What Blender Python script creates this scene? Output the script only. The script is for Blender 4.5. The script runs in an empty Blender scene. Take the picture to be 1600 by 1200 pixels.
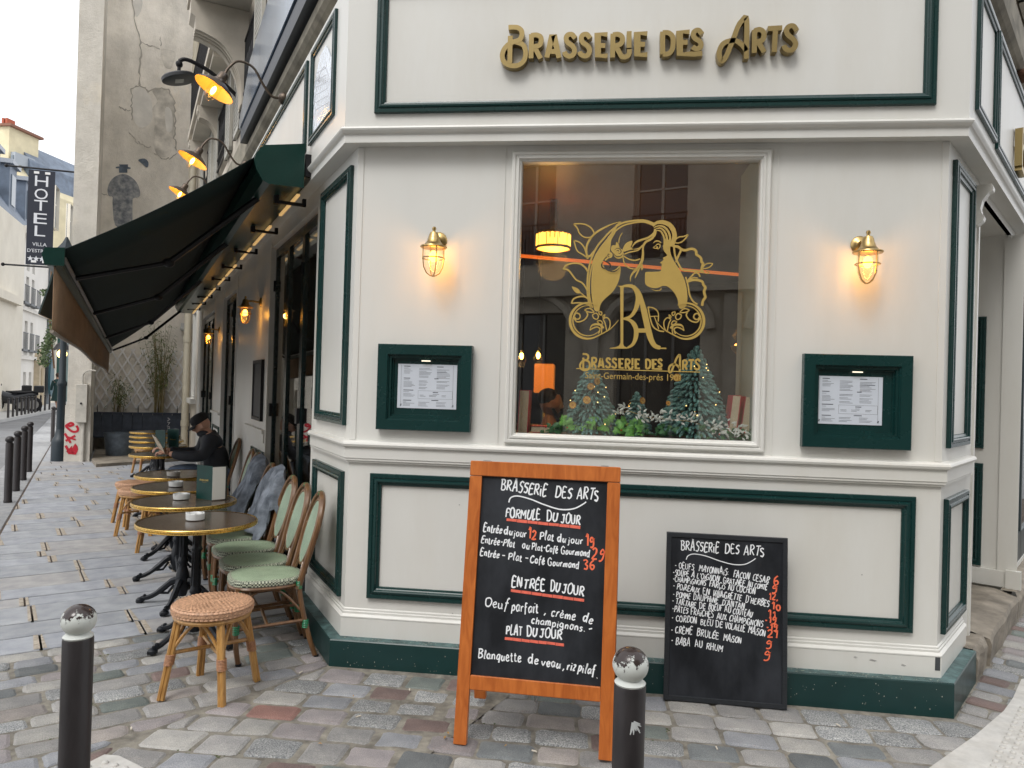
import bpy, bmesh, math, random
from mathutils import Vector, Matrix
random.seed(7)
R_ = math.radians
SC = bpy.context.scene
COL = SC.collection

# ------------------------------------------------------------------ camera
FPX, YAW, PIT, ROL, CAMH = 1155.1, R_(6.806), R_(.386), R_(1.666), 1.6
cf = Vector((-math.sin(YAW)*math.cos(PIT), math.cos(YAW)*math.cos(PIT), math.sin(PIT)))
_r0 = Vector((math.cos(YAW), math.sin(YAW), 0)); _u0 = _r0.cross(cf)
cr = _r0*math.cos(ROL)+_u0*math.sin(ROL); cu = -_r0*math.sin(ROL)+_u0*math.cos(ROL)
cam_d = bpy.data.cameras.new('camera'); cam = bpy.data.objects.new('camera', cam_d); COL.objects.link(cam)
m = Matrix((cr, cu, -cf)).transposed().to_4x4(); m.translation = Vector((0, 0, CAMH))
cam.matrix_world = m
cam_d.sensor_width = 36; cam_d.lens = FPX/1600*36; cam_d.clip_start = .05; cam_d.clip_end = 500
SC.camera = cam

# ------------------------------------------------------------------ world, sun, exposure
W = bpy.data.worlds.new('World'); SC.world = W; W.use_nodes = True
nt = W.node_tree; nt.nodes.clear()
out = nt.nodes.new('ShaderNodeOutputWorld'); bg = nt.nodes.new('ShaderNodeBackground')
sky = nt.nodes.new('ShaderNodeTexSky'); sky.sky_type = 'NISHITA'; sky.sun_disc = False
SUN_EL, SUN_AZ = R_(52), R_(200)     # azimuth clockwise from +Y : behind and to the left of the camera
sky.sun_elevation = SUN_EL; sky.sun_rotation = SUN_AZ; sky.air_density = 1.0; sky.dust_density = 6.0; sky.ozone_density = 1
hs = nt.nodes.new('ShaderNodeHueSaturation'); hs.inputs['Saturation'].default_value = .28; hs.inputs['Value'].default_value = 1
ov = nt.nodes.new('ShaderNodeMixRGB'); ov.blend_type = 'MIX'; ov.inputs[0].default_value = .6; ov.inputs[2].default_value = (11.6, 11.7, 12.0, 1)
nt.links.new(sky.outputs[0], hs.inputs['Color']); nt.links.new(hs.outputs[0], ov.inputs[1])
nt.links.new(ov.outputs[0], bg.inputs[0]); nt.links.new(bg.outputs[0], out.inputs[0])
bg.inputs[1].default_value = .14
sun_d = bpy.data.lights.new('sun', 'SUN'); sun_d.energy = 1.0; sun_d.angle = R_(20); sun_d.color = (1, .975, .93)
sun = bpy.data.objects.new('sun', sun_d); COL.objects.link(sun)
sdir = Vector((math.sin(SUN_AZ)*math.cos(SUN_EL), math.cos(SUN_AZ)*math.cos(SUN_EL), math.sin(SUN_EL)))
sun.rotation_euler = sdir.to_track_quat('Z', 'Y').to_euler(); sun.location = sdir*40
vs = SC.view_settings; vs.view_transform = 'Standard'; vs.look = 'None'; vs.exposure = .2; vs.gamma = 1; vs.use_curve_mapping = False
SC.cycles.use_denoising = True
SC.cycles.max_bounces = 8; SC.cycles.transparent_max_bounces = 12
SC.cycles.sample_clamp_indirect = 6

# ------------------------------------------------------------------ measuring helpers (camera calibration -> real positions)
def ray(x, y): return cf*FPX + cr*(x-800) - cu*(y-600)
def onz(x, y, z=0.):
    d = ray(x, y); t = (z-CAMH)/d.z; return Vector((0, 0, CAMH))+d*t
def onp(x, y, P, n):
    d = ray(x, y); P = Vector(P); n = Vector(n); C = Vector((0, 0, CAMH)); return C+d*((P-C).dot(n)/d.dot(n))
def ony(x, y, Y): return onp(x, y, (0, Y, 0), (0, 1, 0))
LA, RA = R_(34.02), R_(33.55)
XL, XR, WY = -1.439, 1.808, 4.165
PLc = Vector((XL, WY, 0)); PRc = Vector((XR, WY, 0))
Ld = Vector((-math.sin(LA), math.cos(LA), 0)); Ln = Vector((-math.cos(LA), -math.sin(LA), 0))
Rd = Vector((math.sin(RA), math.cos(RA), 0)); Rn = Vector((math.cos(RA), -math.sin(RA), 0))
TL = math.tan((math.pi/2-LA)/2); TR = math.tan((math.pi/2-RA)/2)
def FL(s, o, z): return PLc + Ld*s + Ln*o + Vector((0, 0, z))
def FR(s, o, z): return PRc + Rd*s + Rn*o + Vector((0, 0, z))
def FF(x, o, z): return Vector((x, WY-o, z))
def gz(x): return -.008*max(0, x+1.5)

# ------------------------------------------------------------------ mesh builder
class MB:
    def __init__(s): s.v = []; s.f = []; s.sm = []
    def add(s, vs, fs, smooth=False):
        b = len(s.v); s.v += [Vector(v) for v in vs]
        for f in fs: s.f.append([b+i for i in f]); s.sm.append(smooth)
        return s
    def quad(s, a, b, c, d): return s.add([a, b, c, d], [(0, 1, 2, 3)])
    def box(s, a, b, F=None):
        (x0, y0, z0), (x1, y1, z1) = a, b
        F = F or (lambda x, y, z: Vector((x, y, z)))
        vs = [F(x, y, z) for z in (z0, z1) for x, y in ((x0, y0), (x1, y0), (x1, y1), (x0, y1))]
        return s.add(vs, [(0, 3, 2, 1), (4, 5, 6, 7), (0, 1, 5, 4), (1, 2, 6, 5), (2, 3, 7, 6), (3, 0, 4, 7)])
    def cbox(s, a, b, c=.004, F=None):
        (x0, y0, z0), (x1, y1, z1) = a, b
        F = F or (lambda x, y, z: Vector((x, y, z)))
        rings = []
        def ring(z, i): return [F(x, y, z) for x, y in ((x0+i, y0+i), (x1-i, y0+i), (x1-i, y1-i), (x0+i, y1-i))]
        R = ring(z0, c)+ring(z0+c, 0)+ring(z1-c, 0)+ring(z1, c)
        fs = [(3, 2, 1, 0), (12, 13, 14, 15)]
        for k in range(3):
            for j in range(4): fs.append((4*k+j, 4*k+(j+1) % 4, 4*k+4+(j+1) % 4, 4*k+4+j))
        return s.add(R, fs)
    def loft(s, rings, closed=True, caps=True, smooth=True):
        n = len(rings[0]); vs = [p for r in rings for p in r]; fs = []
        for k in range(len(rings)-1):
            for j in range(n if closed else n-1):
                fs.append((n*k+j, n*k+(j+1) % n, n*(k+1)+(j+1) % n, n*(k+1)+j))
        s.add(vs, fs, smooth)
        if caps and closed:
            s.add(rings[0], [tuple(range(n))[::-1]]); s.add(rings[-1], [tuple(range(n))])
        return s
    def tube(s, pts, r, n=8, smooth=True, closed=False, ell=1.):
        pts = [Vector(p) for p in pts]; rr = r if isinstance(r, (list, tuple)) else [r]*len(pts)
        rings = []; N = len(pts); up = None
        for i, p in enumerate(pts):
            if closed: t = pts[(i+1) % N]-pts[i-1]
            else: t = pts[min(i+1, N-1)]-pts[max(i-1, 0)]
            t.normalize()
            if up is None:
                up = Vector((0, 0, 1)) if abs(t.z) < .9 else Vector((1, 0, 0))
            a = t.cross(up)
            if a.length < 1e-5: a = t.cross(Vector((.3, 1, .2)))
            a.normalize(); b = t.cross(a).normalized(); up = -b if (-b).dot(up) > 0 else b
            rings.append([p+(a*math.cos(2*math.pi*k/n)+b*math.sin(2*math.pi*k/n)*ell)*rr[i] for k in range(n)])
        if closed: rings.append(rings[0]); return s.loft(rings, True, False, smooth)
        return s.loft(rings, True, True, smooth)
    def lathe(s, prof, n=20, M=None, smooth=True, caps=True):
        M = M or Matrix.Identity(4)
        rings = [[M @ Vector((r*math.cos(2*math.pi*k/n), r*math.sin(2*math.pi*k/n), z)) for k in range(n)] for r, z in prof]
        return s.loft(rings, True, caps, smooth)
    def ball(s, c, r, n=10, m=6, sc=(1, 1, 1), M=None):
        c = Vector(c); rings = []
        for i in range(m+1):
            a = math.pi*i/m; rr = max(math.sin(a), .02)
            ring = []
            for k in range(n):
                v = Vector((rr*math.cos(2*math.pi*k/n)*sc[0], rr*math.sin(2*math.pi*k/n)*sc[1], -math.cos(a)*sc[2]))*r
                if M: v = M @ v
                ring.append(c+v)
            rings.append(ring)
        return s.loft(rings)
    def prism(s, poly, off):
        """poly: list of 3D points, extruded by the vector off"""
        n = len(poly); off = Vector(off); a = [Vector(p) for p in poly]; b = [p+off for p in a]
        s.add(a+b, [tuple(range(n))[::-1], tuple(range(n, 2*n))]+[(i, (i+1) % n, n+(i+1) % n, n+i) for i in range(n)])
        return s
    def ribbon(s, pts, w, F, o0, o1, cap=True):
        """flat stroke: 2D pts, width w (or list), mapped by F(u,o,z), between depths o0 (back) and o1 (front)"""
        N = len(pts); ww = w if isinstance(w, (list, tuple)) else [w]*N
        L, Rr = [], []
        for i, (x, y) in enumerate(pts):
            x0, y0 = pts[max(i-1, 0)]; x1, y1 = pts[min(i+1, N-1)]
            dx, dy = x1-x0, y1-y0; l = math.hypot(dx, dy) or 1; nx, ny = -dy/l*ww[i]/2, dx/l*ww[i]/2
            if 0 < i < N-1:   # mitre
                ax, ay = x-x0, y-y0; bx, by = x1-x, y1-y; la = math.hypot(ax, ay) or 1; lb = math.hypot(bx, by) or 1
                c = (ax*bx+ay*by)/(la*lb); k = min(1/max(math.sqrt(max((1+c)/2, .01)), .5), 1.6); nx *= k; ny *= k
            L.append((x+nx, y+ny)); Rr.append((x-nx, y-ny))
        poly = None
        vs = []; 
        for o in (o0, o1):
            for (a, b) in zip(L, Rr): vs += [F(a[0], o, a[1]), F(b[0], o, b[1])]
        fs = []; K = 2*N
        for i in range(N-1):
            a, b, c, d = 2*i, 2*i+1, 2*i+3, 2*i+2
            fs += [(K+a, K+b, K+c, K+d), (a, d, c, b), (a, K+a, K+d, d), (b, c, K+c, K+b)]
        fs += [(0, 1, K+1, K), (K-2, 2*K-2, 2*K-1, K-1)]
        return s.add(vs, fs)
    def frame(s, F, u0, u1, z0, z1, prof):
        """mitred moulding swept round a rectangle; prof = [(inset, out), ...]"""
        rings = []
        for i, o in prof:
            rings.append([F(u0+i, o, z0+i), F(u1-i, o, z0+i), F(u1-i, o, z1-i), F(u0+i, o, z1-i)])
        vs = [p for r in rings for p in r]; fs = []
        for k in range(len(rings)-1):
            for j in range(4): fs.append((4*k+j, 4*k+(j+1) % 4, 4*k+4+(j+1) % 4, 4*k+4+j))
        return s.add(vs, fs)
    def wall(s, F, u0, u1, z0, z1, ops, depth=.2, o=0.):
        us = sorted({u0, u1, *[a for q in ops for a in q[:2]]}); zs = sorted({z0, z1, *[a for q in ops for a in q[2:4]]})
        us = [u for u in us if u0 <= u <= u1]; zs = [z for z in zs if z0 <= z <= z1]
        for a, b in zip(us, us[1:]):
            for c, d in zip(zs, zs[1:]):
                mu, mz = (a+b)/2, (c+d)/2
                if any(q[0] < mu < q[1] and q[2] < mz < q[3] for q in ops): continue
                s.quad(F(a, o, c), F(b, o, c), F(b, o, d), F(a, o, d))
        for (a, b, c, d) in [q[:4] for q in ops]:
            i = o-depth
            s.quad(F(a, o, c), F(a, i, c), F(a, i, d), F(a, o, d)); s.quad(F(b, o, c), F(b, o, d), F(b, i, d), F(b, i, c))
            s.quad(F(a, o, d), F(a, i, d), F(b, i, d), F(b, o, d)); s.quad(F(a, o, c), F(b, o, c), F(b, i, c), F(a, i, c))
        return s
    def mesh(s, name, off=(0, 0, 0), flip=True):
        me = bpy.data.meshes.new(name); off = Vector(off)
        me.from_pydata([v-off for v in s.v], [], s.f)
        me.polygons.foreach_set('use_smooth', s.sm)
        bm = bmesh.new(); bm.from_mesh(me)
        if len(bm.faces) < 60000: bmesh.ops.recalc_face_normals(bm, faces=bm.faces)
        bm.to_mesh(me); bm.free()
        if any(s.sm): me.set_sharp_from_angle(angle=R_(42))
        me.update(); return me

def bez(pts, n=5, closed=False):
    """Catmull-Rom through 2D or 3D points"""
    P = [tuple(p) for p in pts]; N = len(P); out = []
    if N < 3 and not closed: return P
    rng = range(N) if closed else range(N-1)
    for i in rng:
        if closed: a, b, c, d = P[i-1], P[i], P[(i+1) % N], P[(i+2) % N]
        else: a, b, c, d = P[max(i-1, 0)], P[i], P[i+1], P[min(i+2, N-1)]
        for k in range(n):
            t = k/n
            out.append(tuple(.5*((2*b[j])+(-a[j]+c[j])*t+(2*a[j]-5*b[j]+4*c[j]-d[j])*t*t+(-a[j]+3*b[j]-3*c[j]+d[j])*t**3) for j in range(len(b))))
    if not closed: out.append(P[-1])
    return out

def mk(name, mb, mat, parent=None, label=None, kind=None, off=None):
    """one mesh object; as a child its vertices are given in world space and shifted to the parent's base"""
    off = off if off is not None else (tuple(parent['_o']) if parent is not None and '_o' in parent else (0, 0, 0))
    me = mb if isinstance(mb, bpy.types.Mesh) else mb.mesh(name, off)
    if mat is not None and not len(me.materials): me.materials.append(mat)
    o = bpy.data.objects.new(name, me); COL.objects.link(o)
    if parent is not None: o.parent = parent; o['_o'] = tuple(off)
    if label: o['label'] = label
    if kind: o['kind'] = kind
    return o
def thing(name, label, cat, loc=(0, 0, 0), rot=0, group=None, local=False):
    o = bpy.data.objects.new(name, None); COL.objects.link(o); o.empty_display_size = .1
    o.location = loc; o.rotation_euler = (0, 0, rot); o['label'] = label; o['category'] = cat
    o['_o'] = (0., 0., 0.) if local else tuple(float(a) for a in loc)
    if group: o['group'] = group
    return o
def single(name, mb, mat, label, cat, group=None, loc=None, kind=None):
    me = mb.mesh(name, loc or (0, 0, 0)); me.materials.append(mat)
    o = bpy.data.objects.new(name, me); COL.objects.link(o)
    if loc: o.location = loc
    o['label'] = label; o['category'] = cat; o['_o'] = tuple(loc or (0., 0., 0.))
    if group: o['group'] = group
    if kind: o['kind'] = kind
    return o
def struct(name, mb, mat, parent=None, kind='structure'):
    me = mb.mesh(name); me.materials.append(mat)
    o = bpy.data.objects.new(name, me); COL.objects.link(o); o['kind'] = kind; o['_o'] = (0., 0., 0.)
    if parent: o.parent = parent
    return o
def copy_tree(o, parent=None):
    kids = [c for c in ALLKIDS(o)]
    c = o.copy(); COL.objects.link(c)
    if parent is not None: c.parent = parent
    for k in kids: copy_tree(k, c)
    return c
def ALLKIDS(o): return list(o.children)

# ------------------------------------------------------------------ materials
def M_(name, col, rough=.5, metal=0., var=.0, vscale=6., bump=0., bscale=60., spec=.5, col2=None, coat=0., emis=None, estr=0., dirt=0., aniso=(1, 1, 1), rvar=0.):
    """painted / stone surface: base colour mottled by two noises, fine bump relief, gloss varied"""
    m = bpy.data.materials.new(name); m.use_nodes = True; n = m.node_tree; b = n.nodes['Principled BSDF']
    b.inputs['Roughness'].default_value = rough; b.inputs['Metallic'].default_value = metal
    b.inputs['Specular IOR Level'].default_value = spec; b.inputs['Coat Weight'].default_value = coat
    c = (*col, 1); b.inputs['Base Color'].default_value = c
    if emis: b.inputs['Emission Color'].default_value = (*emis, 1); b.inputs['Emission Strength'].default_value = estr
    if var or bump or col2 or dirt or rvar:
        tc = n.nodes.new('ShaderNodeTexCoord'); mp = n.nodes.new('ShaderNodeMapping'); mp.inputs['Scale'].default_value = aniso
        n.links.new(tc.outputs['Object'], mp.inputs[0])
        def noise(sc, det=5, rg=.6):
            t = n.nodes.new('ShaderNodeTexNoise'); t.inputs['Scale'].default_value = sc; t.inputs['Detail'].default_value = det
            t.inputs['Roughness'].default_value = rg; n.links.new(mp.outputs[0], t.inputs['Vector']); return t
        last = None
        if var or col2:
            t = noise(vscale); r = n.nodes.new('ShaderNodeValToRGB'); r.color_ramp.elements[0].position = .34; r.color_ramp.elements[1].position = .68
            c2 = col2 or tuple(min(1, a*(1+var)) for a in col); c1 = tuple(a*(1-var) for a in col)
            r.color_ramp.elements[0].color = (*c1, 1); r.color_ramp.elements[1].color = (*c2, 1)
            n.links.new(t.outputs['Fac'], r.inputs[0]); last = r.outputs[0]
        if dirt:
            t = noise(vscale*.35, 8, .7); r = n.nodes.new('ShaderNodeValToRGB'); r.color_ramp.elements[0].position = .45; r.color_ramp.elements[1].position = .75
            r.color_ramp.elements[0].color = (1, 1, 1, 1); k = 1-dirt; r.color_ramp.elements[1].color = (k, k*.97, k*.92, 1)
            mx = n.nodes.new('ShaderNodeMixRGB'); mx.blend_type = 'MULTIPLY'; mx.inputs[0].default_value = 1
            if last: n.links.new(last, mx.inputs[1])
            else: mx.inputs[1].default_value = c
            n.links.new(t.outputs['Fac'], r.inputs[0]); n.links.new(r.outputs[0], mx.inputs[2]); last = mx.outputs[0]
        if last: n.links.new(last, b.inputs['Base Color'])
        if rvar:
            t = noise(vscale*2); mr = n.nodes.new('ShaderNodeMapRange'); mr.inputs[3].default_value = max(0, rough-rvar); mr.inputs[4].default_value = min(1, rough+rvar)
            n.links.new(t.outputs['Fac'], mr.inputs[0]); n.links.new(mr.outputs[0], b.inputs['Roughness'])
        if bump:
            t = noise(bscale, 4); bp = n.nodes.new('ShaderNodeBump'); bp.inputs['Strength'].default_value = bump; bp.inputs['Distance'].default_value = .004
            n.links.new(t.outputs['Fac'], bp.inputs['Height']); n.links.new(bp.outputs[0], b.inputs['Normal'])
    return m
def speckle(name, cols, scale=220, rough=.75, bump=.5, ov=.2):
    """granite: grains of several colours + broad mottling"""
    m = bpy.data.materials.new(name); m.use_nodes = True; n = m.node_tree; b = n.nodes['Principled BSDF']; b.inputs['Roughness'].default_value = rough
    tc = n.nodes.new('ShaderNodeTexCoord'); t = n.nodes.new('ShaderNodeTexNoise'); t.inputs['Scale'].default_value = scale; t.inputs['Detail'].default_value = 3; t.inputs['Roughness'].default_value = .7
    r = n.nodes.new('ShaderNodeValToRGB'); e = r.color_ramp.elements
    e[0].position = .36; e[0].color = (*cols[0], 1); e[1].position = .66; e[1].color = (*cols[2], 1); k = e.new(.5); k.color = (*cols[1], 1)
    n.links.new(tc.outputs['Object'], t.inputs['Vector']); n.links.new(t.outputs['Fac'], r.inputs[0])
    t2 = n.nodes.new('ShaderNodeTexNoise'); t2.inputs['Scale'].default_value = 7; t2.inputs['Detail'].default_value = 6
    r2 = n.nodes.new('ShaderNodeValToRGB'); r2.color_ramp.elements[0].position = .3; r2.color_ramp.elements[1].position = .7
    r2.color_ramp.elements[0].color = (.74, .74, .75, 1); r2.color_ramp.elements[1].color = (1.12, 1.1, 1.06, 1)
    n.links.new(tc.outputs['Object'], t2.inputs['Vector']); n.links.new(t2.outputs['Fac'], r2.inputs[0])
    oi = n.nodes.new('ShaderNodeObjectInfo'); mr = n.nodes.new('ShaderNodeMapRange'); mr.inputs[3].default_value = 1-ov; mr.inputs[4].default_value = 1+ov
    n.links.new(oi.outputs['Random'], mr.inputs[0])
    mx = n.nodes.new('ShaderNodeMixRGB'); mx.blend_type = 'MULTIPLY'; mx.inputs[0].default_value = 1
    n.links.new(r.outputs[0], mx.inputs[1]); n.links.new(r2.outputs[0], mx.inputs[2])
    vm = n.nodes.new('ShaderNodeVectorMath'); vm.operation = 'SCALE'; n.links.new(mx.outputs[0], vm.inputs[0]); n.links.new(mr.outputs[0], vm.inputs['Scale'])
    n.links.new(vm.outputs[0], b.inputs['Base Color'])
    bp = n.nodes.new('ShaderNodeBump'); bp.inputs['Strength'].default_value = bump; bp.inputs['Distance'].default_value = .004
    ad = n.nodes.new('ShaderNodeMath'); ad.operation = 'ADD'
    t3 = n.nodes.new('ShaderNodeTexNoise'); t3.inputs['Scale'].default_value = 28; t3.inputs['Detail'].default_value = 4; n.links.new(tc.outputs['Object'], t3.inputs['Vector'])
    n.links.new(t.outputs['Fac'], ad.inputs[0]); n.links.new(t3.outputs['Fac'], ad.inputs[1])
    n.links.new(ad.outputs[0], bp.inputs['Height']); n.links.new(bp.outputs[0], b.inputs['Normal'])
    return m
def glass(name, tint=(.93, .95, .94), gain=1.5, rough=0.):
    """thin clear pane: Schlick reflection, the same from both faces"""
    m = bpy.data.materials.new(name); m.use_nodes = True; n = m.node_tree; n.nodes.clear()
    o = n.nodes.new('ShaderNodeOutputMaterial'); mx = n.nodes.new('ShaderNodeMixShader'); tr = n.nodes.new('ShaderNodeBsdfTransparent'); gl = n.nodes.new('ShaderNodeBsdfGlossy'); geo = n.nodes.new('ShaderNodeNewGeometry')
    def mt(op, a, b=None):
        k = n.nodes.new('ShaderNodeMath'); k.operation = op
        for i_, v in enumerate((a, b)):
            if v is None: continue
            if isinstance(v, (int, float)): k.inputs[i_].default_value = v
            else: n.links.new(v, k.inputs[i_])
        return k.outputs[0]
    d = n.nodes.new('ShaderNodeVectorMath'); d.operation = 'DOT_PRODUCT'; n.links.new(geo.outputs['Normal'], d.inputs[0]); n.links.new(geo.outputs['Incoming'], d.inputs[1])
    f = mt('ADD', mt('MULTIPLY', mt('POWER', mt('SUBTRACT', 1., mt('ABSOLUTE', d.outputs['Value'])), 5.), .96), .04*gain); f = mt('MINIMUM', f, 1.)
    tr.inputs[0].default_value = (*tint, 1); gl.inputs['Roughness'].default_value = rough
    n.links.new(f, mx.inputs[0]); n.links.new(tr.outputs[0], mx.inputs[1]); n.links.new(gl.outputs[0], mx.inputs[2]); n.links.new(mx.outputs[0], o.inputs[0])
    return m

def emit(name, col, s):
    m = bpy.data.materials.new(name); m.use_nodes = True; b = m.node_tree.nodes['Principled BSDF']
    b.inputs['Base Color'].default_value = (*col, 1); b.inputs['Emission Color'].default_value = (*col, 1); b.inputs['Emission Strength'].default_value = s; return m

WHITE = M_('cream white gloss paint', (.66, .657, .622), .38, var=.02, vscale=1.3, bump=.015, bscale=25, rvar=.04, dirt=.11, aniso=(1.5, 1.5, .4))
WHITE2 = M_('cream white panel paint', (.685, .682, .645), .42, var=.02, vscale=2.0, bump=.015, bscale=30)
GREEN = M_('dark green gloss paint', (.003, .030, .028), .27, var=.08, vscale=3, bump=.01, bscale=30, rvar=.04)
PLINTH = M_('dark green plinth paint with scuffs', (.005, .034, .033), .34, var=.12, vscale=4, bump=.05, bscale=60, rvar=.1)
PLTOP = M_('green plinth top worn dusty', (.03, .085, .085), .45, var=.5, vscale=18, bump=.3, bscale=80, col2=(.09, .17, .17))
BRASS = M_('aged brass', (.44, .31, .13), .30, 1., var=.12, vscale=25, rvar=.1)
LETTER = M_('brushed old gold letters', (.33, .25, .11), .36, .9, var=.08, vscale=60, aniso=(1, 1, 14))
GOLDRIM = M_('brass table rim', (.62, .42, .13), .28, 1., var=.1, vscale=40, rvar=.1)
DECAL = M_('gold vinyl', (.48, .33, .085), .5, .25, var=.05, vscale=10)
BLACKI = M_('black cast iron', (.008, .010, .014), .35, .3, var=.2, vscale=30, bump=.1)
BLACKP = M_('black paint', (.009, .009, .011), .5, var=.2, vscale=30, spec=.3)
CHALK = M_('chalkboard slate', (.008, .010, .014), .55, var=.3, vscale=4.5, dirt=.0, col2=(.034, .038, .046), spec=.3, aniso=(1, 1, .45))
WHITEC = M_('white chalk pen', (.78, .80, .82), .8)
ORANGEC = M_('orange chalk pen', (.85, .16, .07), .8)
def wood(name, a, b, sc=3., rough=.42, ani=(14, 14, 1)):
    m = bpy.data.materials.new(name); m.use_nodes = True; n = m.node_tree; bs = n.nodes['Principled BSDF']; bs.inputs['Roughness'].default_value = rough
    tc = n.nodes.new('ShaderNodeTexCoord'); mp = n.nodes.new('ShaderNodeMapping'); mp.inputs['Scale'].default_value = ani
    t = n.nodes.new('ShaderNodeTexNoise'); t.inputs['Scale'].default_value = sc; t.inputs['Detail'].default_value = 6; t.inputs['Distortion'].default_value = 1.2
    r = n.nodes.new('ShaderNodeValToRGB'); r.color_ramp.elements[0].position = .3; r.color_ramp.elements[1].position = .7
    r.color_ramp.elements[0].color = (*a, 1); r.color_ramp.elements[1].color = (*b, 1)
    bp = n.nodes.new('ShaderNodeBump'); bp.inputs['Strength'].default_value = .15; bp.inputs['Distance'].default_value = .003
    n.links.new(tc.outputs['Object'], mp.inputs[0]); n.links.new(mp.outputs[0], t.inputs['Vector']); n.links.new(t.outputs['Fac'], r.inputs[0]); n.links.new(r.outputs[0], bs.inputs['Base Color'])
    n.links.new(t.outputs['Fac'], bp.inputs['Height']); n.links.new(bp.outputs[0], bs.inputs['Normal']); return m
OWOOD = wood('orange varnished pine', (.36, .088, .014), (.53, .155, .030), 2.2, .35)
BAMBOO = wood('honey bamboo cane', (.30, .145, .038), (.50, .28, .09), 4, .33, (8, 8, 2))
BROWNC = wood('brown varnished cane', (.10, .048, .020), (.19, .100, .045), 4, .28, (8, 8, 2))
RATTAN = M_('pink brown rattan weave', (.50, .29, .175), .55, var=.35, vscale=90, bump=.4, bscale=160)
WRAPB = M_('rattan binding', (.34, .16, .075), .5, var=.3, vscale=120, bump=.4, bscale=200)
WRAPG = M_('green plastic binding', (.008, .20, .085), .35, var=.3, vscale=120)
GLASSW = glass('shop window glass', (.93, .95, .94), 3.2)
GLASSD = glass('dark door glass', (.75, .78, .77), 1.7)
GLASSL = glass('clear lamp glass', (1, .97, .9), .8)
LAMPEM = emit('warm lamp filament', (1, .52, .08), 26)
LAMPGL = emit('warm lamp bulb glow', (1, .44, .045), 12)
STONE = M_('weathered limestone', (.50, .455, .385), .85, var=.15, vscale=1.6, bump=.4, bscale=22, dirt=.22)
STONED = M_('dirty grey green cornice stone', (.23, .21, .165), .85, var=.35, vscale=4, bump=.6, bscale=25, dirt=.45)

# ================================================================== GROUND
def V2(v): return (v[0], v[1])
def clip(poly, hps):
    for (p, n) in hps:
        out = []
        for i in range(len(poly)):
            a, b = poly[i-1], poly[i]
            da = (a[0]-p[0])*n[0]+(a[1]-p[1])*n[1]; db = (b[0]-p[0])*n[0]+(b[1]-p[1])*n[1]
            if (da >= 0) != (db >= 0):
                t = da/(da-db); out.append((a[0]+(b[0]-a[0])*t, a[1]+(b[1]-a[1])*t))
            if db >= 0: out.append(b)
        poly = out
        if len(poly) < 3: return []
    return poly
def area(p): return abs(sum(p[i-1][0]*p[i][1]-p[i][0]*p[i-1][1] for i in range(len(p))))/2
def hp(a, b, side):
    """half plane bounded by the line a-b, on the side where the point 'side' lies"""
    n = (-(b[1]-a[1]), b[0]-a[0]); d = (side[0]-a[0])*n[0]+(side[1]-a[1])*n[1]
    if d < 0: n = (-n[0], -n[1])
    l = math.hypot(*n); return (a, (n[0]/l, n[1]/l))
def shift(h, d): return ((h[0][0]+h[1][0]*d, h[0][1]+h[1][1]*d), h[1])
kA, kB = V2(onz(0, 834)), V2(onz(63, 724))             # pavement / kerb line
kd = Vector((kB[0]-kA[0], kB[1]-kA[1], 0)).normalized(); kn = Vector((-kd.y, kd.x, 0))   # kn points to the road
if kn.x > 0: kn = -kn
bA, bB = V2(onz(0, 1024)), V2(onz(260, 987))           # slab / sett line
rowd = (Vector((*V2(onz(227, 912)), 0))-Vector((*V2(onz(0, 938)), 0))).normalized()
H_kerb_in = hp(kA, kB, (0, 0)); H_kerb_out = hp(kA, kB, (-20, 0))
H_slab = hp(bA, bB, (-5, 8)); H_sett = hp(bA, bB, (0, 2))
cornL = (-1.50, 4.05)
bend = hp(cornL, (-2.07, 3.02), (0, 3)); bend_l = hp(cornL, (-2.07, 3.02), (-3, 3))
cornR = (1.86, 4.02)
bendR_l = hp(cornR, (2.7, 3.1), (1, 3)); bendR = hp(cornR, (2.7, 3.1), (3.5, 5))

gm = MB()
gm.quad((-80, -30, -.09), (60, -30, -.09), (60, 90, -.09), (-80, 90, -.09))
M_ROAD = M_('asphalt road', (.20, .205, .215), .85, var=.15, vscale=1.2, bump=.5, bscale=120, dirt=.15)
road = struct('road', gm, M_ROAD)
M_MORT = M_('sandy mortar bed', (.19, .175, .15), .95, var=.3, vscale=14, bump=1., bscale=120, col2=(.29, .27, .225), dirt=.45)
pv = MB()     # sett bed up to the kerb line, level a little under the setts
o1 = Vector((*kA, 0)); far = o1+kd*34; near = o1-kd*9
def P(x, y, z): return Vector((x, y, z))
ko = .52
pv.add([near+kn*.02+P(0, 0, -.008), P(-1.5, near.y, -.008), P(-1.5, far.y, -.008), far+kn*.02+P(0, 0, -.008), P(20, near.y, -.008+gz(20)), P(20, far.y, -.008+gz(20))], [(0, 1, 2, 3), (1, 4, 5, 2)])
# right part of the bed sinks gently with the street
pave = struct('pavement', pv, M_('brown joint bed', (.075, .055, .042), .95, var=.4, vscale=20))
kb = MB()
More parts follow.
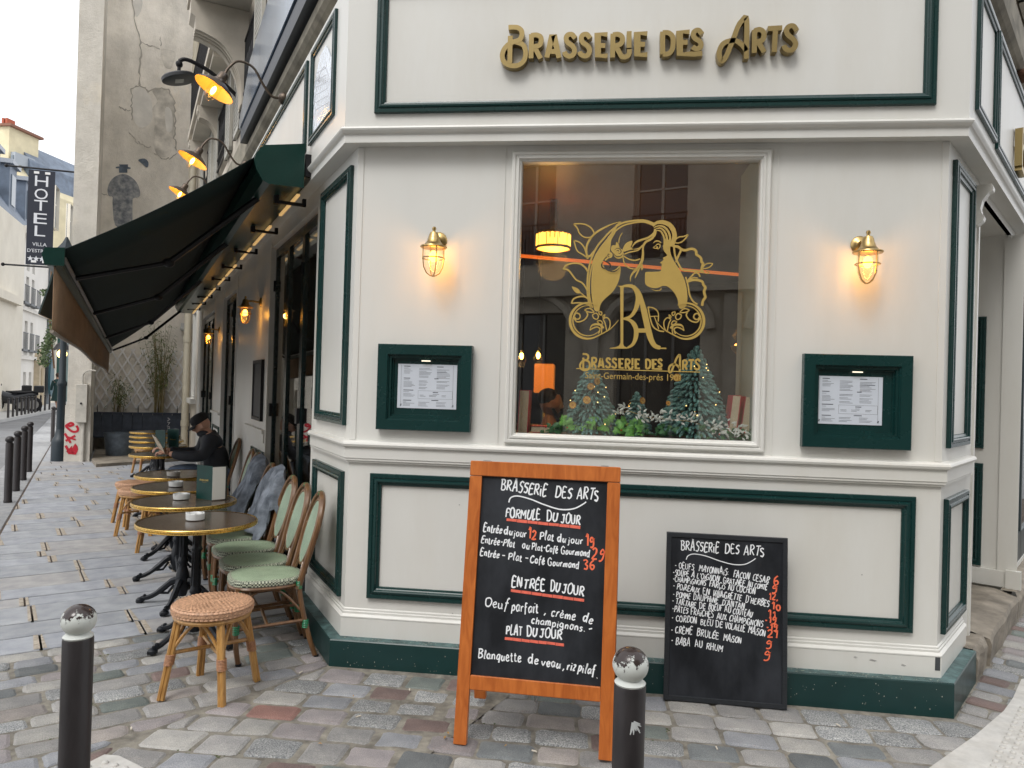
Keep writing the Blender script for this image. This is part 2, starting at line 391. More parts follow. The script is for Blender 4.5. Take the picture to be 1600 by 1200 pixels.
# ---------------------------------------------------------------- granite slabs
PALS = [speckle('grey granite slab %s' % a, c, 260, .7, .25, .06) for a, c in (('pale', ((.275, .295, .33), (.335, .355, .395), (.42, .44, .47))), ('mid', ((.26, .28, .31), (.32, .34, .37), (.41, .42, .44))), ('warm', ((.29, .29, .30), (.35, .35, .355), (.44, .435, .43))))]
M_PATCH = M_('beige joint mortar', (.37, .325, .265), .95, var=.3, vscale=30, bump=.8, bscale=90)
def visible(p, mx=140):
    d = Vector((p[0], p[1], 0))-Vector((0, 0, CAMH)); w = d.dot(cf)
    if w < .3: return False
    x = 800+FPX*d.dot(cr)/w; y = 600-FPX*d.dot(cu)/w
    return -mx < x < 1600+mx and y < 1200+mx
def slabpoly(name, poly, z1, mat, parent, ch=.006, jit=0, rnd=0, zt=0):
    c = (sum(p[0] for p in poly)/len(poly), sum(p[1] for p in poly)/len(poly))
    if rnd:   # round the corners
        q = []
        for i in range(len(poly)):
            a, b, d = poly[i-1], poly[i], poly[(i+1) % len(poly)]
            la = math.hypot(a[0]-b[0], a[1]-b[1]); ld = math.hypot(d[0]-b[0], d[1]-b[1])
            r1 = min(rnd*random.uniform(.5, 1.5), la*.35); r2 = min(rnd*random.uniform(.5, 1.5), ld*.35)
            if la < 1e-5 or ld < 1e-5: continue
            q.append((b[0]+(a[0]-b[0])/la*r1, b[1]+(a[1]-b[1])/la*r1)); q.append((b[0]+(d[0]-b[0])/ld*r2, b[1]+(d[1]-b[1])/ld*r2))
        # extra mid-edge points pushed a little
        q2 = []
        for i in range(len(q)):
            a, b = q[i-1], q[i]; q2.append(((a[0]+b[0])/2+random.uniform(-jit, jit), (a[1]+b[1])/2+random.uniform(-jit, jit))); q2.append(b)
        poly = q2
    n = len(poly)
    zz = lambda x, y: z1+zt*(x-c[0])+gz(x)
    r0 = [P(x, y, zz(x, y)-.05) for x, y in poly]; r1 = [P(x, y, zz(x, y)-ch) for x, y in poly]
    r2 = [P(c[0]+(x-c[0])*(1-ch*2.2/max(.05, math.hypot(x-c[0], y-c[1]))), c[1]+(y-c[1])*(1-ch*2.2/max(.05, math.hypot(x-c[0], y-c[1]))), zz(x, y)) for x, y in poly]
    mb = MB(); mb.loft([r0, r1, r2], True, False, bool(rnd)); 
    if rnd: mb.add(r2+[P(c[0], c[1], zz(*c)+random.uniform(.0, .004))], [(i, (i+1) % n, n) for i in range(n)], True)
    else: mb.add(r2, [tuple(range(n))])
    o = mk(name, mb, mat, parent, off=(c[0], c[1], z1))
    o.location = (c[0], c[1], z1); o.pop('_o', None); return o
def vg(a, b): return (a.x*b.x+a.y*b.y)
slabs, patches = [], MB()
org = Vector((*bA, 0)); rn = Vector((-rowd.y, rowd.x, 0))
if rn.dot(kd) < 0: rn = -rn
t = 0.; k = 0
rnd = random.Random(3)
HS = [shift(H_slab, .004), shift(H_kerb_in, .008)]
while t < 17.5:
    w = rnd.choice([.24, .27, .40, .43, .41, .28]) if t > .3 else .30
    u = -3+rnd.uniform(0, 1)-t*.62
    while u < 7.5-t*.05:
        L = rnd.uniform(.52, 1.05)
        base = org+rowd*u+rn*t
        q = [base+rowd*.008, base+rowd*(L-.008), base+rowd*(L-.008)+rn*(w-.015), base+rowd*.008+rn*(w-.015)]
        cc = base+rowd*L/2+rn*w/2
        s_, o_ = (cc-PLc).dot(Ld), (cc-PLc).dot(Ln)
        pl = clip([V2(a) for a in q], HS)
        if pl and area(pl) > .004 and visible(V2(cc), 260) and o_ > -.25: slabs.append((cc.length, pl))
        if t < 9:
            for sgn in (-1, 1):
                j = base; pw = rnd.uniform(.022, .045)*sgn; pl2 = clip([V2(j+rowd*.006*sgn+rn*.005), V2(j+rowd*pw+rn*.005), V2(j+rowd*pw*rnd.uniform(.5, 1)+rn*(w-.015)), V2(j+rowd*.006*sgn+rn*(w-.015))], HS)
                if pl2 and visible(V2(cc), 260) and o_ > -.2: patches.add([P(x, y, .0035) for x, y in pl2], [tuple(range(len(pl2)))])
        u += L
    t += w; k += 1
slabs.sort(key=lambda a: a[0])
for i, (_, pl) in enumerate(slabs[:295]): slabpoly('paving_slab', pl, rnd.uniform(-.001, .0015), rnd.choice(PALS), pave, .003)
if len(slabs) > 295:
    mb = MB()
    for _, pl in slabs[295:]: mb.add([P(x, y, 0) for x, y in pl], [tuple(range(len(pl)))])
    mk('far_paving_slab', mb, PALS[0], pave, kind='stuff')
mk('joint_mortar', patches, M_PATCH, pave, kind='stuff')
# kerb stones between pavement and road
M_KERB = speckle('kerb granite', ((.26, .27, .285), (.32, .33, .345), (.40, .41, .42)), 200, .75, .4)
u = -6
while u < 26:
    L = rnd.uniform(1.0, 1.4); a = o1+kd*(u+.004)+kn*.012; b = o1+kd*(u+L-.004)+kn*.012
    slabpoly('kerb_stone', [V2(a), V2(b), V2(b+kn*ko), V2(a+kn*ko)], -.002, M_KERB, pave, .008); u += L
# ---------------------------------------------------------------- setts
def G(n, a, b, c, s=240, r=.72, bp=.9): return speckle('sett '+n, (a, b, c), s, r, bp)
SET = [G('blue grey', (.185, .195, .215), (.25, .262, .285), (.35, .36, .38)), G('mid grey', (.195, .195, .195), (.265, .263, .26), (.37, .36, .35)), G('pale grey', (.25, .25, .24), (.34, .335, .32), (.45, .44, .42)),
       G('salt and pepper', (.10, .11, .12), (.25, .26, .265), (.46, .465, .46), 150), G('mauve', (.19, .175, .18), (.26, .24, .245), (.34, .315, .315)), G('dark slate', (.10, .11, .118), (.14, .155, .16), (.20, .21, .215)),
       G('purple brown', (.12, .085, .08), (.165, .12, .11), (.215, .16, .15)), G('red', (.17, .09, .08), (.24, .13, .11), (.30, .18, .155)), G('green slate', (.11, .135, .13), (.155, .18, .17), (.21, .235, .22)), G('pinkish', (.23, .21, .20), (.30, .275, .26), (.37, .34, .325))]
WTL = [6, 5, 4, 2, 3, 1, .6, 0, .8, 2]; WTR = [4.5, 6, 4.5, 6, 1.8, 2.5, 1.5, .35, 1.6, .7]
setts = []
def rows(org, ud, nd, n0, n1, u0, u1, hps, wr, lr, wt, wob=.0):
    t = n0
    while t < n1:
        w = rnd.uniform(*wr); u = u0+rnd.uniform(0, .2)
        while u < u1:
            L = rnd.uniform(*lr); g = .008
            j = lambda: rnd.uniform(-.008, .008)
            base = org+ud*u+nd*t+nd*(wob*math.sin(u*1.7+t))
            q = [base+ud*(g+j())+nd*(g+j()), base+ud*(L-g+j())+nd*(g+j()), base+ud*(L-g+j())+nd*(w-g+j()), base+ud*(g+j())+nd*(w-g+j())]
            pl = clip([V2(a) for a in q], hps); cc = base+ud*L/2+nd*w/2
            if pl and area(pl) > .006 and visible(V2(cc), 90): setts.append((cc.length, pl, rnd.choices(range(10), wt)[0]))
            u += L
        t += w
plF = ((0, 4.07), (0, -1))
rows(Vector((*bA, 0)), rowd, -rn, .0, 3.6, -3, 6, [shift(H_sett, .006), shift(bend_l, .01), H_kerb_in, ((FL(0, .1, 0).x, FL(0, .1, 0).y), (Ln.x, Ln.y))], (.125, .165), (.18, .29), WTL)
rows(Vector((cornL[0]-1.5, 4.05, 0)), Vector((1, 0, 0)), Vector((0, -1, 0)), 0.02, 2.2, 0, 6.2, [shift(bend, .01), bendR_l, plF], (.155, .195), (.19, .27), WTR, .0)
rows(Vector((*cornR, 0))-Rd*1.5, Rn, Rd, 0, 7, -.3, 3.6, [shift(bendR, .01), ((FR(0, .1, 0).x, FR(0, .1, 0).y), (Rn.x, Rn.y))], (.13, .17), (.19, .27), WTR)
setts.sort(key=lambda a: a[0])
cob = struct('cobbled_street', MB().add([P(-1.5, 1.5, -.0075), P(6, 1.5, -.0075+gz(6)), P(6, 12, -.0075+gz(6)), P(-1.5, 12, -.0075)], [(0, 1, 2, 3)]).add([Vector((*(Vector((*bA, 0))-rowd*7).xy, -.0072)), Vector((*(Vector((*bA, 0))+rowd*6).xy, -.0072)), P(-1.4, 1.4, -.0072), P(-9, 1.0, -.0072)], [(0, 1, 2, 3)]), M_MORT)
for _, pl, c in setts[:298]: slabpoly('sett', pl, rnd.uniform(-.002, .003), SET[c], cob, .0075, .004, .016, rnd.uniform(-.02, .02))
if len(setts) > 298:
    by = {}
    mb = MB()
    for _, pl, c in setts[298:]:
        cx = sum(p[0] for p in pl)/len(pl); cy = sum(p[1] for p in pl)/len(pl); n = len(pl)
        r1 = [P(x, y, -.01+gz(x)) for x, y in pl]; r2 = [P(cx+(x-cx)*.9, cy+(y-cy)*.9, gz(x)) for x, y in pl]
        mb.loft([r1, r2], True, False); mb.add(r2, [tuple(range(n))])
    mk('far_sett', mb, SET[1], cob, kind='stuff')
print('slabs', len(slabs), 'setts', len(setts))
# white tactile paving
M_TACT = M_('white tactile resin', (.50, .49, .465), .6, var=.12, vscale=14, bump=.3, bscale=90, dirt=.2)
def tactile(pxs, label, cells):
    pts = [onz(x, y) for x, y in pxs]; mb = MB(); z = .006
    n = len(pts); r0 = [Vector((p.x, p.y, gz(p.x)-.01)) for p in pts]; r1 = [Vector((p.x, p.y, gz(p.x)+.009)) for p in pts]
    mb.loft([r0, r1], True, False, False); mb.add(r1, [tuple(range(n))])
    c = sum(pts, Vector())/n
    t = thing('tactile_paving', label, 'tactile paving', (c.x, c.y, 0))
    mk('surface', mb, M_TACT, t)
    st = MB(); u, v, du, dv, nu, nv, P0 = cells
    poly = [V2(p) for p in pts]
    def inside(q):
        s = None
        for i in range(n):
            a, b = poly[i-1], poly[i]; cr_ = (b[0]-a[0])*(q[1]-a[1])-(b[1]-a[1])*(q[0]-a[0])
            l = math.hypot(b[0]-a[0], b[1]-a[1]); 
            if abs(cr_/l) < .022: return False
            if s is None: s = cr_ > 0
            elif (cr_ > 0) != s: return False
        return True
    dome = MB(); dome.lathe([(.0135, 0), (.0125, .005), (.009, .0085), (.003, .009)], 10); me = dome.mesh('stud'); me.materials.append(M_TACT)
    for i in range(nu):
        for j in range(nv):
            q = P0+u*(du*(i+.5*(j % 2)))+v*dv*j
            if inside((q.x, q.y)) and visible((q.x, q.y), 30):
                o = bpy.data.objects.new('stud', me); COL.objects.link(o); o.parent = t; o.location = (q.x-c.x, q.y-c.y, gz(q.x)+.009)
e1 = (onz(1596, 1055)-onz(1569, 1104)).normalized()
pR = [(1596, 1055), (1583, 1084), (1569, 1104), (1524, 1143), (1444, 1200), (1380, 1250), (1800, 1330), (1800, 1020)]
tactile(pR, 'white studded tactile paving on the cobbles beside the green plinth corner', (e1, Vector((e1.y, -e1.x, 0)), .062, .045, 60, 50, onz(1380, 1250)-e1*.8))
e2 = rowd
tactile([(118, 1205), (163, 1182), (186, 1184), (232, 1207), (240, 1260), (100, 1260)], 'white studded tactile paving corner beside the bollard on the slabs side', (e2, Vector((e2.y, -e2.x, 0)), .062, .045, 14, 14, onz(90, 1175)))
# weeds and litter in the joints
M_MOSS = M_('moss', (.07, .09, .03), .95, var=.5, vscale=40, bump=.5)
lm = MB(); rl = random.Random(8)
for px, py in ((150, 1100), (260, 1070), (420, 1090), (565, 1115), (300, 1175), (170, 1020), (735, 1130), (1035, 1135), (1180, 1150), (90, 1150), (60, 1120), (350, 1180), (1000, 1145)):
    for k in range(14):
        p = onz(px+rl.gauss(0, 12), py+rl.gauss(0, 3)); r = rl.uniform(.002, .006); lm.ball((p.x, p.y, -.008+gz(p.x)), r, 5, 3, (1.4, 1.4, .8))
single('moss', lm, M_MOSS, 'small tufts of moss growing in the joints between the setts', 'moss', kind='stuff')
lf = MB(); M_LEAF = M_('dry leaf', (.30, .17, .05), .7, var=.3, vscale=60)
for (px, py, r) in ((695, 1155, .016), (700, 1148, .012), (552, 1090, .010), (500, 1165, .012), (790, 1168, .012)):
    p = onz(px, py); a = rl.uniform(0, 6)
    d = Vector((math.cos(a), math.sin(a), 0)); e = Vector((-d.y, d.x, 0)); z = Vector((0, 0, .008))
    lf.add([p+z-d*r, p+e*r*.4+z*1.5, p+d*r+z, p-e*r*.4+z*1.2, p+z*1.9], [(0, 1, 4), (1, 2, 4), (2, 3, 4), (3, 0, 4)])
single('fallen_leaves', lf, M_LEAF, 'few curled brown leaves and scraps lying between the setts', 'leaf litter', kind='stuff')

cg = MB()
for px, py in ((640, 1078), (560, 1120), (835, 1172), (1120, 1165), (205, 1140), (1310, 1128), (470, 1052), (240, 905)):
    p = onz(px, py); a = rl.uniform(0, 3); d = Vector((math.cos(a), math.sin(a), 0))*.013; cg.tube([Vector((p.x, p.y, .006+gz(p.x)))-d, Vector((p.x, p.y, .006+gz(p.x)))+d], .0036, 6)
single('cigarette_ends', cg, M_('cigarette paper', (.55, .50, .42), .9, var=.3, vscale=90), 'few cigarette ends lying on the paving', 'litter', kind='stuff')

# ================================================================== BRASSERIE BUILDING
SL, SR = 11.4, 9.0
def corner_pts(d, sl=SL, sr=SR, ends=True):
    a = Vector((XL-d*TL, WY-d, 0)); b = Vector((XR+d*TR, WY-d, 0))
    return [FL(sl, d, 0), a, b, FR(sr, d, 0)]
def sweep(mb, prof, sl=SL, sr=SR, caps=True):
    rings = []
    for d, z in prof: rings.append([p+Vector((0, 0, z)) for p in corner_pts(d, sl, sr)])
    vs = [p for r in rings for p in r]; fs = []
    for k in range(len(rings)-1):
        for j in range(3): fs.append((4*k+j, 4*k+j+1, 4*k+5+j, 4*k+4+j))
    mb.add(vs, fs)
    if caps:
        mb.add([r[0] for r in rings], [tuple(range(len(rings)))]); mb.add([r[3] for r in rings], [tuple(range(len(rings)))[::-1]])
    return mb
BR = thing('brasserie_building', 'cream white brasserie corner building with dark green panel mouldings and gold letters', 'building', (0, WY, 0))
LOPS = [(1.03, 2.95, .02, 2.86), (5.5, 6.95, .02, 2.76), (8.2, 10.6, .02, 2.72)]
WIN = (-.50, .862, 1.325, 2.915)
w = MB()
w.wall(FF, XL, XR, .1, 3.05, [WIN], .04)
w.wall(FL, 0, SL, .0, 3.05, LOPS, .12)
w.wall(FR, 0, SR, .0, 3.05, [(.95, 2.49, .02, 2.93), (2.62, 4.6, .2, 2.93), (4.7, 6.6, .2, 2.93)], .03)
mk('wall', w, WHITE, BR)
f = MB(); sweep(f, [(0, 2.985), (.094, 2.98), (.094, 3.022), (.099, 3.028), (.108, 3.032), (.118, 3.044), (.122, 3.053), (.119, 3.062), (.108, 3.067), (.096, 3.070), (.096, 3.92), (.07, 3.925)])
mk('fascia', f, WHITE, BR)
f = MB(); sweep(f, [(.0, 1.278), (.036, 1.274), (.045, 1.268), (.049, 1.257), (.045, 1.245), (.034, 1.239), (.030, 1.238), (.030, 1.176), (.025, 1.172), (.025, 1.162), (.016, 1.158), (.016, 1.150), (0, 1.146)], .93, .78)
mk('ledge', f, WHITE, BR)
f = MB(); sweep(f, [(0, .306), (.007, .300), (.007, .290), (.012, .286), (.012, .274), (.018, .270), (.026, .262), (.026, .256), (.024, .252), (.024, .12)], .97, .72)
mk('skirting', f, WHITE, BR)
f = MB(); sweep(f, [(.0885, .146), (.0925, .140), (.094, -.06), (0, -.06)], .99, .62); mk('plinth', f, PLINTH, BR)
f = MB(); sweep(f, [(.0, .146), (.0885, .1465)], .99, .62, False); mk('plinth_top', f, PLTOP, BR)
# corner boards and seams
for a_, b_, w_, F_ in ((XL+.002, XL+.036, .004, FF), (XR-.036, XR-.002, .004, FF), (.93, .936, .0035, FF), (-.575, -.569, .0035, FF), (.905, .945, .012, FR)): mk('corner_board', MB().box((a_, .0, 1.28 if F_ is FF else 0), (b_, w_, 2.98 if F_ is FF else 2.95), F_), WHITE, BR)
PM = [(0, 0), (0, .020), (.004, .025), (.022, .025), (.025, .021), (.029, .021), (.033, .028), (.043, .030), (.049, .027), (.053, .018), (.058, .015), (.066, .013), (.068, .009), (.068, .001)]
def molding(F, u0, u1, z0, z1, o=0., k=1., mat=None, parent=None, nm='panel_moulding'):
    mb = MB(); mb.frame(lambda u, q, z: F(u, q+o, z), u0, u1, z0, z1, [(i*k, q*k) for i, q in PM]); return mk(nm, mb, mat or GREEN, parent or BR)
molding(FF, -1.305, 1.678, .370, 1.090)
molding(FF, -1.315, 1.69, 3.140, 3.87, .096, .93)
molding(FL, .085, .86, 1.355, 2.90); molding(FL, .085, .865, .345, 1.083)
molding(FR, .10, .70, 1.348, 2.91); molding(FR, .08, .71, .350, 1.075)
molding(FL, .20, .885, 3.22, 3.86, .096, .8); 
for a, b in ((1.02, 4.9), (5.1, 8.2), (8.4, 11.2)): molding(FL, a, b, 3.22, 3.86, .096, .8)
molding(FR, .10, .765, 3.16, 3.86, .096, .8); molding(FR, .81, 4.6, 3.14, 3.86, .096, .8)
# little screw dots and scuffs on the white paint
sc = MB(); rs = random.Random(4)
for (x, z) in ((-.78, .93), (-.73, .62), (-.74, .33), (-.66, .305), (-.80, .31), (1.42, .66), (1.68, .30), (-.35, .23)):
    sc.lathe([(.0035, 0), (.003, .0015)], 6, Matrix.Translation(FF(x, .0005, z)) @ Matrix.Rotation(R_(90), 4, 'X'))
for (x, z, l) in ((1.46, .215, .05), (1.62, .20, .03), (1.38, .225, .02)):
    for k in range(3): sc.ribbon([(x+k*.003, z+k*.003), (x+l*.6+k*.004, z-.005+k*.002)], .0014, lambda u, o, zz: FF(u, o+.024, zz), .0005, .0012)
mk('paint_scuff', sc, M_('dark scuff marks', (.30, .29, .29), .7), BR)
fk = MB()
for _ in range(150):
    x_, z_ = rs.uniform(XL, XR), rs.random()**1.6*.12+.004; e_ = rs.uniform(.0012, .0032); fk.box((x_, .0941, z_), (x_+e_, .0949, z_+e_*rs.uniform(.6, 2.2)), FF)
for _ in range(260):
    x_, o_2 = rs.uniform(XL, XR), rs.uniform(.026, .086); e_ = rs.uniform(.001, .004); fk.box((x_, o_2, .1468), (x_+e_*2, o_2+e_, .1475), FF)
mk('paint_fleck', fk, M_('pale dust flecks', (.42, .42, .36), .9), BR, kind='stuff')
vt = MB(); vt.box((1.79, .0241, .185), (1.815, .026, .255), FF); mk('vent', vt, M_('small dark plate', (.05, .055, .06), .5), BR)
# ---------------------------------------------------------------- big shop window
fr = MB(); fr.frame(FF, -.53, .892, 1.295, 2.945, [(0, 0), (0, .020), (.006, .026), (.018, .026), (.021, .020), (.027, .020), (.031, .026), (.040, .026), (.046, .012), (.052, .010), (.055, .002), (.056, -.055)])
wf = mk('window_frame', fr, WHITE, BR)
gl = MB(); gl.box((-.478, -.036, 1.347), (.840, -.030, 2.893), FF); mk('window_pane', gl, GLASSW, wf)
# ---------------------------------------------------------------- menu cases
PAPER = M_('menu paper', (.56, .60, .66), .7, var=.03, vscale=5)
INK = M_('grey print', (.10, .11, .13), .8)
def menu_case(u0, u1, z0, z1, p0, p1, q0, q1, label):
    t = thing('menu_case', label, 'menu box', tuple(FF((u0+u1)/2, 0, z0)))
    mb = MB(); mb.frame(FF, u0, u1, z0, z1, [(0, .0005), (0, .045), (.003, .048), (.058, .048), (.060, .040), (.064, .040), (.066, .030), (.078, .030), (.080, .012), (.088, .012), (.090, .0035)])
    mk('frame', mb, GREEN, t)
    mb = MB(); mb.box((u0+.085, .0015, z0+.085), (u1-.085, .004, z1-.085), FF); mk('back_panel', mb, GREEN, t)
    mb = MB(); mb.box(((u0+u1)/2-.02, .016, z1-.095), ((u0+u1)/2+.03, .03, z1-.089), FF); mk('light_strip', mb, emit('menu light', (1, .9, .7), .8), t)
    sh = MB(); F2 = lambda u, o, z: FF(u, o+.006, z)
    sh.box((p0, 0, q0), (p1, .001, q1), F2); pp = mk('menu_sheet', sh, PAPER, t)
    tx = MB(); r = random.Random(int(abs(u0)*100)); W_, H_ = p1-p0, q1-q0
    def ln(x0, x1, y, th=.0022): tx.quad(FF(p0+x0*W_, .0075, q1-y*H_), FF(p0+x1*W_, .0075, q1-y*H_), FF(p0+x1*W_, .0075, q1-y*H_+th), FF(p0+x0*W_, .0075, q1-y*H_+th))
    for x in (.055, .935): 
        tx.quad(FF(p0+x*W_, .0074, q0+.02), FF(p0+x*W_+.0012, .0074, q0+.02), FF(p0+x*W_+.0012, .0074, q1-.006), FF(p0+x*W_, .0074, q1-.006))
    def block(x, y, n, wd, head=None):
        if head: ln(x, x+head, y, .0045); y += .035
        for k in range(n): ln(x, x+wd*r.uniform(.55, 1), y+k*.026, .0017)
    block(.10, .06, 2, .14, .11); block(.10, .16, 3, .18); block(.10, .33, 1, .1, .11); block(.10, .41, 5, .20); block(.10, .60, 1, .1, .17); block(.10, .68, 3, .2); block(.10, .83, 1, .08, .14); block(.10, .89, 3, .2)
    for y in (.10, .16, .21, .27): block(.36, y, 2, .22)
    for y in (.38, .45, .53): block(.36, y, 2, .2)
    block(.66, .06, 0, .1, .11); 
    for y in (.12, .18, .26): block(.66, y, 3, .24)
    block(.62, .33, 0, .1, .07)
    for y in (.38, .46, .52): block(.66, y, 2, .22)
    block(.60, .64, 1, .12, .09); block(.38, .70, 2, .10); block(.54, .70, 2, .13); block(.75, .70, 2, .12); block(.58, .82, 0, .1, .12)
    for x in (.36, .66):
        for y in (.86, .92): block(x, y, 2, .2)
    for (a, b, c, d) in ((.35, .93, .60, .603), (.35, .93, .78, .783)): ln(a, b, c, .001)
    for x in (.35, .93): tx.quad(FF(p0+x*W_, .0074, q1-.78*H_), FF(p0+x*W_+.001, .0074, q1-.78*H_), FF(p0+x*W_+.001, .0074, q1-.6*H_), FF(p0+x*W_, .0074, q1-.6*H_))
    for x in (.05, .93):
        for a in (0, 1, 2): tx.ribbon([(p0+(x+.008*a)*W_, q0+.012), (p0+(x+.006*a+.01)*W_, q0+.024)], .002, FF, .0076, .008)
    mk('printed_text', tx, INK, pp)
    return t
menu_case(-1.272, -.724, 1.347, 1.838, -1.160, -.814, 1.473, 1.727, 'dark green framed menu box on the white wall left of the shop window')
menu_case(1.082, 1.636, 1.336, 1.836, 1.155, 1.499, 1.462, 1.720, 'dark green framed menu box on the white wall right of the shop window')
# ---------------------------------------------------------------- ship style brass wall lamps
def point(name, col, e, parent, loc, r=.03):
    l = bpy.data.lights.new(name, 'POINT'); l.energy = e; l.color = col; l.shadow_soft_size = r
    o = bpy.data.objects.new(name, l); COL.objects.link(o); o.parent = parent; o.location = loc; return o
def wall_lamp(label, arm=.13):
    t = thing('wall_lamp', label, 'wall lamp', (0, 0, 0), local=True)
    RX = Matrix.Rotation(R_(90), 4, 'X')
    b = MB(); b.lathe([(.048, 0), (.048, .006), (.042, .012), (.03, .016), (.018, .022)], 20, RX); mk('back_plate', b, BRASS, t)
    b = MB(); b.tube([(0, -.01, 0), (0, -.05, .002), (0, -.09, .006), (0, -arm, .0)], .010, 8)
    if arm > .14: b.ball((0, -arm*.5, .004), .013, 8, 5)
    mk('arm', b, BRASS, t)
    T = Matrix.Translation((0, -arm, 0))
    b = MB(); b.lathe([(.003, .052), (.010, .048), (.012, .038), (.008, .030), (.010, .022), (.022, .018), (.024, .012), (.027, .008), (.031, -.01), (.040, -.035), (.056, -.052), (.074, -.058), (.076, -.063), (.072, -.068), (.05, -.068)], 24, T); mk('hood', b, BRASS, t)
    b = MB(); b.lathe([(.052, -.07), (.053, -.13), (.047, -.17), (.034, -.198), (.015, -.211), (.002, -.213)], 20, T, caps=False); mk('glass_dome', b, GLASSL, t)
    b = MB()
    for k in range(4):
        a = math.pi/2*k+.5
        b.tube([(math.cos(a)*r, -arm+math.sin(a)*r, z) for r, z in ((.060, -.066), (.060, -.13), (.054, -.175), (.038, -.207), (.016, -.222), (0, -.225))], .0035, 5)
    b.tube([(math.cos(a)*.0605, -arm+math.sin(a)*.0605, -.125) for a in [2*math.pi*k/20 for k in range(20)]], .0035, 5, closed=True)
    mk('cage', b, BRASS, t)
    b = MB(); b.ball((0, -arm, -.115), .024, 10, 7, (1, 1, 1.35)); mk('bulb', b, LAMPGL, t)
    b = MB(); b.ball((0, -arm, -.112), .010, 8, 5, (1, 1, 1.9)); f = mk('filament', b, LAMPEM, t)
    point('lamp_light', (1, .46, .07), 5.2, t, (0, -arm, -.118), .03)
    return t
def set_visible_bulb(): pass
A0 = wall_lamp('brass caged wall lamp lit above the menu box left of the shop window')
A0.location = ony(686, 376, WY); 
A1 = copy_tree(A0); A1.location = ony(1343, 383, WY); A1['label'] = 'brass caged wall lamp lit above the menu box right of the shop window'
B1 = wall_lamp('brass caged wall lamp on a long arm above the narrow black menu board', .15); B1.location = FL(3.54, 0, 2.40); B1.rotation_euler = (0, 0, -(math.pi/2-LA))
B2 = copy_tree(B1); B2.location = FL(7.5, 0, 2.35); B2['label'] = 'brass caged wall lamp on the second pier further down the terrace wall'
for o in (A0, A1, B1, B2): o['group'] = 'brass caged wall lamps'
# ---------------------------------------------------------------- glazed folding doors, left street side
DFR = M_('near black green door frame', (.006, .018, .020), .25, var=.2, vscale=8, bump=.04)
def door_bank(s0, s1, z1, leafs, label, lock=True):
    t = thing('folding_door', label, 'glass door', tuple(FL(s0, -.06, .02)))
    n = leafs; wd = (s1-s0)/n
    for k in range(n):
        a, b = s0+wd*k, s0+wd*(k+1)
        m = MB(); o0, o1 = -.075, -.035
        st = .045
        m.box((a+.004, o0, .03), (a+st, o1, z1-.01), FL); m.box((b-st, o0, .03), (b-.004, o1, z1-.01), FL)
        m.box((a+st, o0, .03), (b-st, o1, .16), FL); m.box((a+st, o0, z1-.09), (b-st, o1, z1-.01), FL)
        lf = mk('door_leaf', m, DFR, t)
        g = MB(); g.box((a+st, -.058, .16), (b-st, -.052, z1-.09), FL); mk('door_pane', g, GLASSD, lf)
        if lock and k % 2 == 0:
            h = MB(); h.box((b-.035, -.034, 1.28), (b+.035, -.012, 1.40), FL); mk('lock', h, BLACKP, lf)
            for z in (.5, 2.5): 
                h = MB(); h.tube([FL(b, -.03, z-.05), FL(b, -.03, z+.05)], .011, 8); mk('hinge', h, BLACKP, lf)
    return t
door_bank(1.04, 2.94, 2.85, 3, 'dark framed glass folding doors right behind the row of green bistro chairs')
door_bank(5.51, 6.94, 2.75, 2, 'dark framed glass folding doors behind the seated man with the cap')
door_bank(8.21, 10.59, 2.71, 3, 'dark framed glass folding doors at the far end of the terrace wall')
# pier mouldings between door banks
pm = MB(); pm.box((3.0, .0, 1.105), (4.25, .04, 1.14), FL); pm.box((3.02, .0, 1.02), (4.2, .022, 1.105), FL); mk('pier_ledge', pm, WHITE, BR)
pm = MB(); pm.box((7.0, .0, 1.105), (8.15, .04, 1.14), FL); mk('pier_ledge', pm, WHITE, BR)
molding(FL, 3.08, 3.85, .33, .93, 0, .7)
molding(FL, 7.1, 8.05, .33, .93, 0, .7)
for s in (2.965, 5.44, 6.97, 8.15, 10.65): mk('door_casing', MB().box((s-.02, .001, .02), (s+.02, .012, 2.9), FL), WHITE, BR)
tb = thing('menu_board', 'narrow black menu board on the pier between the glass doors', 'menu board', tuple(FL(3.48, 0, 1.22)))
m = MB(); m.frame(FL, 3.2, 3.77, 1.215, 1.815, [(0, .001), (0, .03), (.03, .03), (.035, .02)]); mk('frame', m, BLACKP, tb)
m = MB(); m.box((3.22, .002, 1.23), (3.75, .018, 1.80), FL); mk('panel', m, CHALK, tb)
# ---------------------------------------------------------------- engraved mirror plaque on the left fascia
m = MB(); u0, u1 = .30, .80
pts = [(u0, 3.28), (u1, 3.28), (u1, 3.52), (u1-.03, 3.62), (u1-.11, 3.70), (u1-.17, 3.745), (u0+.17, 3.745), (u0+.11, 3.70), (u0+.03, 3.62), (u0, 3.52)]
m.prism([FL(a, .098, z) for a, z in pts], Ln*.006)
mir = single('mirror_plaque', m, M_('engraved mirror', (.75, .80, .86), .07, 1., bump=.5, bscale=30), 'engraved mirror plaque in the narrow green frame on the left fascia', 'plaque', loc=tuple(FL(.55, .098, 3.28)))
eng = MB()
for k in range(6): eng.ribbon([(u0+.04+k*.02, 3.34+k*.05), (u1-.05, 3.42+k*.05)], .004, FL, .1042, .1046)
eng.ribbon(bez([(u0+.05, 3.5), (u0+.2, 3.62), (u1-.15, 3.60), (u1-.04, 3.48)], 5), .006, FL, .1042, .1047)
o = mk('engraving', eng, M_('frosted engraving', (.5, .52, .56), .6), mir)
# ---------------------------------------------------------------- right doorway, jamb, steps
rb = MB()
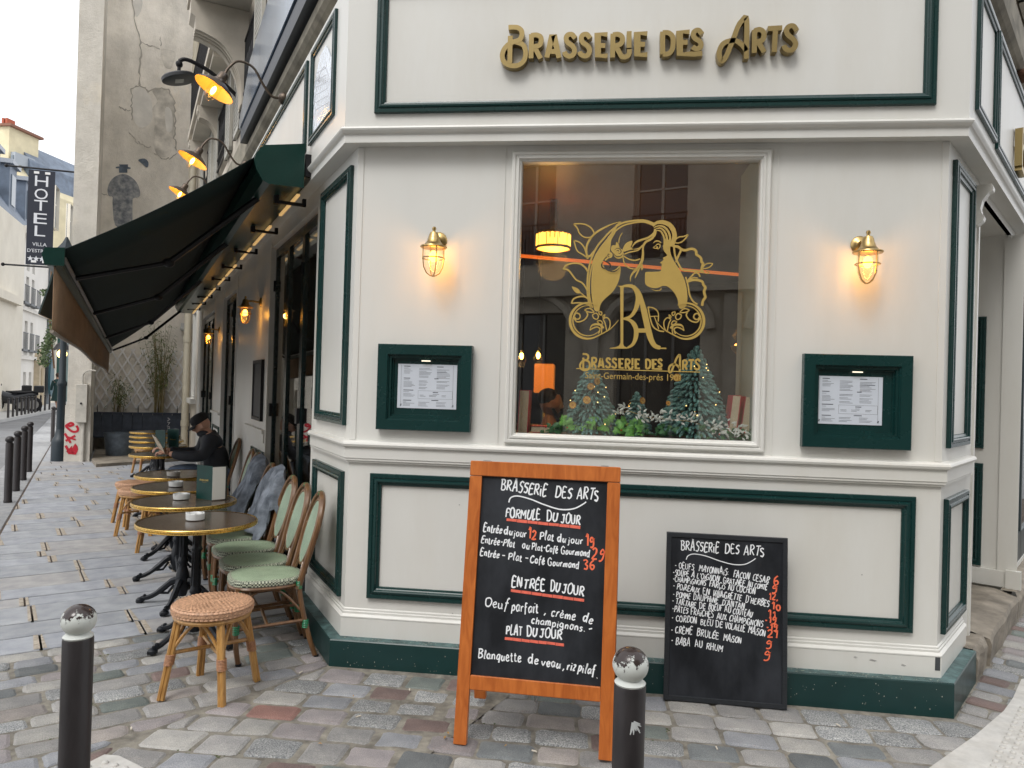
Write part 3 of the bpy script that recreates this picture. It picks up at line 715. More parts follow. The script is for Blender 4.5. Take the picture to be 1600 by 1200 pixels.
# side walls, back wall and soffit of the lobby (recess 1.5 m deep)
rb.add([FR(.95, 0, .1), FR(.95, -1.5, .1), FR(.95, -1.5, 2.95), FR(.95, 0, 2.95)], [(0, 1, 2, 3)])
rb.add([FR(2.49, 0, .1), FR(2.49, -1.5, .1), FR(2.49, -1.5, 2.93), FR(2.49, 0, 2.93)], [(0, 1, 2, 3)])
rb.add([FR(.95, 0, 2.93), FR(2.49, 0, 2.93), FR(2.49, -1.5, 2.93), FR(.95, -1.5, 2.93)], [(0, 1, 2, 3)])
rb.add([FR(.95, -1.5, .1), FR(2.49, -1.5, .1), FR(2.49, -1.5, 2.93), FR(.95, -1.5, 2.93)], [(0, 1, 2, 3)])
mk('lobby_wall', rb, WHITE, BR)
FJ = lambda o, q, z: FR(2.49-q, -o, z)      # face of the far jamb, seen from the street corner
molding(FJ, .15, .95, 1.235, 2.29, 0, .85); molding(FJ, .15, .95, .30, 1.115, 0, .85)
jb = MB(); jb.box((-.09, .0, .17), (.04, .018, 2.9), FJ); jb.box((-.10, 0, .16), (1.4, .028, .285), FJ); jb.box((-.12, 0, .16), (-.02, .05, .30), FJ); mk('jamb_board', jb, WHITE, BR)
def corbel(F, s):
    m = MB(); prof = [(0, 2.60), (.03, 2.60), (.075, 2.635), (.085, 2.665), (.06, 2.70), (.05, 2.74), (.065, 2.80), (.115, 2.86), (.15, 2.875), (.155, 2.90), (.14, 2.93), (0, 2.93)]
    m.prism([F(s, o*.62, 2.93-(2.93-z)*.74) for o, z in prof], Rd*.07); return mk('corbel', m, WHITE, BR)
corbel(FR, .80); corbel(FR, 2.52)
# stone threshold blocks
M_STEP = M_('worn limestone step', (.235, .205, .165), .8, var=.3, vscale=5, bump=.9, bscale=14, col2=(.33, .29, .235), dirt=.4, aniso=(1, 1, 2))
st = thing('stone_step', 'worn stone threshold step in front of the right doorway', 'step', tuple(FR(1.5, 0, 0)))
def block(s0, s1, o0, o1, z, nm='step_block', seed=1):
    r = random.Random(seed); ns, no = 10, 5; m = MB(); g = []
    for i in range(ns+1):
        row = []
        for j in range(no+1):
            u = s0+(s1-s0)*i/ns; o = o0+(o1-o0)*j/no+(r.uniform(-.012, .004) if j == no else 0)
            zz = z-(.018 if j == no else 0)+r.uniform(-.004, .004)-(.02 if (i in (0, ns) and j == no) else 0)
            row.append(FR(u, o, zz))
        g.append(row)
    vs = [p for row in g for p in row]; K = no+1
    fs = [(i*K+j, i*K+j+1, (i+1)*K+j+1, (i+1)*K+j) for i in range(ns) for j in range(no)]
    b = len(vs); low = [Vector((g[i][no].x, g[i][no].y, -.1)) for i in range(ns+1)]; mid = [Vector((*(g[i][no]+Rn*.012).xy, g[i][no].z-.03)) for i in range(ns+1)]
    vs += mid+low
    for i in range(ns):
        fs += [(i*K+no, b+i, b+i+1, (i+1)*K+no), (b+i, b+ns+1+i, b+ns+2+i, b+i+1)]
    for i, q in ((0, 0), (ns, 1)): vs += [Vector((p.x, p.y, -.1)) for p in (g[i][0],)]; fs.append((i*K, len(vs)-1, b+ns+1+i, b+i, i*K+no) if not q else (i*K, i*K+no, b+i, b+ns+1+i, len(vs)-1))
    m.add(vs, fs, False); return mk(nm, m, M_STEP, st)
block(.63, .99, -.02, .095, .150, seed=1); block(1.0, 2.35, -.62, .11, .165, seed=2); block(2.36, 4.4, -.0, .12, .16, seed=3)
fl = MB(); fl.box((.96, -1.49, .10), (2.48, -.63, .162), FR); mk('red_tile_floor', fl, M_('red floor tile', (.25, .05, .03), .4, var=.2, vscale=8), st)
# far right glazed door: frame, glass
def window_bank(s0, s1, z0, z1, label):
    t = thing('street_window', label, 'glass door', tuple(FR(s0, 0, z0)))
    m = MB()
    for s in (s0, (s0+s1)/2, s1-.06): m.box((s, -.05, z0), (s+.06, -.005, z1), FR)
    m.box((s0+.06, -.05, z0), (s1-.06, -.005, z0+.25), FR); m.box((s0+.06, -.05, z1-.08), (s1-.06, -.005, z1), FR)
    mk('frame', m, M_('grey green door frame', (.035, .05, .055), .35), t)
    g = MB(); g.box((s0+.06, -.032, z0+.25), (s1-.06, -.026, z1-.08), FR); mk('pane', g, GLASSD, t)
window_bank(2.64, 4.58, .2, 2.92, 'dark framed street glazing just right of the white jamb at the picture edge')
# ---------------------------------------------------------------- interior
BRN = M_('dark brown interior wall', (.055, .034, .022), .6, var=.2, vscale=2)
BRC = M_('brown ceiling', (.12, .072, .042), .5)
rm = MB(); 
rc = [Vector((-1.30, WY+.18, 0)), Vector((1.62, WY+.18, 0)), FR(.9, -.35, 0)+Vector((0, 0, 0)), Vector((1.9, 9.5, 0)), FL(10.8, -2.6, 0), FL(10.8, -.5, 0), FL(1.0, -.5, 0)]
rc[2] = FR(.85, -.2, 0); rc.insert(3, FR(.95, -1.55, 0)); rc.insert(4, Vector((2.1, 7.2, 0)))
rm.add([p+Vector((0, 0, .01)) for p in rc], [tuple(range(len(rc)))])
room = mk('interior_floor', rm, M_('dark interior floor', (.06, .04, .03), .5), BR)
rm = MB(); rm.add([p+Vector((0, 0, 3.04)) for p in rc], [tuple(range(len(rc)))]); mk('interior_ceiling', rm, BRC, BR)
rm = MB()
for i in range(2, 7):
    a, b = rc[i], rc[(i+1) % len(rc)]; rm.quad(a, b, b+Vector((0, 0, 3.04)), a+Vector((0, 0, 3.04)))
# inner returns right and left of the shop window
rm.quad(rc[1], rc[2], rc[2]+Vector((0, 0, 3.04)), rc[1]+Vector((0, 0, 3.04)))
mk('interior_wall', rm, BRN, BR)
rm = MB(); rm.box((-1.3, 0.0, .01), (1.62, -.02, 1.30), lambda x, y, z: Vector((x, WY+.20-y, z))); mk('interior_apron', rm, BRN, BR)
sh = MB(); sh.box((-.62, WY+.06, 1.30), (.98, WY+.62, 1.335)); mk('display_shelf', sh, M_('dark shelf', (.05, .035, .03), .5), BR)
pl = MB(); pl.box((.845, WY+.10, 1.30), (.905, WY+.62, 2.98)); mk('window_reveal', pl, M_('pale green grey reveal', (.30, .34, .31), .6), BR)

# ================================================================== LETTERING
# handwritten stroke font: width | strokes (x,y pairs, cap height 10, x-height 6)
HW = {
'A': '7|0,0 3,10 4,10 6.6,0|1.2,3.6 5.8,3.8', 'B': '6.5|1,10 .8,0|0,9.6 3.5,10.2 5.4,8.4 3.6,5.8 1,5.4|1,5.4 4.6,5.2 6,3 4.4,.4 .6,-.2', 'C': '6.5|6,8.6 4,10.2 1,8 .3,4 1.6,.6 4,0 6.2,1.6',
'D': '7|1,10 .8,0|0,9.8 4,9.8 6.6,7 6.2,2.4 3.6,0 0,.2', 'E': '5.8|5.4,9.8 .9,10 .6,0 5.6,.2|.8,5.4 4.6,5.6', 'F': '5.6|.8,0 1,10 5.6,9.8|.9,5.4 4.4,5.6', 'G': '7|6,8.4 3.6,10.2 .8,7.6 .3,3.4 2,.2 5,.2 6,2.2 5.8,4.4 3.6,4.4',
'H': '6.8|.8,10 .6,0|5.8,10.2 6,0|.6,5 6,5.4', 'I': '1.8|.9,10 .8,0', 'J': '5.6|1,9.8 5.6,10|3.8,10 4,3 2.8,0 .8,.4 0,2', 'L': '5.2|.9,10 .6,.2 5,.4', 'M': '8|.4,0 1,10 4,4.4 6.8,10 7.4,0', 'N': '7|.5,0 .9,10 5.6,.4 6,10',
'O': '7|3.6,10 .8,8 .3,4 1.6,.6 4,0 6.2,2 6.6,6 5.4,9 3.2,10.1', 'P': '6|.9,10.2 .6,0|0,9.4 3.6,10.4 5.8,8.4 4.6,5.6 .8,4.6', 'Q': '7|3.6,10 .8,8 .3,4 1.6,.6 4,0 6.2,2 6.6,6 5.4,9 3.2,10.1|4,2.4 6.8,-1', 'R': '6.6|.9,10.2 .6,0|0,9.6 3.6,10.4 5.6,8.4 4.4,5.8 1,5|2,5.2 6.4,0',
'S': '5.6|5.2,8.8 3.4,10.2 1,9 1,6.8 4.4,4.6 4.8,2 3,0 .2,1', 'T': '6.4|0,9.8 6.2,10|3.2,9.8 3,0', 'U': '6.6|.6,10 .4,3.4 1.8,.3 4.2,.3 5.8,3 6,10', 'V': '6.6|0,10 3,0 6.2,10', 'X': '6|.2,10 5.8,0|5.6,10 .2,0', 'Y': '6|0,10 3,5 5.8,10|3,5 2.8,0', 'Z': '6|.4,9.8 5.6,10 .4,.2 5.8,.2', 'W': '8|0,10 2,0 4,7 6,0 8,10', 'K': '6|.8,10 .8,0|5.4,10 .9,5 5.8,0',
'a': '5|4.2,5 2.4,6.2 .6,4.2 .6,1.4 2.2,0 4,2.4 4.3,5.6 4.2,1.4 5.2,.2', 'b': '4.8|.8,10 .7,.6 2.8,0 4.6,2 4.2,4.6 2.4,5.6 .8,4.2', 'c': '4|3.8,5 2.2,6 .6,4.4 .5,1.6 2,0 4,1', 'd': '5.2|4.2,5 2.2,5.8 .6,4 .7,1 2.4,0 4.2,2|4.5,10 4.3,1 5.2,.2', 'e': '4.4|.6,2.8 3.8,3.8 3.4,5.6 1.8,6 .5,3.8 .8,1 2.4,0 4.4,1.2',
'f': '3.6|3.8,9.4 2.6,10.2 1.6,8 1.4,-3|0,5.2 3.4,5.6', 'g': '5|4.2,5 2.2,6 .6,4 .8,1.4 2.6,.8 4.2,3|4.4,5.8 4.3,-1.6 2.6,-3.4 .6,-2.2', 'h': '4.8|.8,10 .7,0|.8,3.6 2.8,6 4,4.6 4,0', 'i': '1.9|.9,5.8 .8,.4 1.6,0|1,8 1.1,8.5', 'j': '2|1.4,5.8 1.2,-2 -.4,-3|1.4,8 1.5,8.5', 'l': '2.4|.4,2 1.8,8 1.3,10 .8,8 .8,1 2,.2', 'm': '7|.6,5.8 .6,0|.6,3.6 2.2,6 3.4,4.6 3.4,0|3.4,3.6 5,6 6.2,4.6 6.2,0', 'n': '4.8|.6,5.8 .6,0|.6,3.6 2.6,6 4,4.6 4,0',
'o': '4.6|2.4,6 .6,4.4 .6,1.4 2.2,0 4,1.6 4,4.4 2.4,6 4.6,5.2', 'p': '4.8|.9,6 .6,-3.4|.8,4.2 2.6,6 4.4,4.4 4,1.4 2,.2 .8,1.4', 'q': '5|4.2,5 2.2,6 .6,4 .8,1 2.6,.2 4.2,2.6|4.4,5.8 4.2,-3.4', 'r': '3.6|.7,5.8 .6,0|.7,3.4 2,5.8 3.6,5.4', 's': '3.8|3.4,5.2 2,6 .8,4.8 3.2,2 2.4,.1 .4,.6', 't': '3.4|1.6,8.8 1.4,1.4 2.4,0 3.4,.8|0,6 3.2,6.4', 'u': '4.8|.6,5.8 .6,1.4 2,0 3.8,2 4,5.8 4,.8 4.8,.1', 'v': '4.4|.2,5.8 2,.2 4.2,5.8', 'z': '4|.6,5.8 3.6,5.8 .6,.2 3.8,.2', 'x': '4|.4,5.8 3.8,0|3.6,5.8 .2,0', 'y': '4.6|.6,5.8 1,2.4 3.8,2|4.2,5.8 3.6,-2 1,-3',
'0': '5.4|2.8,10 .6,7 .6,3 2.4,0 4.6,2 4.8,7 2.8,10', '1': '3.4|.4,7.6 2.4,10 2.2,0', '2': '5.6|.6,8 2.4,10 4.8,8.6 3.8,5 .4,.4 5.4,.4', '3': '5.4|.6,9 3,10 4.8,8 2.4,5.6 4.8,3.4 3.4,.2 .4,.6', '6': '5.4|4.4,9.8 1.4,7 .6,2.8 2.4,0 4.8,1.8 4,4.8 1.2,4.2', '9': '5.4|4.6,8 2.6,10 .6,8 1.4,5.6 4.4,6.6 4.8,9 4.4,2 2.4,-1 .4,-.4',
'-': '4|.5,4.6 3.4,4.8', ',': '2|1.2,.8 .4,-2', '.': '2|.8,.2 1.2,.4', "'": '1.8|1,10.4 .7,8.2', ':': '2|1,5 1,5.5|1,1 1,1.5', ' ': '3.2'}
ACC = {'É': ('E', "1.8,11.4 4,13.4"), 'È': ('E', "1.6,13.4 3.6,11.4"), 'À': ('A', "2,13.4 4,11.4"), 'Â': ('A', "1.8,11.4 3.4,13 5,11.4"), 'Î': ('I', "-.6,11.4 .9,13 2.4,11.4"), 'Û': ('U', "1.8,11.4 3.2,13 4.8,11.4"), 'Ç': ('C', "3.6,0 4.2,-1.6 2.6,-2.4"), 'é': ('e', "1.8,7.4 3.6,9.4"), 'è': ('e', "1.4,9.4 3,7.4"), 'Œ': ('O', "6.4,9.8 10,10|6.4,5 9.2,5.2|6.4,.2 10,.3"), 'œ': ('o', '')}
def glyph(c):
    if c in ACC:
        b, a = ACC[c]; w_, st = glyph(b); st = st+[[tuple(float(v) for v in p.split(',')) for p in s.split()] for s in a.split('|') if s]
        return (w_ if c != 'Œ' else 10.6), st
    q = HW[c].split('|'); return float(q[0]), [[tuple(float(v) for v in p.split(',')) for p in s.split()] for s in q[1:]]
def write(mb, text, F, x0, y0, x1, y1, h, wd, o0=.0005, o1=.0015, rr=None, ls=1.6, lower_tail=True):
    """hand lettering of cap height h from (x0,y0) to (x1,y1) in surface coordinates"""
    rr = rr or random.Random(len(text)); pos = []; t = 0
    for c in text: g, st = glyph(c); pos.append((t, st)); t += g+ls
    L = math.hypot(x1-x0, y1-y0)*(.95 if len(text) > 1 else 1); kx = L/(t-ls); ky = h*1.06/10; LL = math.hypot(x1-x0, y1-y0); ux, uy = (x1-x0)/LL, (y1-y0)/LL; n = 0
    for t0, st in pos:
        jy = rr.uniform(-.5, .5); js = rr.uniform(.88, 1.12); sl = rr.uniform(-.06, .12)
        for s in st:
            pts = []; s = [(x+rr.uniform(-.28, .28), y+rr.uniform(-.28, .28)) for x, y in s]
            for (x, y) in (bez(s, 4) if len(s) > 2 else s):
                y2 = (y*js+jy)*ky; X = (t0+x)*kx+y2*sl; pts.append((x0+ux*X-uy*y2, y0+uy*X+ux*y2))
            n += 1; wk = wd*rr.uniform(.78, 1.08); mb.ribbon(pts, [wk*rr.uniform(.8, 1.12) for _ in pts], F, o0, o1+.00004*(n % 7))
def plane_local(P, n):
    """local frame on a board: returns (to_local from pixel, F)"""
    n = Vector(n).normalized(); ux = Vector((0, 0, 1)).cross(n).normalized()*1; uy = n.cross(ux).normalized()
    P = Vector(P)
    def px(x, y): q = onp(x, y, P, n)-P; return (q.dot(ux), q.dot(uy))
    def F(u, o, v): return P+ux*u+uy*v+n*o
    return px, F

# ---------------------------------------------------------------- raised gold shop sign (measured on the fascia, zoom units)
S8 = 3.077
def zz(x, y): p = ony(760+x/S8, y/S8, WY-.13); return (p.x, p.z)
GL = []
def gs(key, *strokes): GL.append((key, strokes))
gs('B', [(108, 140), (128, 139), (152, 141), (170, 155), (172, 178), (160, 200), (136, 208), (116, 216)], [(117, 180), (114, 310)], [(121, 208), (155, 212), (182, 228), (190, 262), (182, 298), (155, 320), (118, 322), (88, 305), (78, 278), (84, 250), (100, 228), (118, 214)])
gs('R', [(218, 172), (216, 288)], [(216, 178), (242, 176), (262, 186), (264, 208), (254, 226), (226, 232)], [(234, 236), (262, 288)])
gs('A', [(291, 284), (318, 178), (326, 178), (350, 286)], [(302, 254), (338, 256)])
gs('S', [(428, 192), (412, 174), (392, 176), (384, 192), (392, 212), (414, 228), (424, 248), (418, 270), (400, 278), (382, 270), (376, 256)])
gs('S', [(499, 192), (484, 174), (464, 176), (456, 192), (464, 212), (486, 228), (496, 248), (490, 270), (472, 277), (454, 268), (448, 256)])
gs('E', [(582, 174), (535, 173), (536, 275), (582, 276)], [(536, 226), (572, 227)])
gs('R', [(608, 170), (606, 284)], [(608, 175), (634, 173), (652, 186), (652, 208), (640, 222), (614, 228)], [(622, 230), (640, 262), (652, 280), (676, 278), (686, 262), (687, 244)])
gs('I', [(686, 158), (685, 238)])
gs('E', [(773, 170), (724, 169), (725, 271), (773, 270)], [(724, 220), (762, 221)])
gs('D', [(846, 160), (846, 268)], [(846, 165), (874, 166), (893, 184), (896, 216), (890, 248), (872, 266), (846, 267)])
gs('E', [(975, 162), (927, 163), (928, 268), (975, 267), (1000, 268), (1036, 264)], [(928, 212), (966, 211)])
gs('S', [(1034, 172), (1018, 154), (1000, 158), (992, 174), (1000, 192), (1022, 206), (1030, 222), (1022, 238), (1004, 242), (988, 232)])
gs('A', [(1246, 290), (1248, 104), (1222, 112), (1204, 142), (1186, 190), (1166, 240), (1148, 282), (1130, 300), (1118, 280), (1118, 250), (1134, 220), (1162, 206), (1196, 204), (1228, 226), (1246, 252)])
gs('R', [(1286, 152), (1284, 262)], [(1286, 156), (1310, 150), (1328, 162), (1330, 186), (1318, 204), (1288, 208)], [(1304, 210), (1332, 258)])
gs('T', [(1350, 146), (1418, 142)], [(1386, 146), (1380, 258)])
gs('S', [(1488, 156), (1472, 134), (1450, 136), (1438, 154), (1446, 176), (1470, 196), (1482, 218), (1474, 240), (1454, 250), (1434, 242), (1426, 226)])
SIGN = []       # (letter, strokes in metres on the fascia)
STR = {'T', 'E', 'I'}
for key, st in GL:
    S2 = []
    for s in st:
        sm = bez(s, 5) if (len(s) > 3 and key not in STR and not (key == 'A' and len(s) == 4)) else s
        S2.append([zz(*p) for p in sm])
    SIGN.append((key, S2))
sg = thing('shop_sign', 'raised gold letters spelling BRASSERIE DES ARTS on the front fascia', 'sign letters', (0, WY-.1, 3.36))
for key, st in SIGN:
    mb = MB()
    for i, s in enumerate(st): mb.ribbon(s, .0265, FF, .104, .150-.0004*i)
    mk('letter', mb, LETTER, sg)
# brass letter on the right fascia, cut by the picture edge
mb = MB(); s0 = 1.63
for i, s in enumerate(([(s0+.30, 3.47), (s0+.1, 3.50), (s0+.03, 3.49)], [(s0+.02, 3.24), (s0+.02, 3.50)], bez([(s0+.03, 3.38), (s0+.2, 3.37), (s0+.28, 3.30), (s0+.2, 3.22), (s0+.02, 3.23)], 4))): mb.ribbon(s, .035, FR, .104, .15-.0005*i)
sg2 = thing('side_sign', 'gold raised letter on the right hand fascia at the picture edge', 'sign letters', tuple(FR(s0, .1, 3.2)))
mk('letter', mb, LETTER, sg2)
# ---------------------------------------------------------------- window decal
DY = WY+.0295       # just on the street face of the pane
def FD(u, o, z): return Vector((u, DY-o, z))
def dpx(x, y): p = ony(x, y, DY); return (p.x, p.z)
DEC = thing('window_decal', 'gold emblem of a woman in profile with BA monogram on the shop window', 'window decal', (.2, DY, 1.66))
def E(x, y): return dpx(880+x/4.2875, 330+y/4.2875)
dn = [0]
def lay():
    dn[0] += 1; return .0006+.00006*dn[0]
def dfill(name, pts, n=4):
    q = [E(*p) for p in (bez(pts, n, True) if n else pts)]; mb = MB(); o = lay()
    mb.add([FD(a, o, b) for a, b in q], [tuple(range(len(q)))])
    return mb
def dst(mb, pts, w, n=5, taper=None):
    q = bez(pts, n) if n and len(pts) > 2 else pts
    k = len(q); W = w*1.45/4.2875/FPX*4.35
    ws = [W]*k
    if taper: ws = [W*(taper[0]+(1-taper[0])*min(1, i/(k*.35))) * (taper[1]+(1-taper[1])*min(1, (k-1-i)/(k*.35))) for i in range(k)]
    o = lay(); mb.ribbon([E(*p) for p in q], ws, FD, o-.00003, o); return mb
mb = dfill('', [(352, 140), (322, 158), (292, 192), (262, 232), (234, 275), (214, 318), (200, 362), (192, 410), (188, 470), (188, 530), (193, 590), (203, 640), (214, 668), (240, 668), (247, 636), (262, 606), (292, 576), (324, 548), (352, 510), (372, 466), (382, 420), (385, 385), (378, 364), (352, 388), (318, 402), (290, 396), (268, 372), (262, 345), (276, 318), (296, 298), (312, 270), (318, 230), (324, 190)], 3)
for pts, wd, tp in (([(600, 92), (540, 72), (470, 78), (400, 98), (340, 142), (290, 196), (246, 252), (210, 316), (188, 384), (176, 456), (174, 530), (180, 590), (196, 650)], 7, None), ([(606, 82), (545, 62), (470, 64), (395, 80), (326, 126), (270, 184), (228, 236), (196, 300), (174, 372), (163, 450), (162, 530), (170, 600), (184, 646)], 8, None),
                    ([(160, 300), (180, 300), (206, 270), (240, 220)], 10, (1, .3)), ([(165, 320), (155, 270), (160, 225), (185, 180), (225, 140), (280, 108), (340, 82), (388, 70)], 9, (1, .2)), ([(388, 70), (362, 92), (345, 120), (326, 150), (300, 178)], 10, (.2, .6))): dst(mb, pts, wd, 5, tp)
mk('hair_and_frame', mb, DECAL, DEC)
# head: neck and face edge as solid, hair strands as strokes
mb = dfill('', [(668, 240), (676, 268), (694, 290), (690, 302), (668, 312), (672, 322), (664, 334), (646, 345), (660, 352), (657, 372), (655, 396), (640, 404), (600, 406), (560, 407), (549, 414), (548, 440), (548, 478), (556, 496), (576, 508), (606, 516), (640, 512), (668, 500), (696, 504), (724, 524), (750, 556), (768, 598), (776, 648), (800, 652), (820, 640), (830, 610), (832, 560), (824, 500), (808, 448), (784, 400), (752, 350), (728, 306), (716, 262), (718, 220), (705, 190), (690, 180), (676, 206)], 2)
for pts, wd, tp in (([(600, 100), (625, 78), (668, 74), (712, 92), (738, 128), (746, 170), (736, 206), (726, 236)], 20, (.5, 1)), ([(606, 112), (640, 98), (676, 106), (704, 136), (716, 176), (712, 210), (714, 240)], 9, (.4, 1)), ([(620, 118), (652, 114), (680, 138), (694, 176), (694, 210), (698, 250)], 9, (.4, 1)),
                    ([(626, 128), (652, 134), (672, 166), (678, 200), (676, 250)], 8, (.4, 1)), ([(616, 118), (608, 146), (572, 176), (530, 190), (490, 206), (466, 232), (458, 252)], 9, (1, .15)), ([(618, 128), (614, 156), (590, 186), (556, 204), (530, 236), (502, 250), (470, 256)], 10, (1, .2)),
                    ([(560, 200), (536, 240), (534, 290), (526, 336), (500, 380), (470, 410), (452, 440), (450, 472)], 12, (.3, .15)), ([(532, 300), (524, 350), (506, 392), (486, 436), (480, 450)], 7, (.3, .15)), ([(526, 352), (528, 376), (526, 398)], 8, (.6, .1)),
                    ([(602, 216), (620, 200), (642, 202), (656, 214)], 6, (.2, .6)), ([(600, 246), (618, 232), (634, 220), (648, 226), (646, 244), (632, 256)], 5, (.3, .5)), ([(604, 246), (622, 250), (636, 248)], 4, None), ([(628, 236), (628, 246)], 8, None),
                    ([(585, 520), (620, 532), (650, 528), (656, 514)], 4, (.1, 1)), ([(745, 206), (756, 186), (780, 172), (806, 170), (834, 160), (814, 188), (790, 208), (764, 214), (748, 208)], 6, None),
                    ([(736, 236), (768, 238), (792, 256), (820, 262), (846, 254), (872, 254), (890, 268), (892, 290), (912, 304), (924, 318), (926, 340), (936, 350), (930, 374), (928, 396), (940, 410)], 11, None), ([(792, 256), (776, 290), (762, 322), (752, 344)], 9, (1, .4)), ([(742, 240), (750, 300), (776, 360), (800, 392), (850, 398), (900, 402), (930, 408)], 8, None),
                    ([(932, 384), (946, 362), (970, 350), (1000, 352), (984, 372), (962, 382), (934, 386)], 5, None), ([(936, 410), (960, 418), (978, 410), (956, 402)], 4, None), ([(830, 470), (856, 440), (884, 414), (906, 420), (916, 440)], 7, None), ([(840, 466), (870, 446), (902, 448)], 5, None),
                    ([(834, 472), (862, 462), (900, 462), (930, 472), (938, 492), (952, 512), (944, 534), (946, 556), (952, 576), (936, 600), (930, 634)], 11, None), ([(820, 440), (836, 500), (846, 560), (870, 604), (900, 624)], 7, None)): dst(mb, pts, wd, 4, tp)
mk('face_and_leaves', mb, DECAL, DEC)
mb = MB()   # rose, small leaves and left side leaves
for pts, wd in (([(70, 86), (96, 116), (110, 150), (146, 176), (190, 172), (206, 146), (186, 112), (150, 90), (110, 84), (70, 86)], 6), ([(72, 196), (80, 230), (96, 268), (130, 290), (156, 306), (150, 270), (136, 236), (108, 208), (72, 196)], 6), ([(0, 388), (22, 362), (60, 350), (110, 352), (146, 376), (164, 404)], 8), ([(0, 388), (30, 392), (50, 412), (70, 440), (90, 462), (126, 480), (150, 510), (164, 536)], 7), ([(56, 618), (70, 588), (110, 572), (150, 576), (182, 600)], 7), ([(56, 618), (100, 614), (140, 618), (180, 630)], 6), ([(112, 544), (140, 566), (164, 584)], 5),
                ([(396, 146), (378, 176), (372, 214)], 4), ([(280, 330), (300, 312), (320, 290)], 8), ([(410, 290), (440, 276), (500, 262), (526, 232)], 6), ([(404, 300), (440, 322), (480, 330), (516, 320)], 6), ([(400, 306), (410, 350), (440, 380), (480, 388), (506, 376), (524, 340)], 5), ([(262, 352), (276, 386), (310, 412), (350, 412), (376, 390)], 4)): dst(mb, pts, wd, 4)
for q in ([(58, 506), (80, 510), (104, 524), (116, 546), (96, 552), (74, 536)], [(398, 268), (404, 240), (424, 212), (462, 198), (460, 222), (452, 244), (470, 256), (440, 262), (410, 272)], [(320, 245), (332, 228), (350, 228), (356, 206), (372, 224), (378, 246), (400, 262), (404, 292), (392, 314), (366, 320), (344, 306), (336, 284), (322, 266)], [(290, 300), (296, 276), (314, 272), (330, 288), (326, 308), (308, 316)]): 
    mm = dfill('', q, 3); mb.v, b0 = mb.v+mm.v, len(mb.v); mb.f += [[b0+i for i in f] for f in mm.f]; mb.sm += mm.sm
mk('flowers', mb, DECAL, DEC)
# dark gaps of the rose, in a second vinyl
mb = MB(); dk = M_('brown vinyl line', (.035, .026, .015), .6)
for pts, wd in (([(344, 262), (358, 250), (376, 252), (388, 268), (380, 284), (366, 280)], 4), ([(338, 280), (348, 298), (366, 306), (388, 300), (398, 286)], 4), ([(356, 268), (368, 264), (374, 272)], 4), ([(268, 340), (258, 356), (262, 376), (284, 390)], 6), ([(276, 336), (300, 344), (316, 362), (310, 384)], 7), ([(300, 396), (330, 406), (356, 398), (378, 380)], 5), ([(312, 292), (302, 288), (300, 302), (312, 308)], 4)): dst(mb, pts, wd, 4, (.3, .3))
mk('rose_lines', mb, dk, DEC)
# scroll rings with flowers, left and right
mb = MB()
def ringset(cx, cy, sg_):
    arc = lambda r, a0, a1, n=14, e=1.: [(cx+sg_*r*math.cos(R_(a0+(a1-a0)*i/n)), cy-r*e*math.sin(R_(a0+(a1-a0)*i/n))) for i in range(n+1)]
    dst(mb, arc(120, 62, 300)+[(cx+sg_*(150), cy+55), (cx+sg_*205, cy-5)], 12, 2, (.4, .2)); dst(mb, arc(101, 70, 330), 6, 2, (.3, .3))
    dst(mb, [(cx-sg_*94, cy-24), (cx-sg_*80, cy-50), (cx-sg_*58, cy-44), (cx-sg_*52, cy-26), (cx-sg_*62, cy-12), (cx-sg_*80, cy-12), (cx-sg_*88, cy-24)], 6)
    dst(mb, [(cx-sg_*94, cy-20), (cx-sg_*76, cy+6), (cx-sg_*44, cy+4), (cx-sg_*16, cy-14), (cx-sg_*2, cy-40), (cx-sg_*10, cy-58)], 6)
    dst(mb, [(cx-sg_*24, cy-72), (cx, cy-82), (cx+sg_*20, cy-78), (cx+sg_*40, cy-58), (cx+sg_*22, cy-56), (cx-sg_*2, cy-60), (cx-sg_*24, cy-72)], 5)
    for q in ([(30, -40), (55, -50), (70, -30), (60, -10), (38, -18), (30, -40)], [(72, -62), (92, -56), (90, -38), (76, -44), (72, -62)], [(98, -28), (112, -40), (108, -18), (98, -28)], [(60, 4), (84, 0), (98, 20), (78, 22), (60, 4)], [(100, -10), (124, -22), (146, 0), (146, 40), (128, 70), (120, 40), (112, 10), (100, -10)]):
        dst(mb, [(cx+sg_*x, cy+y) for x, y in q], 5)
    dst(mb, [(cx+sg_*12, cy+64), (cx+sg_*24, cy+34), (cx+sg_*52, cy+24), (cx+sg_*86, cy+30), (cx+sg_*104, cy+50)], 9, 4, (.1, 1)); dst(mb, [(cx+sg_*12, cy+64), (cx+sg_*30, cy+52), (cx+sg_*60, cy+42), (cx+sg_*80, cy+56), (cx+sg_*70, cy+86)], 6)
    dst(mb, [(cx+sg_*84, cy+30), (cx+sg_*92, cy+60), (cx+sg_*88, cy+92)], 5)
ringset(166, 734, 1); ringset(822, 736, -1)
dst(mb, [(568, 642), (578, 700), (600, 770), (640, 800), (676, 806)], 6); dst(mb, [(568, 642), (610, 652), (636, 682), (636, 740)], 5); dst(mb, [(582, 706), (620, 704), (636, 706)], 4); dst(mb, [(610, 706), (630, 760), (640, 790)], 4)
mk('scrolls', mb, DECAL, DEC)
mb = dfill('', [(358, 500), (378, 508), (382, 520), (384, 880), (374, 900), (350, 912), (312, 916), (312, 921), (430, 921), (430, 915), (408, 905), (402, 890), (404, 520), (408, 508), (410, 500)], 0)
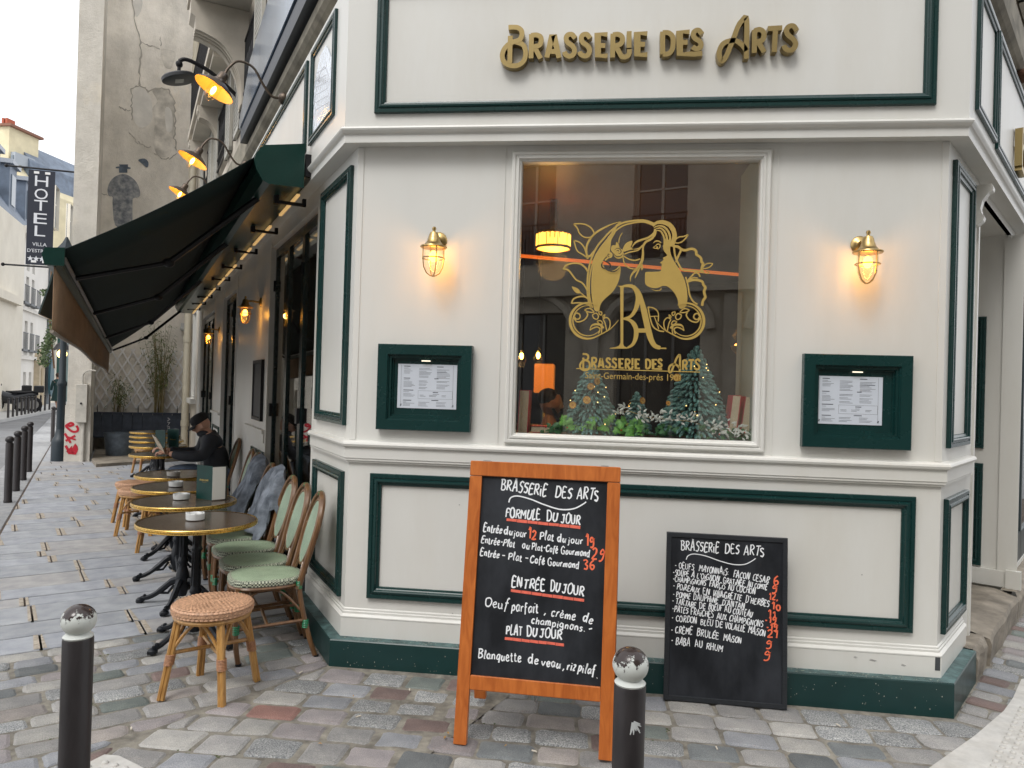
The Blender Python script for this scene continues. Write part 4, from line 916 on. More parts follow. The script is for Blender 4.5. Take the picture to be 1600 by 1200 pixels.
for pts, wd, tp in (([(400, 504), (440, 500), (474, 512), (496, 548), (500, 600), (484, 660), (450, 706), (400, 722)], 20, (.5, .4)), ([(400, 722), (440, 728), (470, 752), (488, 792), (486, 846), (466, 892), (430, 916)], 20, (.3, .4)), ([(496, 520), (514, 560), (532, 630), (550, 710), (568, 790), (588, 860), (614, 902), (650, 916)], 26, (.3, .6))): dst(mb, pts, wd, 4, tp)
dst(mb, [(512, 572), (500, 630), (480, 680)], 6, 3); dst(mb, [(482, 800), (574, 800)], 18, 0); dst(mb, [(620, 918), (690, 919)], 6, 0); dst(mb, [(88, 1054), (500, 1066), (916, 1078)], 4, 0)
mk('monogram', mb, DECAL, DEC)
# the name again, copied from the sign strokes and fitted
sx0 = min(p[0] for _, st in SIGN for s in st for p in s); sx1 = max(p[0] for _, st in SIGN for s in st for p in s); sz0 = min(p[1] for _, st in SIGN for s in st for p in s)
a, b = dpx(905, 579), dpx(1094, 579); kk = (b[0]-a[0]-.008)/(sx1-sx0)
mb = MB()
for key, st in SIGN:
    for s in st: o = lay(); mb.ribbon([(a[0]+.004+(x-sx0)*kk, a[1]+.002+(z-sz0)*kk*1.02) for x, z in s], .0265*kk, FD, o-.00003, o)
mk('name_lettering', mb, DECAL, DEC)
def ftext(name, body, mat, parent, F, u, v, size, align='LEFT', sx=1., ext=0., spacing=1., shear=0., fit=None, cap=None):
    c = bpy.data.curves.new(name, 'FONT'); c.body = body; c.size = size; c.align_x = align; c.resolution_u = 3; c.extrude = 0; c.space_character = spacing; c.shear = shear
    o = bpy.data.objects.new(name, c); COL.objects.link(o); dg = bpy.context.evaluated_depsgraph_get(); dg.update()
    me = bpy.data.meshes.new_from_object(o.evaluated_get(dg)); bpy.data.objects.remove(o); bpy.data.curves.remove(c)
    off = Vector(parent['_o']) if '_o' in parent else Vector()
    if fit:
        xs = [q.co.x for q in me.vertices]; ys = [q.co.y for q in me.vertices]; x0_, w__ = min(xs), max(xs)-min(xs); y0_, h__ = 0, max(ys)
        for q in me.vertices: q.co.x = (q.co.x-x0_-(w__/2 if align == 'CENTER' else 0))*fit/w__; q.co.y = q.co.y*(cap or h__*fit/w__)/h__
        sx = 1.
    for q in me.vertices: q.co = F(u+q.co.x*sx, ext, v+q.co.y)-off
    me.materials.clear(); me.materials.append(mat); me.name = name
    o = bpy.data.objects.new(name, me); COL.objects.link(o); o.parent = parent; o['_o'] = tuple(off); return o
p0, p1 = dpx(914, 590), dpx(1080, 594)
ftext('district_lettering', 'Saint-Germain-des-prés 1901', DECAL, DEC, FD, p0[0], p0[1]-.004, .052, sx=.92*(p1[0]-p0[0])/.62, ext=.0085)

# ================================================================== CHALKBOARDS
# A-frame board
bl, br = onz(708, 1163), onz(956, 1190)
dirx = (br-bl).normalized(); nb = Vector((dirx.y, -dirx.x, 0)); lean = R_(9.0)
ny = (nb*math.cos(lean)+Vector((0, 0, 1))*math.sin(lean)).normalized()
ab = thing('sandwich_board', 'orange wood framed A-board chalked with the FORMULE DU JOUR menu', 'sandwich board', tuple((bl+br)/2))
pxA, FA = plane_local(bl, ny)
Wd = (br-bl).length; top = pxA(739, 719); topR = pxA(975, 731); print('A-board', Wd, top, topR, pxA(708, 1163), pxA(956, 1190))
HT = (top[1]+topR[1])/2; Wd = max(Wd, .01)
fw_ = .058
m = MB(); m.cbox((0, -.03, 0), (fw_, 0, HT-.072), .003, FA); mk('frame_post', m, OWOOD, ab)
m = MB(); m.cbox((Wd-fw_, -.03, 0), (Wd, 0, HT-.072), .003, FA); mk('frame_post', m, OWOOD, ab)
m = MB(); m.cbox((0, -.032, HT-.07), (Wd, .002, HT), .003, FA); mk('top_rail', m, OWOOD, ab)
zb = pxA(735, 1055)[1]; zc = pxA(735, 1078)[1]
m = MB(); m.cbox((fw_+.001, -.028, zc), (Wd-fw_-.001, -.002, zb), .003, FA); mk('bottom_rail', m, OWOOD, ab)
m = MB(); m.box((fw_-.004, -.020, zb-.002), (Wd-fw_+.004, -.014, HT-.068), FA); mk('slate', m, CHALK, ab)
# rear frame
FAr = lambda u, o, v: FA(u, 0, HT-.02)+((Vector((0, 0, -1))*math.cos(lean*1.15)-nb*math.sin(lean*1.15)))*(HT-.02-v)*.985 + nb*(o-.03)
m = MB(); m.cbox((0, -.03, .0), (fw_, 0, HT-.08), .003, FAr); mk('rear_post', m, OWOOD, ab)
m = MB(); m.cbox((Wd-fw_, -.03, .0), (Wd, 0, HT-.08), .003, FAr); mk('rear_post', m, OWOOD, ab)
m = MB(); m.cbox((fw_+.001, -.028, zc), (Wd-fw_-.001, -.002, zb), .003, FAr); mk('rear_rail', m, OWOOD, ab)
m = MB(); m.box((fw_-.004, -.020, zb-.002), (Wd-fw_+.004, -.014, HT-.07), FAr); mk('rear_slate', m, CHALK, ab)
m = MB(); 
for x in (.06, Wd-.09): m.box((x, -.05, HT-.004), (x+.035, .0, HT+.004), FA)
mk('hinge', m, M_('zinc hinge', (.5, .5, .5), .35, 1.), ab)
pc = FA(Wd*.5, -.02, zc); m = MB(); m.tube(bez([pc, pc+Vector((0, .05, -.05)), pc+Vector((.01, .12, -.045)), FAr(Wd*.5, 0, zc)], 4), .003, 5); mk('chain', m, M_('chain steel', (.4, .4, .4), .4, 1.), ab)
FS = lambda u, o, v: FA(u, o-.014, v)
def pxA2(x, y):
    q = onp(x, y, FA(0, -.014, 0), ny)-FA(0, -.014, 0); ux = Vector((0, 0, 1)).cross(ny).normalized(); return (q.dot(ux), q.dot(ny.cross(ux).normalized()))
def ZA(x, y): return pxA2(700+x/2.4, 700+y/2.4)
def line(lst, Z, F, parent, hscale):
    for (txt, x0, y0, x1, y1, hpx, colr, wd) in lst:
        a, b = Z(x0, y0), Z(x1, y1); h = abs(Z(x0, y0-hpx)[1]-Z(x0, y0)[1]); mb = MB(); write(mb, txt, F, a[0], a[1], b[0], b[1], h, wd)
        mk('chalk_writing', mb, WHITEC if colr else ORANGEC, parent)
AL = [('BRASSERiE', 198, 156, 378, 180, 38, 1, .0072), ('DES', 402, 182, 466, 190, 38, 1, .0072), ('ARTS', 484, 190, 568, 198, 38, 1, .0072), ('FORMULE', 216, 258, 352, 270, 33, 1, .0072), ('DU', 370, 273, 410, 277, 33, 1, .0072), ('JOUR', 424, 280, 500, 288, 33, 1, .0072),
      ('Entrée', 132, 312, 204, 322, 27, 1, .0062), ('du', 210, 323, 242, 327, 25, 1, .0062), ('jour', 246, 330, 296, 336, 25, 1, .0062), ('12', 302, 340, 332, 343, 34, 0, .0075), ('Plat', 344, 343, 398, 349, 29, 1, .0062), ('du', 410, 351, 442, 355, 25, 1, .0062), ('jour', 450, 356, 508, 362, 25, 1, .0062), ('19', 518, 368, 550, 370, 36, 0, .0075),
      ('Entrée-Plat', 124, 354, 256, 374, 24, 1, .0058), ('ou', 278, 376, 306, 380, 24, 1, .0058), ('Plat-Café', 314, 381, 416, 394, 24, 1, .0058), ('Gourmand', 424, 395, 536, 409, 23, 1, .0058), ('29', 540, 418, 584, 424, 36, 0, .0075),
      ('Entrée', 120, 402, 194, 414, 24, 1, .0058), ('-', 200, 414, 214, 416, 24, 1, .0058), ('Plat', 226, 418, 278, 426, 26, 1, .0058), ('-', 286, 424, 300, 427, 26, 1, .0058), ('Café', 308, 428, 364, 436, 26, 1, .0058), ('Gourmand', 374, 438, 496, 453, 23, 1, .0058), ('36', 508, 456, 552, 458, 30, 0, .0075),
      ('ENTRÉE', 238, 520, 370, 534, 34, 1, .0072), ('DU', 384, 536, 418, 541, 34, 1, .0072), ('JOUR', 428, 542, 514, 556, 34, 1, .0072),
      ('Oeuf', 138, 590, 226, 606, 34, 1, .0062), ('parfait', 238, 608, 342, 618, 34, 1, .0062), (',', 360, 620, 370, 622, 30, 1, .0062), ('crème', 386, 630, 480, 648, 30, 1, .0062), ('de', 504, 648, 540, 662, 30, 1, .0062), ('champignons.', 312, 656, 524, 690, 26, 1, .0062), ('-', 528, 692, 544, 690, 26, 1, .0062),
      ('PLAT', 218, 698, 282, 704, 32, 1, .0072), ('DU', 296, 705, 334, 708, 32, 1, .0072), ('JOUR', 344, 708, 432, 718, 32, 1, .0072),
      ('Blanquette', 112, 786, 282, 804, 32, 1, .0062), ('de', 300, 806, 338, 812, 30, 1, .0062), ('veau', 350, 814, 424, 826, 30, 1, .0062), (',', 430, 828, 438, 830, 30, 1, .0062), ('riz', 446, 830, 478, 836, 28, 1, .0062), ('pilaf', 486, 836, 552, 850, 32, 1, .0062), ('.', 556, 862, 562, 863, 30, 1, .0068)]
line(AL, ZA, FS, ab, 1)
mb = MB(); mb.ribbon([ZA(*p) for p in bez([(228, 204), (236, 186), (262, 180), (310, 192), (360, 212), (420, 230), (470, 228), (504, 212), (518, 202)], 5)], .006, FS, .0005, .0016); mk('chalk_flourish', mb, WHITEC, ab)
def under(x0, y0, x1, y1, w_=11):
    mb = MB(); a, b = ZA(x0, y0), ZA(x1, y1); h = abs(ZA(x0, y0-w_)[1]-a[1])
    for k in range(7):
        t0, t1 = k/7, (k+1)/7-.006; L = lambda t, j: (a[0]+(b[0]-a[0])*t, a[1]+(b[1]-a[1])*t+j)
        mb.ribbon([L(t0, random.uniform(-.0008, .0008)), L(t1, random.uniform(-.0008, .0008))], h*random.uniform(.9, 1.05), FS, .0004, .0012)
    mk('chalk_underline', mb, M_('red orange chalk', (.72, .14, .09), .85, var=.15, vscale=60), ab)
under(220, 268, 498, 298); under(236, 534, 512, 572); under(213, 714, 436, 738)
# second board leaning on the plinth
b0, b1 = ony(1037, 1080, 3.975), ony(1230, 1100, 3.965); b0.z = gz(b0.x)+.003; b1.z = gz(b1.x)+.003
dx2 = (b1-b0).normalized(); nb2 = Vector((dx2.y, -dx2.x, 0)); tpz = 1.6
# lean so that the top edge rests on the moulding
ln2 = R_(5.2); n2_ = (nb2*math.cos(ln2)+Vector((0, 0, 1))*math.sin(ln2)).normalized()
pxB, FB = plane_local(b0, n2_); W2 = (b1-b0).length; H2 = (pxB(1045, 829)[1]+pxB(1231, 843)[1])/2; print('board2', b0, b1, W2, H2, pxB(1045, 829), pxB(1231, 843), FB(0, 0, H2))
cbd = thing('menu_chalkboard', 'black framed chalkboard of dishes and orange prices leaning on the green plinth', 'chalkboard', tuple((b0+b1)/2))
m = MB(); m.frame(FB, 0, W2, 0, H2, [(0, -.018), (0, 0), (.003, .002), (.024, .002), (.027, -.004)]); mk('frame', m, M_('black stained frame', (.014, .017, .021), .5, var=.3, vscale=30, aniso=(1, 1, 6)), cbd)
m = MB(); m.box((.012, -.016, .012), (W2-.012, -.005, H2-.012), FB); mk('slate', m, CHALK, cbd)
FB2 = lambda u, o, v: FB(u, o-.005, v)
def ZB(x, y): return pxB(1000+x/3.43, 780+y/3.43)
BL = [('BRASSERiE', 220, 272, 434, 286, 48, 1, .0062), ('DES', 456, 288, 536, 293, 46, 1, .0062), ('ARTS', 558, 298, 672, 308, 46, 1, .0062),
      ('- OEUFS', 186, 368, 294, 380, 30, 1, .0048), ('MAYONNAiS:', 316, 386, 482, 410, 32, 1, .0048), ('FAÇON', 500, 418, 590, 432, 32, 1, .0048), ('CÉSAR', 604, 434, 696, 452, 30, 1, .0048),
      ('-SOUPE', 176, 408, 266, 418, 28, 1, .0046), ("À L'OiGNON", 276, 418, 432, 444, 28, 1, .0046), ('GRATiNÉE', 446, 448, 566, 468, 26, 1, .0046), ('AU COMTÉ', 578, 470, 686, 488, 26, 1, .0046),
      ('-CHAMPiGNONS', 176, 440, 362, 466, 26, 1, .0046), ('FARÇiS', 372, 468, 460, 484, 28, 1, .0046), ('AU COCHON', 472, 486, 626, 512, 28, 1, .0046),
      ('- POiREAUX', 176, 478, 324, 506, 27, 1, .0046), ('EN', 338, 510, 374, 514, 27, 1, .0046), ('ViNAiGRETTE', 390, 518, 550, 548, 30, 1, .0046), ("D'HERBES", 566, 552, 698, 580, 32, 1, .0046),
      ('- POMME', 176, 522, 274, 536, 28, 1, .0046), ('DAUPHiNE', 286, 538, 426, 560, 28, 1, .0046), ("D'ANTAN", 440, 566, 566, 592, 28, 1, .0046),
      ('- TARTARE', 172, 558, 306, 584, 28, 1, .0046), ('DE', 318, 586, 352, 590, 28, 1, .0046), ('BOEUF', 366, 590, 442, 602, 30, 1, .0046), ('AU', 454, 606, 488, 610, 28, 1, .0046), ('COUTEAU', 498, 614, 606, 634, 30, 1, .0046),
      ('-PÂTES', 172, 602, 262, 614, 28, 1, .0046), ('FRAiCHES', 272, 618, 400, 638, 30, 1, .0046), ('AUX', 412, 642, 466, 650, 28, 1, .0046), ('CHAMPiGNONS', 478, 652, 668, 690, 30, 1, .0046),
      ('- CORDON', 170, 652, 312, 668, 30, 1, .0046), ('BLEU', 324, 672, 394, 682, 30, 1, .0046), ('DE', 406, 686, 444, 690, 30, 1, .0046), ('VOLAiLLE', 458, 694, 568, 712, 30, 1, .0046), ('MAiSON', 580, 716, 676, 738, 32, 1, .0046),
      ('- CRÈME', 166, 716, 286, 726, 34, 1, .0050), ('BRULÉE', 304, 732, 428, 752, 34, 1, .0050), ('MAiSON', 448, 758, 548, 774, 30, 1, .0050), ('- BABA', 166, 776, 272, 790, 34, 1, .0050), ('AU', 296, 794, 336, 796, 30, 1, .0050), ('RHUM', 356, 804, 446, 820, 34, 1, .0050),
      ('6', 716, 460, 744, 460, 44, 0, .0072), ('9', 708, 498, 734, 500, 32, 0, .0072), ('12,', 692, 538, 742, 544, 32, 0, .0070), ('10', 708, 592, 756, 598, 32, 0, .0072), ('11', 690, 632, 732, 634, 30, 0, .0068), ('-19', 670, 664, 732, 668, 30, 0, .0070), ('-19', 678, 702, 738, 706, 30, 0, .0070), ('21', 686, 742, 740, 746, 34, 0, .0070), ('9', 676, 796, 706, 798, 34, 0, .0072), ('9', 664, 858, 696, 862, 40, 0, .0072)]
line(BL, ZB, FB2, cbd, 1)
mb = MB(); mb.ribbon([ZB(*p) for p in bez([(248, 324), (258, 304), (290, 294), (350, 304), (430, 332), (500, 350), (560, 350), (600, 332), (620, 318)], 5)], .0045, FB2, .0005, .0016); mk('chalk_flourish', mb, WHITEC, cbd)

# ================================================================== TERRACE FURNITURE
ANGL = -(math.pi/2-LA)          # rotation that turns local -Y (outwards) to the left street side
def terr(s, o, z=0): return FL(s, o, z)
M_SEATG = None
def weave(name, c1, c2, scale, rough=.6, ch=True):
    m = bpy.data.materials.new(name); m.use_nodes = True; n = m.node_tree; b = n.nodes['Principled BSDF']; b.inputs['Roughness'].default_value = rough
    tc = n.nodes.new('ShaderNodeTexCoord'); mp = n.nodes.new('ShaderNodeMapping'); mp.inputs['Rotation'].default_value = (0, 0, R_(45)) if not ch else (0, 0, 0); mp.inputs['Scale'].default_value = (scale, scale, scale)
    ck = n.nodes.new('ShaderNodeTexChecker'); ck.inputs['Color1'].default_value = (*c1, 1); ck.inputs['Color2'].default_value = (*c2, 1); ck.inputs['Scale'].default_value = 1
    t = n.nodes.new('ShaderNodeTexNoise'); t.inputs['Scale'].default_value = 9; mx = n.nodes.new('ShaderNodeMixRGB'); mx.blend_type = 'MULTIPLY'; mx.inputs[0].default_value = .5
    n.links.new(tc.outputs['Object'], mp.inputs[0]); n.links.new(mp.outputs[0], ck.inputs[0]); n.links.new(tc.outputs['Object'], t.inputs['Vector'])
    n.links.new(ck.outputs[0], mx.inputs[1]); n.links.new(t.outputs['Fac'], mx.inputs[2]); n.links.new(mx.outputs[0], b.inputs['Base Color'])
    bp = n.nodes.new('ShaderNodeBump'); bp.inputs['Strength'].default_value = .5; bp.inputs['Distance'].default_value = .002
    n.links.new(ck.outputs['Fac'], bp.inputs['Height']); n.links.new(bp.outputs[0], b.inputs['Normal']); return m
GWEAVE = weave('green white woven seat', (.22, .32, .20), (.50, .60, .42), 200)
GWEAVE2 = weave('green cream woven back', (.16, .36, .26), (.55, .56, .42), 130)
CHECK = weave('dark and cream checkered edge', (.05, .06, .045), (.62, .66, .50), 105)
def seat_outline(k=1., n=36):
    """rounded D, wide at the front (local -Y is the front), 0.42 x 0.42"""
    pts = []
    for i in range(n):
        a = 2*math.pi*i/n; x, y = math.cos(a), math.sin(a); e = .72
        X = math.copysign(abs(x)**e, x)*.205; Y = math.copysign(abs(y)**e, y)*.205
        X *= 1-.14*(y+1)/2
        pts.append((X*k, Y*k))
    return pts
def make_chair():
    t = thing('bistro_chair', '', 'chair', local=True)
    so = seat_outline()
    def lay_(k, z, dome=0): return [Vector((x*k, y*k, z)) for x, y in so]
    m = MB(); m.loft([lay_(.96, .464), lay_(.90, .471), lay_(.6, .475), lay_(.05, .476)], True, True); mk('seat', m, GWEAVE, t)
    m = MB(); m.loft([lay_(.99, .436), lay_(1.03, .440), lay_(1.03, .460), lay_(.985, .468), lay_(.93, .4705)], True, False); mk('seat_edge', m, CHECK, t)
    m = MB(); m.tube([Vector((x*.98, y*.98, .425)) for x, y in so], .0125, 6, closed=True); mk('seat_frame', m, BROWNC, t)
    # back: oval loop continuing into the rear legs, leaning back
    def B(x, z): return Vector((x, .180+(z-.45)*.27, z))
    loop = [(-.150, .40), (-.155, .52), (-.172, .64), (-.178, .74), (-.150, .84), (-.09, .905), (0, .93), (.09, .905), (.150, .84), (.178, .74), (.172, .64), (.155, .52), (.150, .40)]
    m = MB(); m.tube([B(*p) for p in bez(loop, 4)], .0185, 8); mk('back_frame', m, BROWNC, t)
    oval = [(0+.130*math.sin(a), .705+.190*math.cos(a)) for a in [2*math.pi*i/28 for i in range(28)]]
    m = MB(); m.tube([B(x, z) for x, z in oval], .009, 6, closed=True); mk('back_hoop', m, BROWNC, t)
    m = MB(); f = [B(x*.95, .705+(z-.705)*.95)+Vector((0, -.006, 0)) for x, z in oval]; b = [p+Vector((0, .012, 0)) for p in f]
    m.loft([f, b], True, True, False); mk('back_panel', m, GWEAVE2, t)
    for a_, b_, r_ in ((B(0, .885), B(0, .93), .010), (B(.118, .73), B(.178, .735), .007), (B(-.118, .73), B(-.178, .735), .007), (B(.06, .545), B(.12, .43), .008), (B(-.06, .545), B(-.12, .43), .008)): mk('back_spindle', MB().tube([a_, b_], r_, 6), BROWNC, t)
    for s in (-1, 1):
        m = MB(); m.tube(bez([B(s*.150, .42), Vector((s*.158, .19, .30)), Vector((s*.165, .235, .12)), Vector((s*.172, .275, .0))], 4), [.0145]*13, 8); mk('leg', m, BROWNC, t)
        m = MB(); m.tube(bez([Vector((s*.165, -.165, .43)), Vector((s*.170, -.172, .25)), Vector((s*.176, -.165, .10)), Vector((s*.172, -.15, 0))], 4), .0145, 8); mk('leg', m, BROWNC, t)
        m = MB(); m.tube([Vector((s*.168, -.17, .20)), Vector((s*.160, .21, .22))], .010, 6); mk('stretcher', m, BROWNC, t)
        m = MB(); m.tube(bez([Vector((s*.17, -.168, .26)), Vector((s*.166, -.08, .395)), Vector((s*.162, .06, .40)), Vector((s*.158, .19, .27))], 5), .008, 6); mk('hoop_brace', m, BROWNC, t)
        for (x, y, z, d) in ((s*.151, .172, .425, .045), (s*.162, .212, .20, .05), (s*.172, -.168, .20, .05), (s*.166, -.166, .40, .03)):
            m = MB()
            for k in range(5): m.lathe([(.017, -.004), (.0195, 0), (.017, .004)], 8, Matrix.Translation((x, y, z+(k-2)*d/5)), caps=False)
            mk('binding', m, WRAPG, t)
        for y in (.275, -.15):
            m = MB(); m.lathe([(.017, 0), (.017, .014)], 8, Matrix.Translation((s*.172, y, 0))); mk('rubber_foot', m, BLACKP, t)
    m = MB(); m.tube([Vector((-.16, .0, .21)), Vector((.16, .0, .21))], .010, 6); mk('stretcher', m, BROWNC, t)
    m = MB()
    for k in range(5): m.lathe([(.0165, -.004), (.019, 0), (.0165, .004)], 8, Matrix.Translation(B(-.012+k*.006, .929)) @ Matrix.Rotation(R_(90), 4, 'Y'), caps=False)
    mk('binding', m, WRAPG, t)
    return t
GC = 'green woven bistro chairs along the terrace wall'
chairs = [(.29, .43, 'green woven bistro chair nearest the white corner panel, its rear legs by the green plinth'), (.68, .435, 'second green woven bistro chair from the white corner, between its two like neighbours'),
          (1.09, .44, 'third green woven bistro chair from the white corner, just before the first blanket'), (1.53, .44, 'green woven bistro chair whose back is wrapped in the nearer grey blue blanket'),
          (1.95, .44, 'green woven bistro chair right behind the nearer blanket, seat hidden under the second table'), (2.42, .43, 'green woven bistro chair carrying the farther grey blue blanket'), (2.95, .40, 'dark backed bistro chair beside the white pier beyond both blankets'), (3.35, .40, 'bistro chair standing alone against the white pier before the seated man'), (4.72, .36, 'bistro chair the man in the black cap sits on')]
ch0 = make_chair()
for i, (s, o, lab) in enumerate(chairs):
    c = ch0 if i == 0 else copy_tree(ch0); c.location = FL(s, o-.03, 0); c.rotation_euler = (0, 0, ANGL+random.uniform(-.06, .06)); c['label'] = lab; c['group'] = GC
# ---------------------------------------------------------------- tables
def tabletop_mat():
    m = M_('dark laminate table top', (.060, .043, .030), .2, var=.3, vscale=3, bump=.03, bscale=40, rvar=.06); return m
M_TOP = tabletop_mat()
def make_table():
    t = thing('cafe_table', '', 'table', local=True)
    m = MB(); m.lathe([(.30, .716), (.335, .716), (.336, .736), (.01, .7362)], 40); mk('tabletop', m, M_TOP, t)
    m = MB(); m.lathe([(.334, .712), (.345, .711), (.349, .715), (.346, .718), (.350, .722), (.350, .727), (.346, .730), (.348, .734), (.345, .738), (.336, .7385)], 48, caps=False); mk('rim', m, GOLDRIM, t)
    m = MB(); m.lathe([(.10, .714), (.10, .70), (.035, .68), (.026, .66), (.022, .60), (.030, .575), (.034, .56), (.024, .54), (.022, .50), (.026, .42), (.028, .33), (.034, .315), (.036, .30), (.027, .285), (.030, .26), (.042, .22), (.050, .17), (.052, .13), (.040, .10), (.03, .06)], 14)
    for k in range(8):
        a = math.pi*k/4; m.tube([(math.cos(a)*.022, math.sin(a)*.022, .66), (math.cos(a)*.027, math.sin(a)*.027, .34)], .005, 5)
    mk('column', m, BLACKI, t)
    for k in range(4):
        a = math.pi/2*k+.35; d = Vector((math.cos(a), math.sin(a), 0)); p = Vector((-d.y, d.x, 0)); up = Vector((0, 0, 1))
        m = MB(); m.tube([d*r+up*z for r, z in bez([(.02, .17), (.07, .16), (.13, .11), (.19, .065), (.245, .04), (.285, .035)], 3)], [.026]*4+[.022]*4+[.018]*4+[.017]*4, 7)
        m.ball(d*.29+up*.022, .024, 8, 5, (1.3, 1.3, .9)); m.ball(d*.262+up*.05, .015, 7, 4)
        for sx in (-1, 1): m.ball(d*.305+p*.013*sx+up*.014, .012, 6, 4)
        m.tube([d*r+up*z for r, z in ((.06, .13), (.10, .075), (.15, .075))], .010, 5)
        mk('foot', m, BLACKI, t)
    return t
tb0 = make_table(); TB = []
tables = [(.658, .752, 'round brass rimmed café table nearest the camera, behind the rattan stool'), (1.50, .775, 'second round café table, the one holding the tall green menu'), (2.28, .772, 'third round café table with a white ashtray, just behind the tall green menu'), (3.13, .75, 'fourth round café table, nearest the seated man on the camera side'),
          (5.15, .80, 'round café table the seated man reads at, with dark menus on it'), (6.35, .80, 'empty round café table first beyond the seated man'), (7.25, .80, 'empty round café table second beyond the seated man'), (8.15, .80, 'empty round café table third beyond the seated man'), (9.1, .80, 'farthest round café table, before the dark planter')]
for i, (s, o, lab) in enumerate(tables):
    c = tb0 if i == 0 else copy_tree(tb0); c.location = FL(s, o, 0); c.rotation_euler = (0, 0, .5*i+2.45); c['label'] = lab; c['group'] = 'round café tables on the terrace'; TB.append(c)
# ---------------------------------------------------------------- stools
def make_stool():
    t = thing('rattan_stool', '', 'stool', local=True)
    m = MB(); m.lathe([(.150, .405), (.185, .408), (.197, .418), (.200, .432), (.196, .447), (.182, .456), (.15, .461), (.01, .464)], 36); mk('seat_body', m, RATTAN, t)
    # woven strands on the cushion, one ring of knuckles after another
    m = MB()
    for ri, (r, z, tilt) in enumerate(((.196, .420, 1.3), (.200, .434, 1.57), (.195, .449, .9), (.183, .4565, .35), (.169, .459, .1), (.155, .4605, .05), (.141, .461, .05), (.127, .4615, 0), (.113, .462, 0), (.099, .4625, 0), (.085, .463, 0), (.071, .463, 0), (.057, .4635, 0), (.043, .4635, 0), (.029, .464, 0))):
        n = max(6, int(2*math.pi*r/.022))
        for k in range(n):
            a = 2*math.pi*(k+.5*(ri % 2))/n; d = Vector((math.cos(a), math.sin(a), 0)); tt = Vector((-d.y, d.x, 0)); w_ = math.pi*r/n*.98
            nn = (d*math.sin(tilt)+Vector((0, 0, 1))*math.cos(tilt)).normalized(); b = nn.cross(tt).normalized()
            c = d*r+Vector((0, 0, z)); hh = .0072
            m.add([c-tt*w_-b*hh*.6, c+b*hh*-1.0+nn*.0028, c+tt*w_-b*hh*.6, c+tt*w_+b*hh*.6, c+b*hh+nn*.0028, c-tt*w_+b*hh*.6], [(0, 1, 4, 5), (1, 2, 3, 4)], True)
    mk('woven_seat', m, RATTAN, t)
    m = MB(); m.tube([(math.cos(a)*.178, math.sin(a)*.178, .396) for a in [2*math.pi*k/32 for k in range(32)]], .014, 7, closed=True); mk('seat_ring', m, BAMBOO, t)
    L = []
    for k in range(4):
        a = math.pi/2*k+math.pi/4; d = Vector((math.cos(a), math.sin(a), 0)); p = Vector((-d.y, d.x, 0)); up = Vector((0, 0, 1))
        T_, Bm = d*.165+up*.39, d*.235
        m = MB()
        for sx, sy in ((-1, -.5), (1, -.5), (0, 1)):
            of = p*.0095*sx+d*.0095*sy; m.tube([T_+of, (T_+Bm)/2+of, Bm+of], .0115, 7)
        mk('leg', m, BAMBOO, t); L.append((T_, Bm))
        m = MB(); q = T_.lerp(Bm, .5)
        for j in range(8): 
            c = q+(Bm-T_).normalized()*(j-3.5)*.007; m.lathe([(.0225, -.0035), (.0255, 0), (.0225, .0035)], 10, Matrix.Translation(c), caps=False)
        mk('binding', m, WRAPB, t)
    for k in range(4):
        a, b = L[k], L[(k+1) % 4]; q0, q1 = a[0].lerp(a[1], .47), b[0].lerp(b[1], .47); mid = (q0+q1)/2; tp = (a[0]+b[0])/2
        m = MB(); m.tube(bez([q0+Vector((0, 0, .02)), q0.lerp(tp, .55)+Vector((0, 0, .03)), tp*1.05+Vector((0, 0, -.03)), q1.lerp(tp, .55)+Vector((0, 0, .03)), q1+Vector((0, 0, .02))], 4), .009, 6); mk('arch_brace', m, BAMBOO, t)
    for k in range(2):
        m = MB(); a, b = L[k], L[k+2]; m.tube([a[0].lerp(a[1], .42), b[0].lerp(b[1], .42)+Vector((0, 0, .004*k))], .010, 6); mk('stretcher', m, BAMBOO, t)
    return t
st0 = make_stool()
for i, (p, r, lab) in enumerate(((Vector((-1.955, 3.625, 0)), 1.52, 'round rattan stool in front, standing on the setts before the nearest table'), (Vector((-5.06, 7.62, 0)), .95, 'rattan stool standing free on the slabs left of the tables'), (Vector((-4.10, 6.55, 0)), .5, 'rattan stool pushed in at the table row, its seat hidden by the table tops'), (Vector((-7.55, 11.65, 0)), .95, 'small looking rattan stool at the far tables, before the blue grey pot'), (Vector((-4.7, 7.15, 0)), .3, 'rattan stool half hidden behind the third table top'))):
    c = st0 if i == 0 else copy_tree(st0); c.location = p; c.rotation_euler = (0, 0, r); c['label'] = lab; c['group'] = 'rattan stools'
# ---------------------------------------------------------------- things on the tables
M_CER = M_('white ceramic', (.62, .63, .62), .22, var=.05, vscale=8)
def ashtray(p, lab, mat=M_CER, k=1):
    m = MB(); m.lathe([(.046, 0), (.054, .004), (.056, .030), (.055, .040), (.051, .042), (.046, .036), (.042, .012), (.01, .010)], 26)
    for a in (0, 2.1, 4.2): m.box((-.005, .040, .034), (.005, .060, .0445), lambda x, y, z, a=a: Vector((x*math.cos(a)-y*math.sin(a), x*math.sin(a)+y*math.cos(a), z)))
    o = single('ashtray', m, mat, lab, 'ashtray', 'ashtrays on the café tables'); o.location = p; o.rotation_euler = (0, 0, random.uniform(0, 3)); o.scale = (k, k, k); return o
ashtray(onz(305, 812, .738), 'white round ashtray on the nearest café table')
ashtray(onz(283, 780, .738), 'white round ashtray on the second café table, just left of the green menu')
ashtray(onz(275, 760, .738), 'white round ashtray on the third café table behind')
ashtray(onz(271, 744, .738), 'grey looking ashtray on the fourth café table', M_('grey ceramic', (.35, .34, .32), .35))
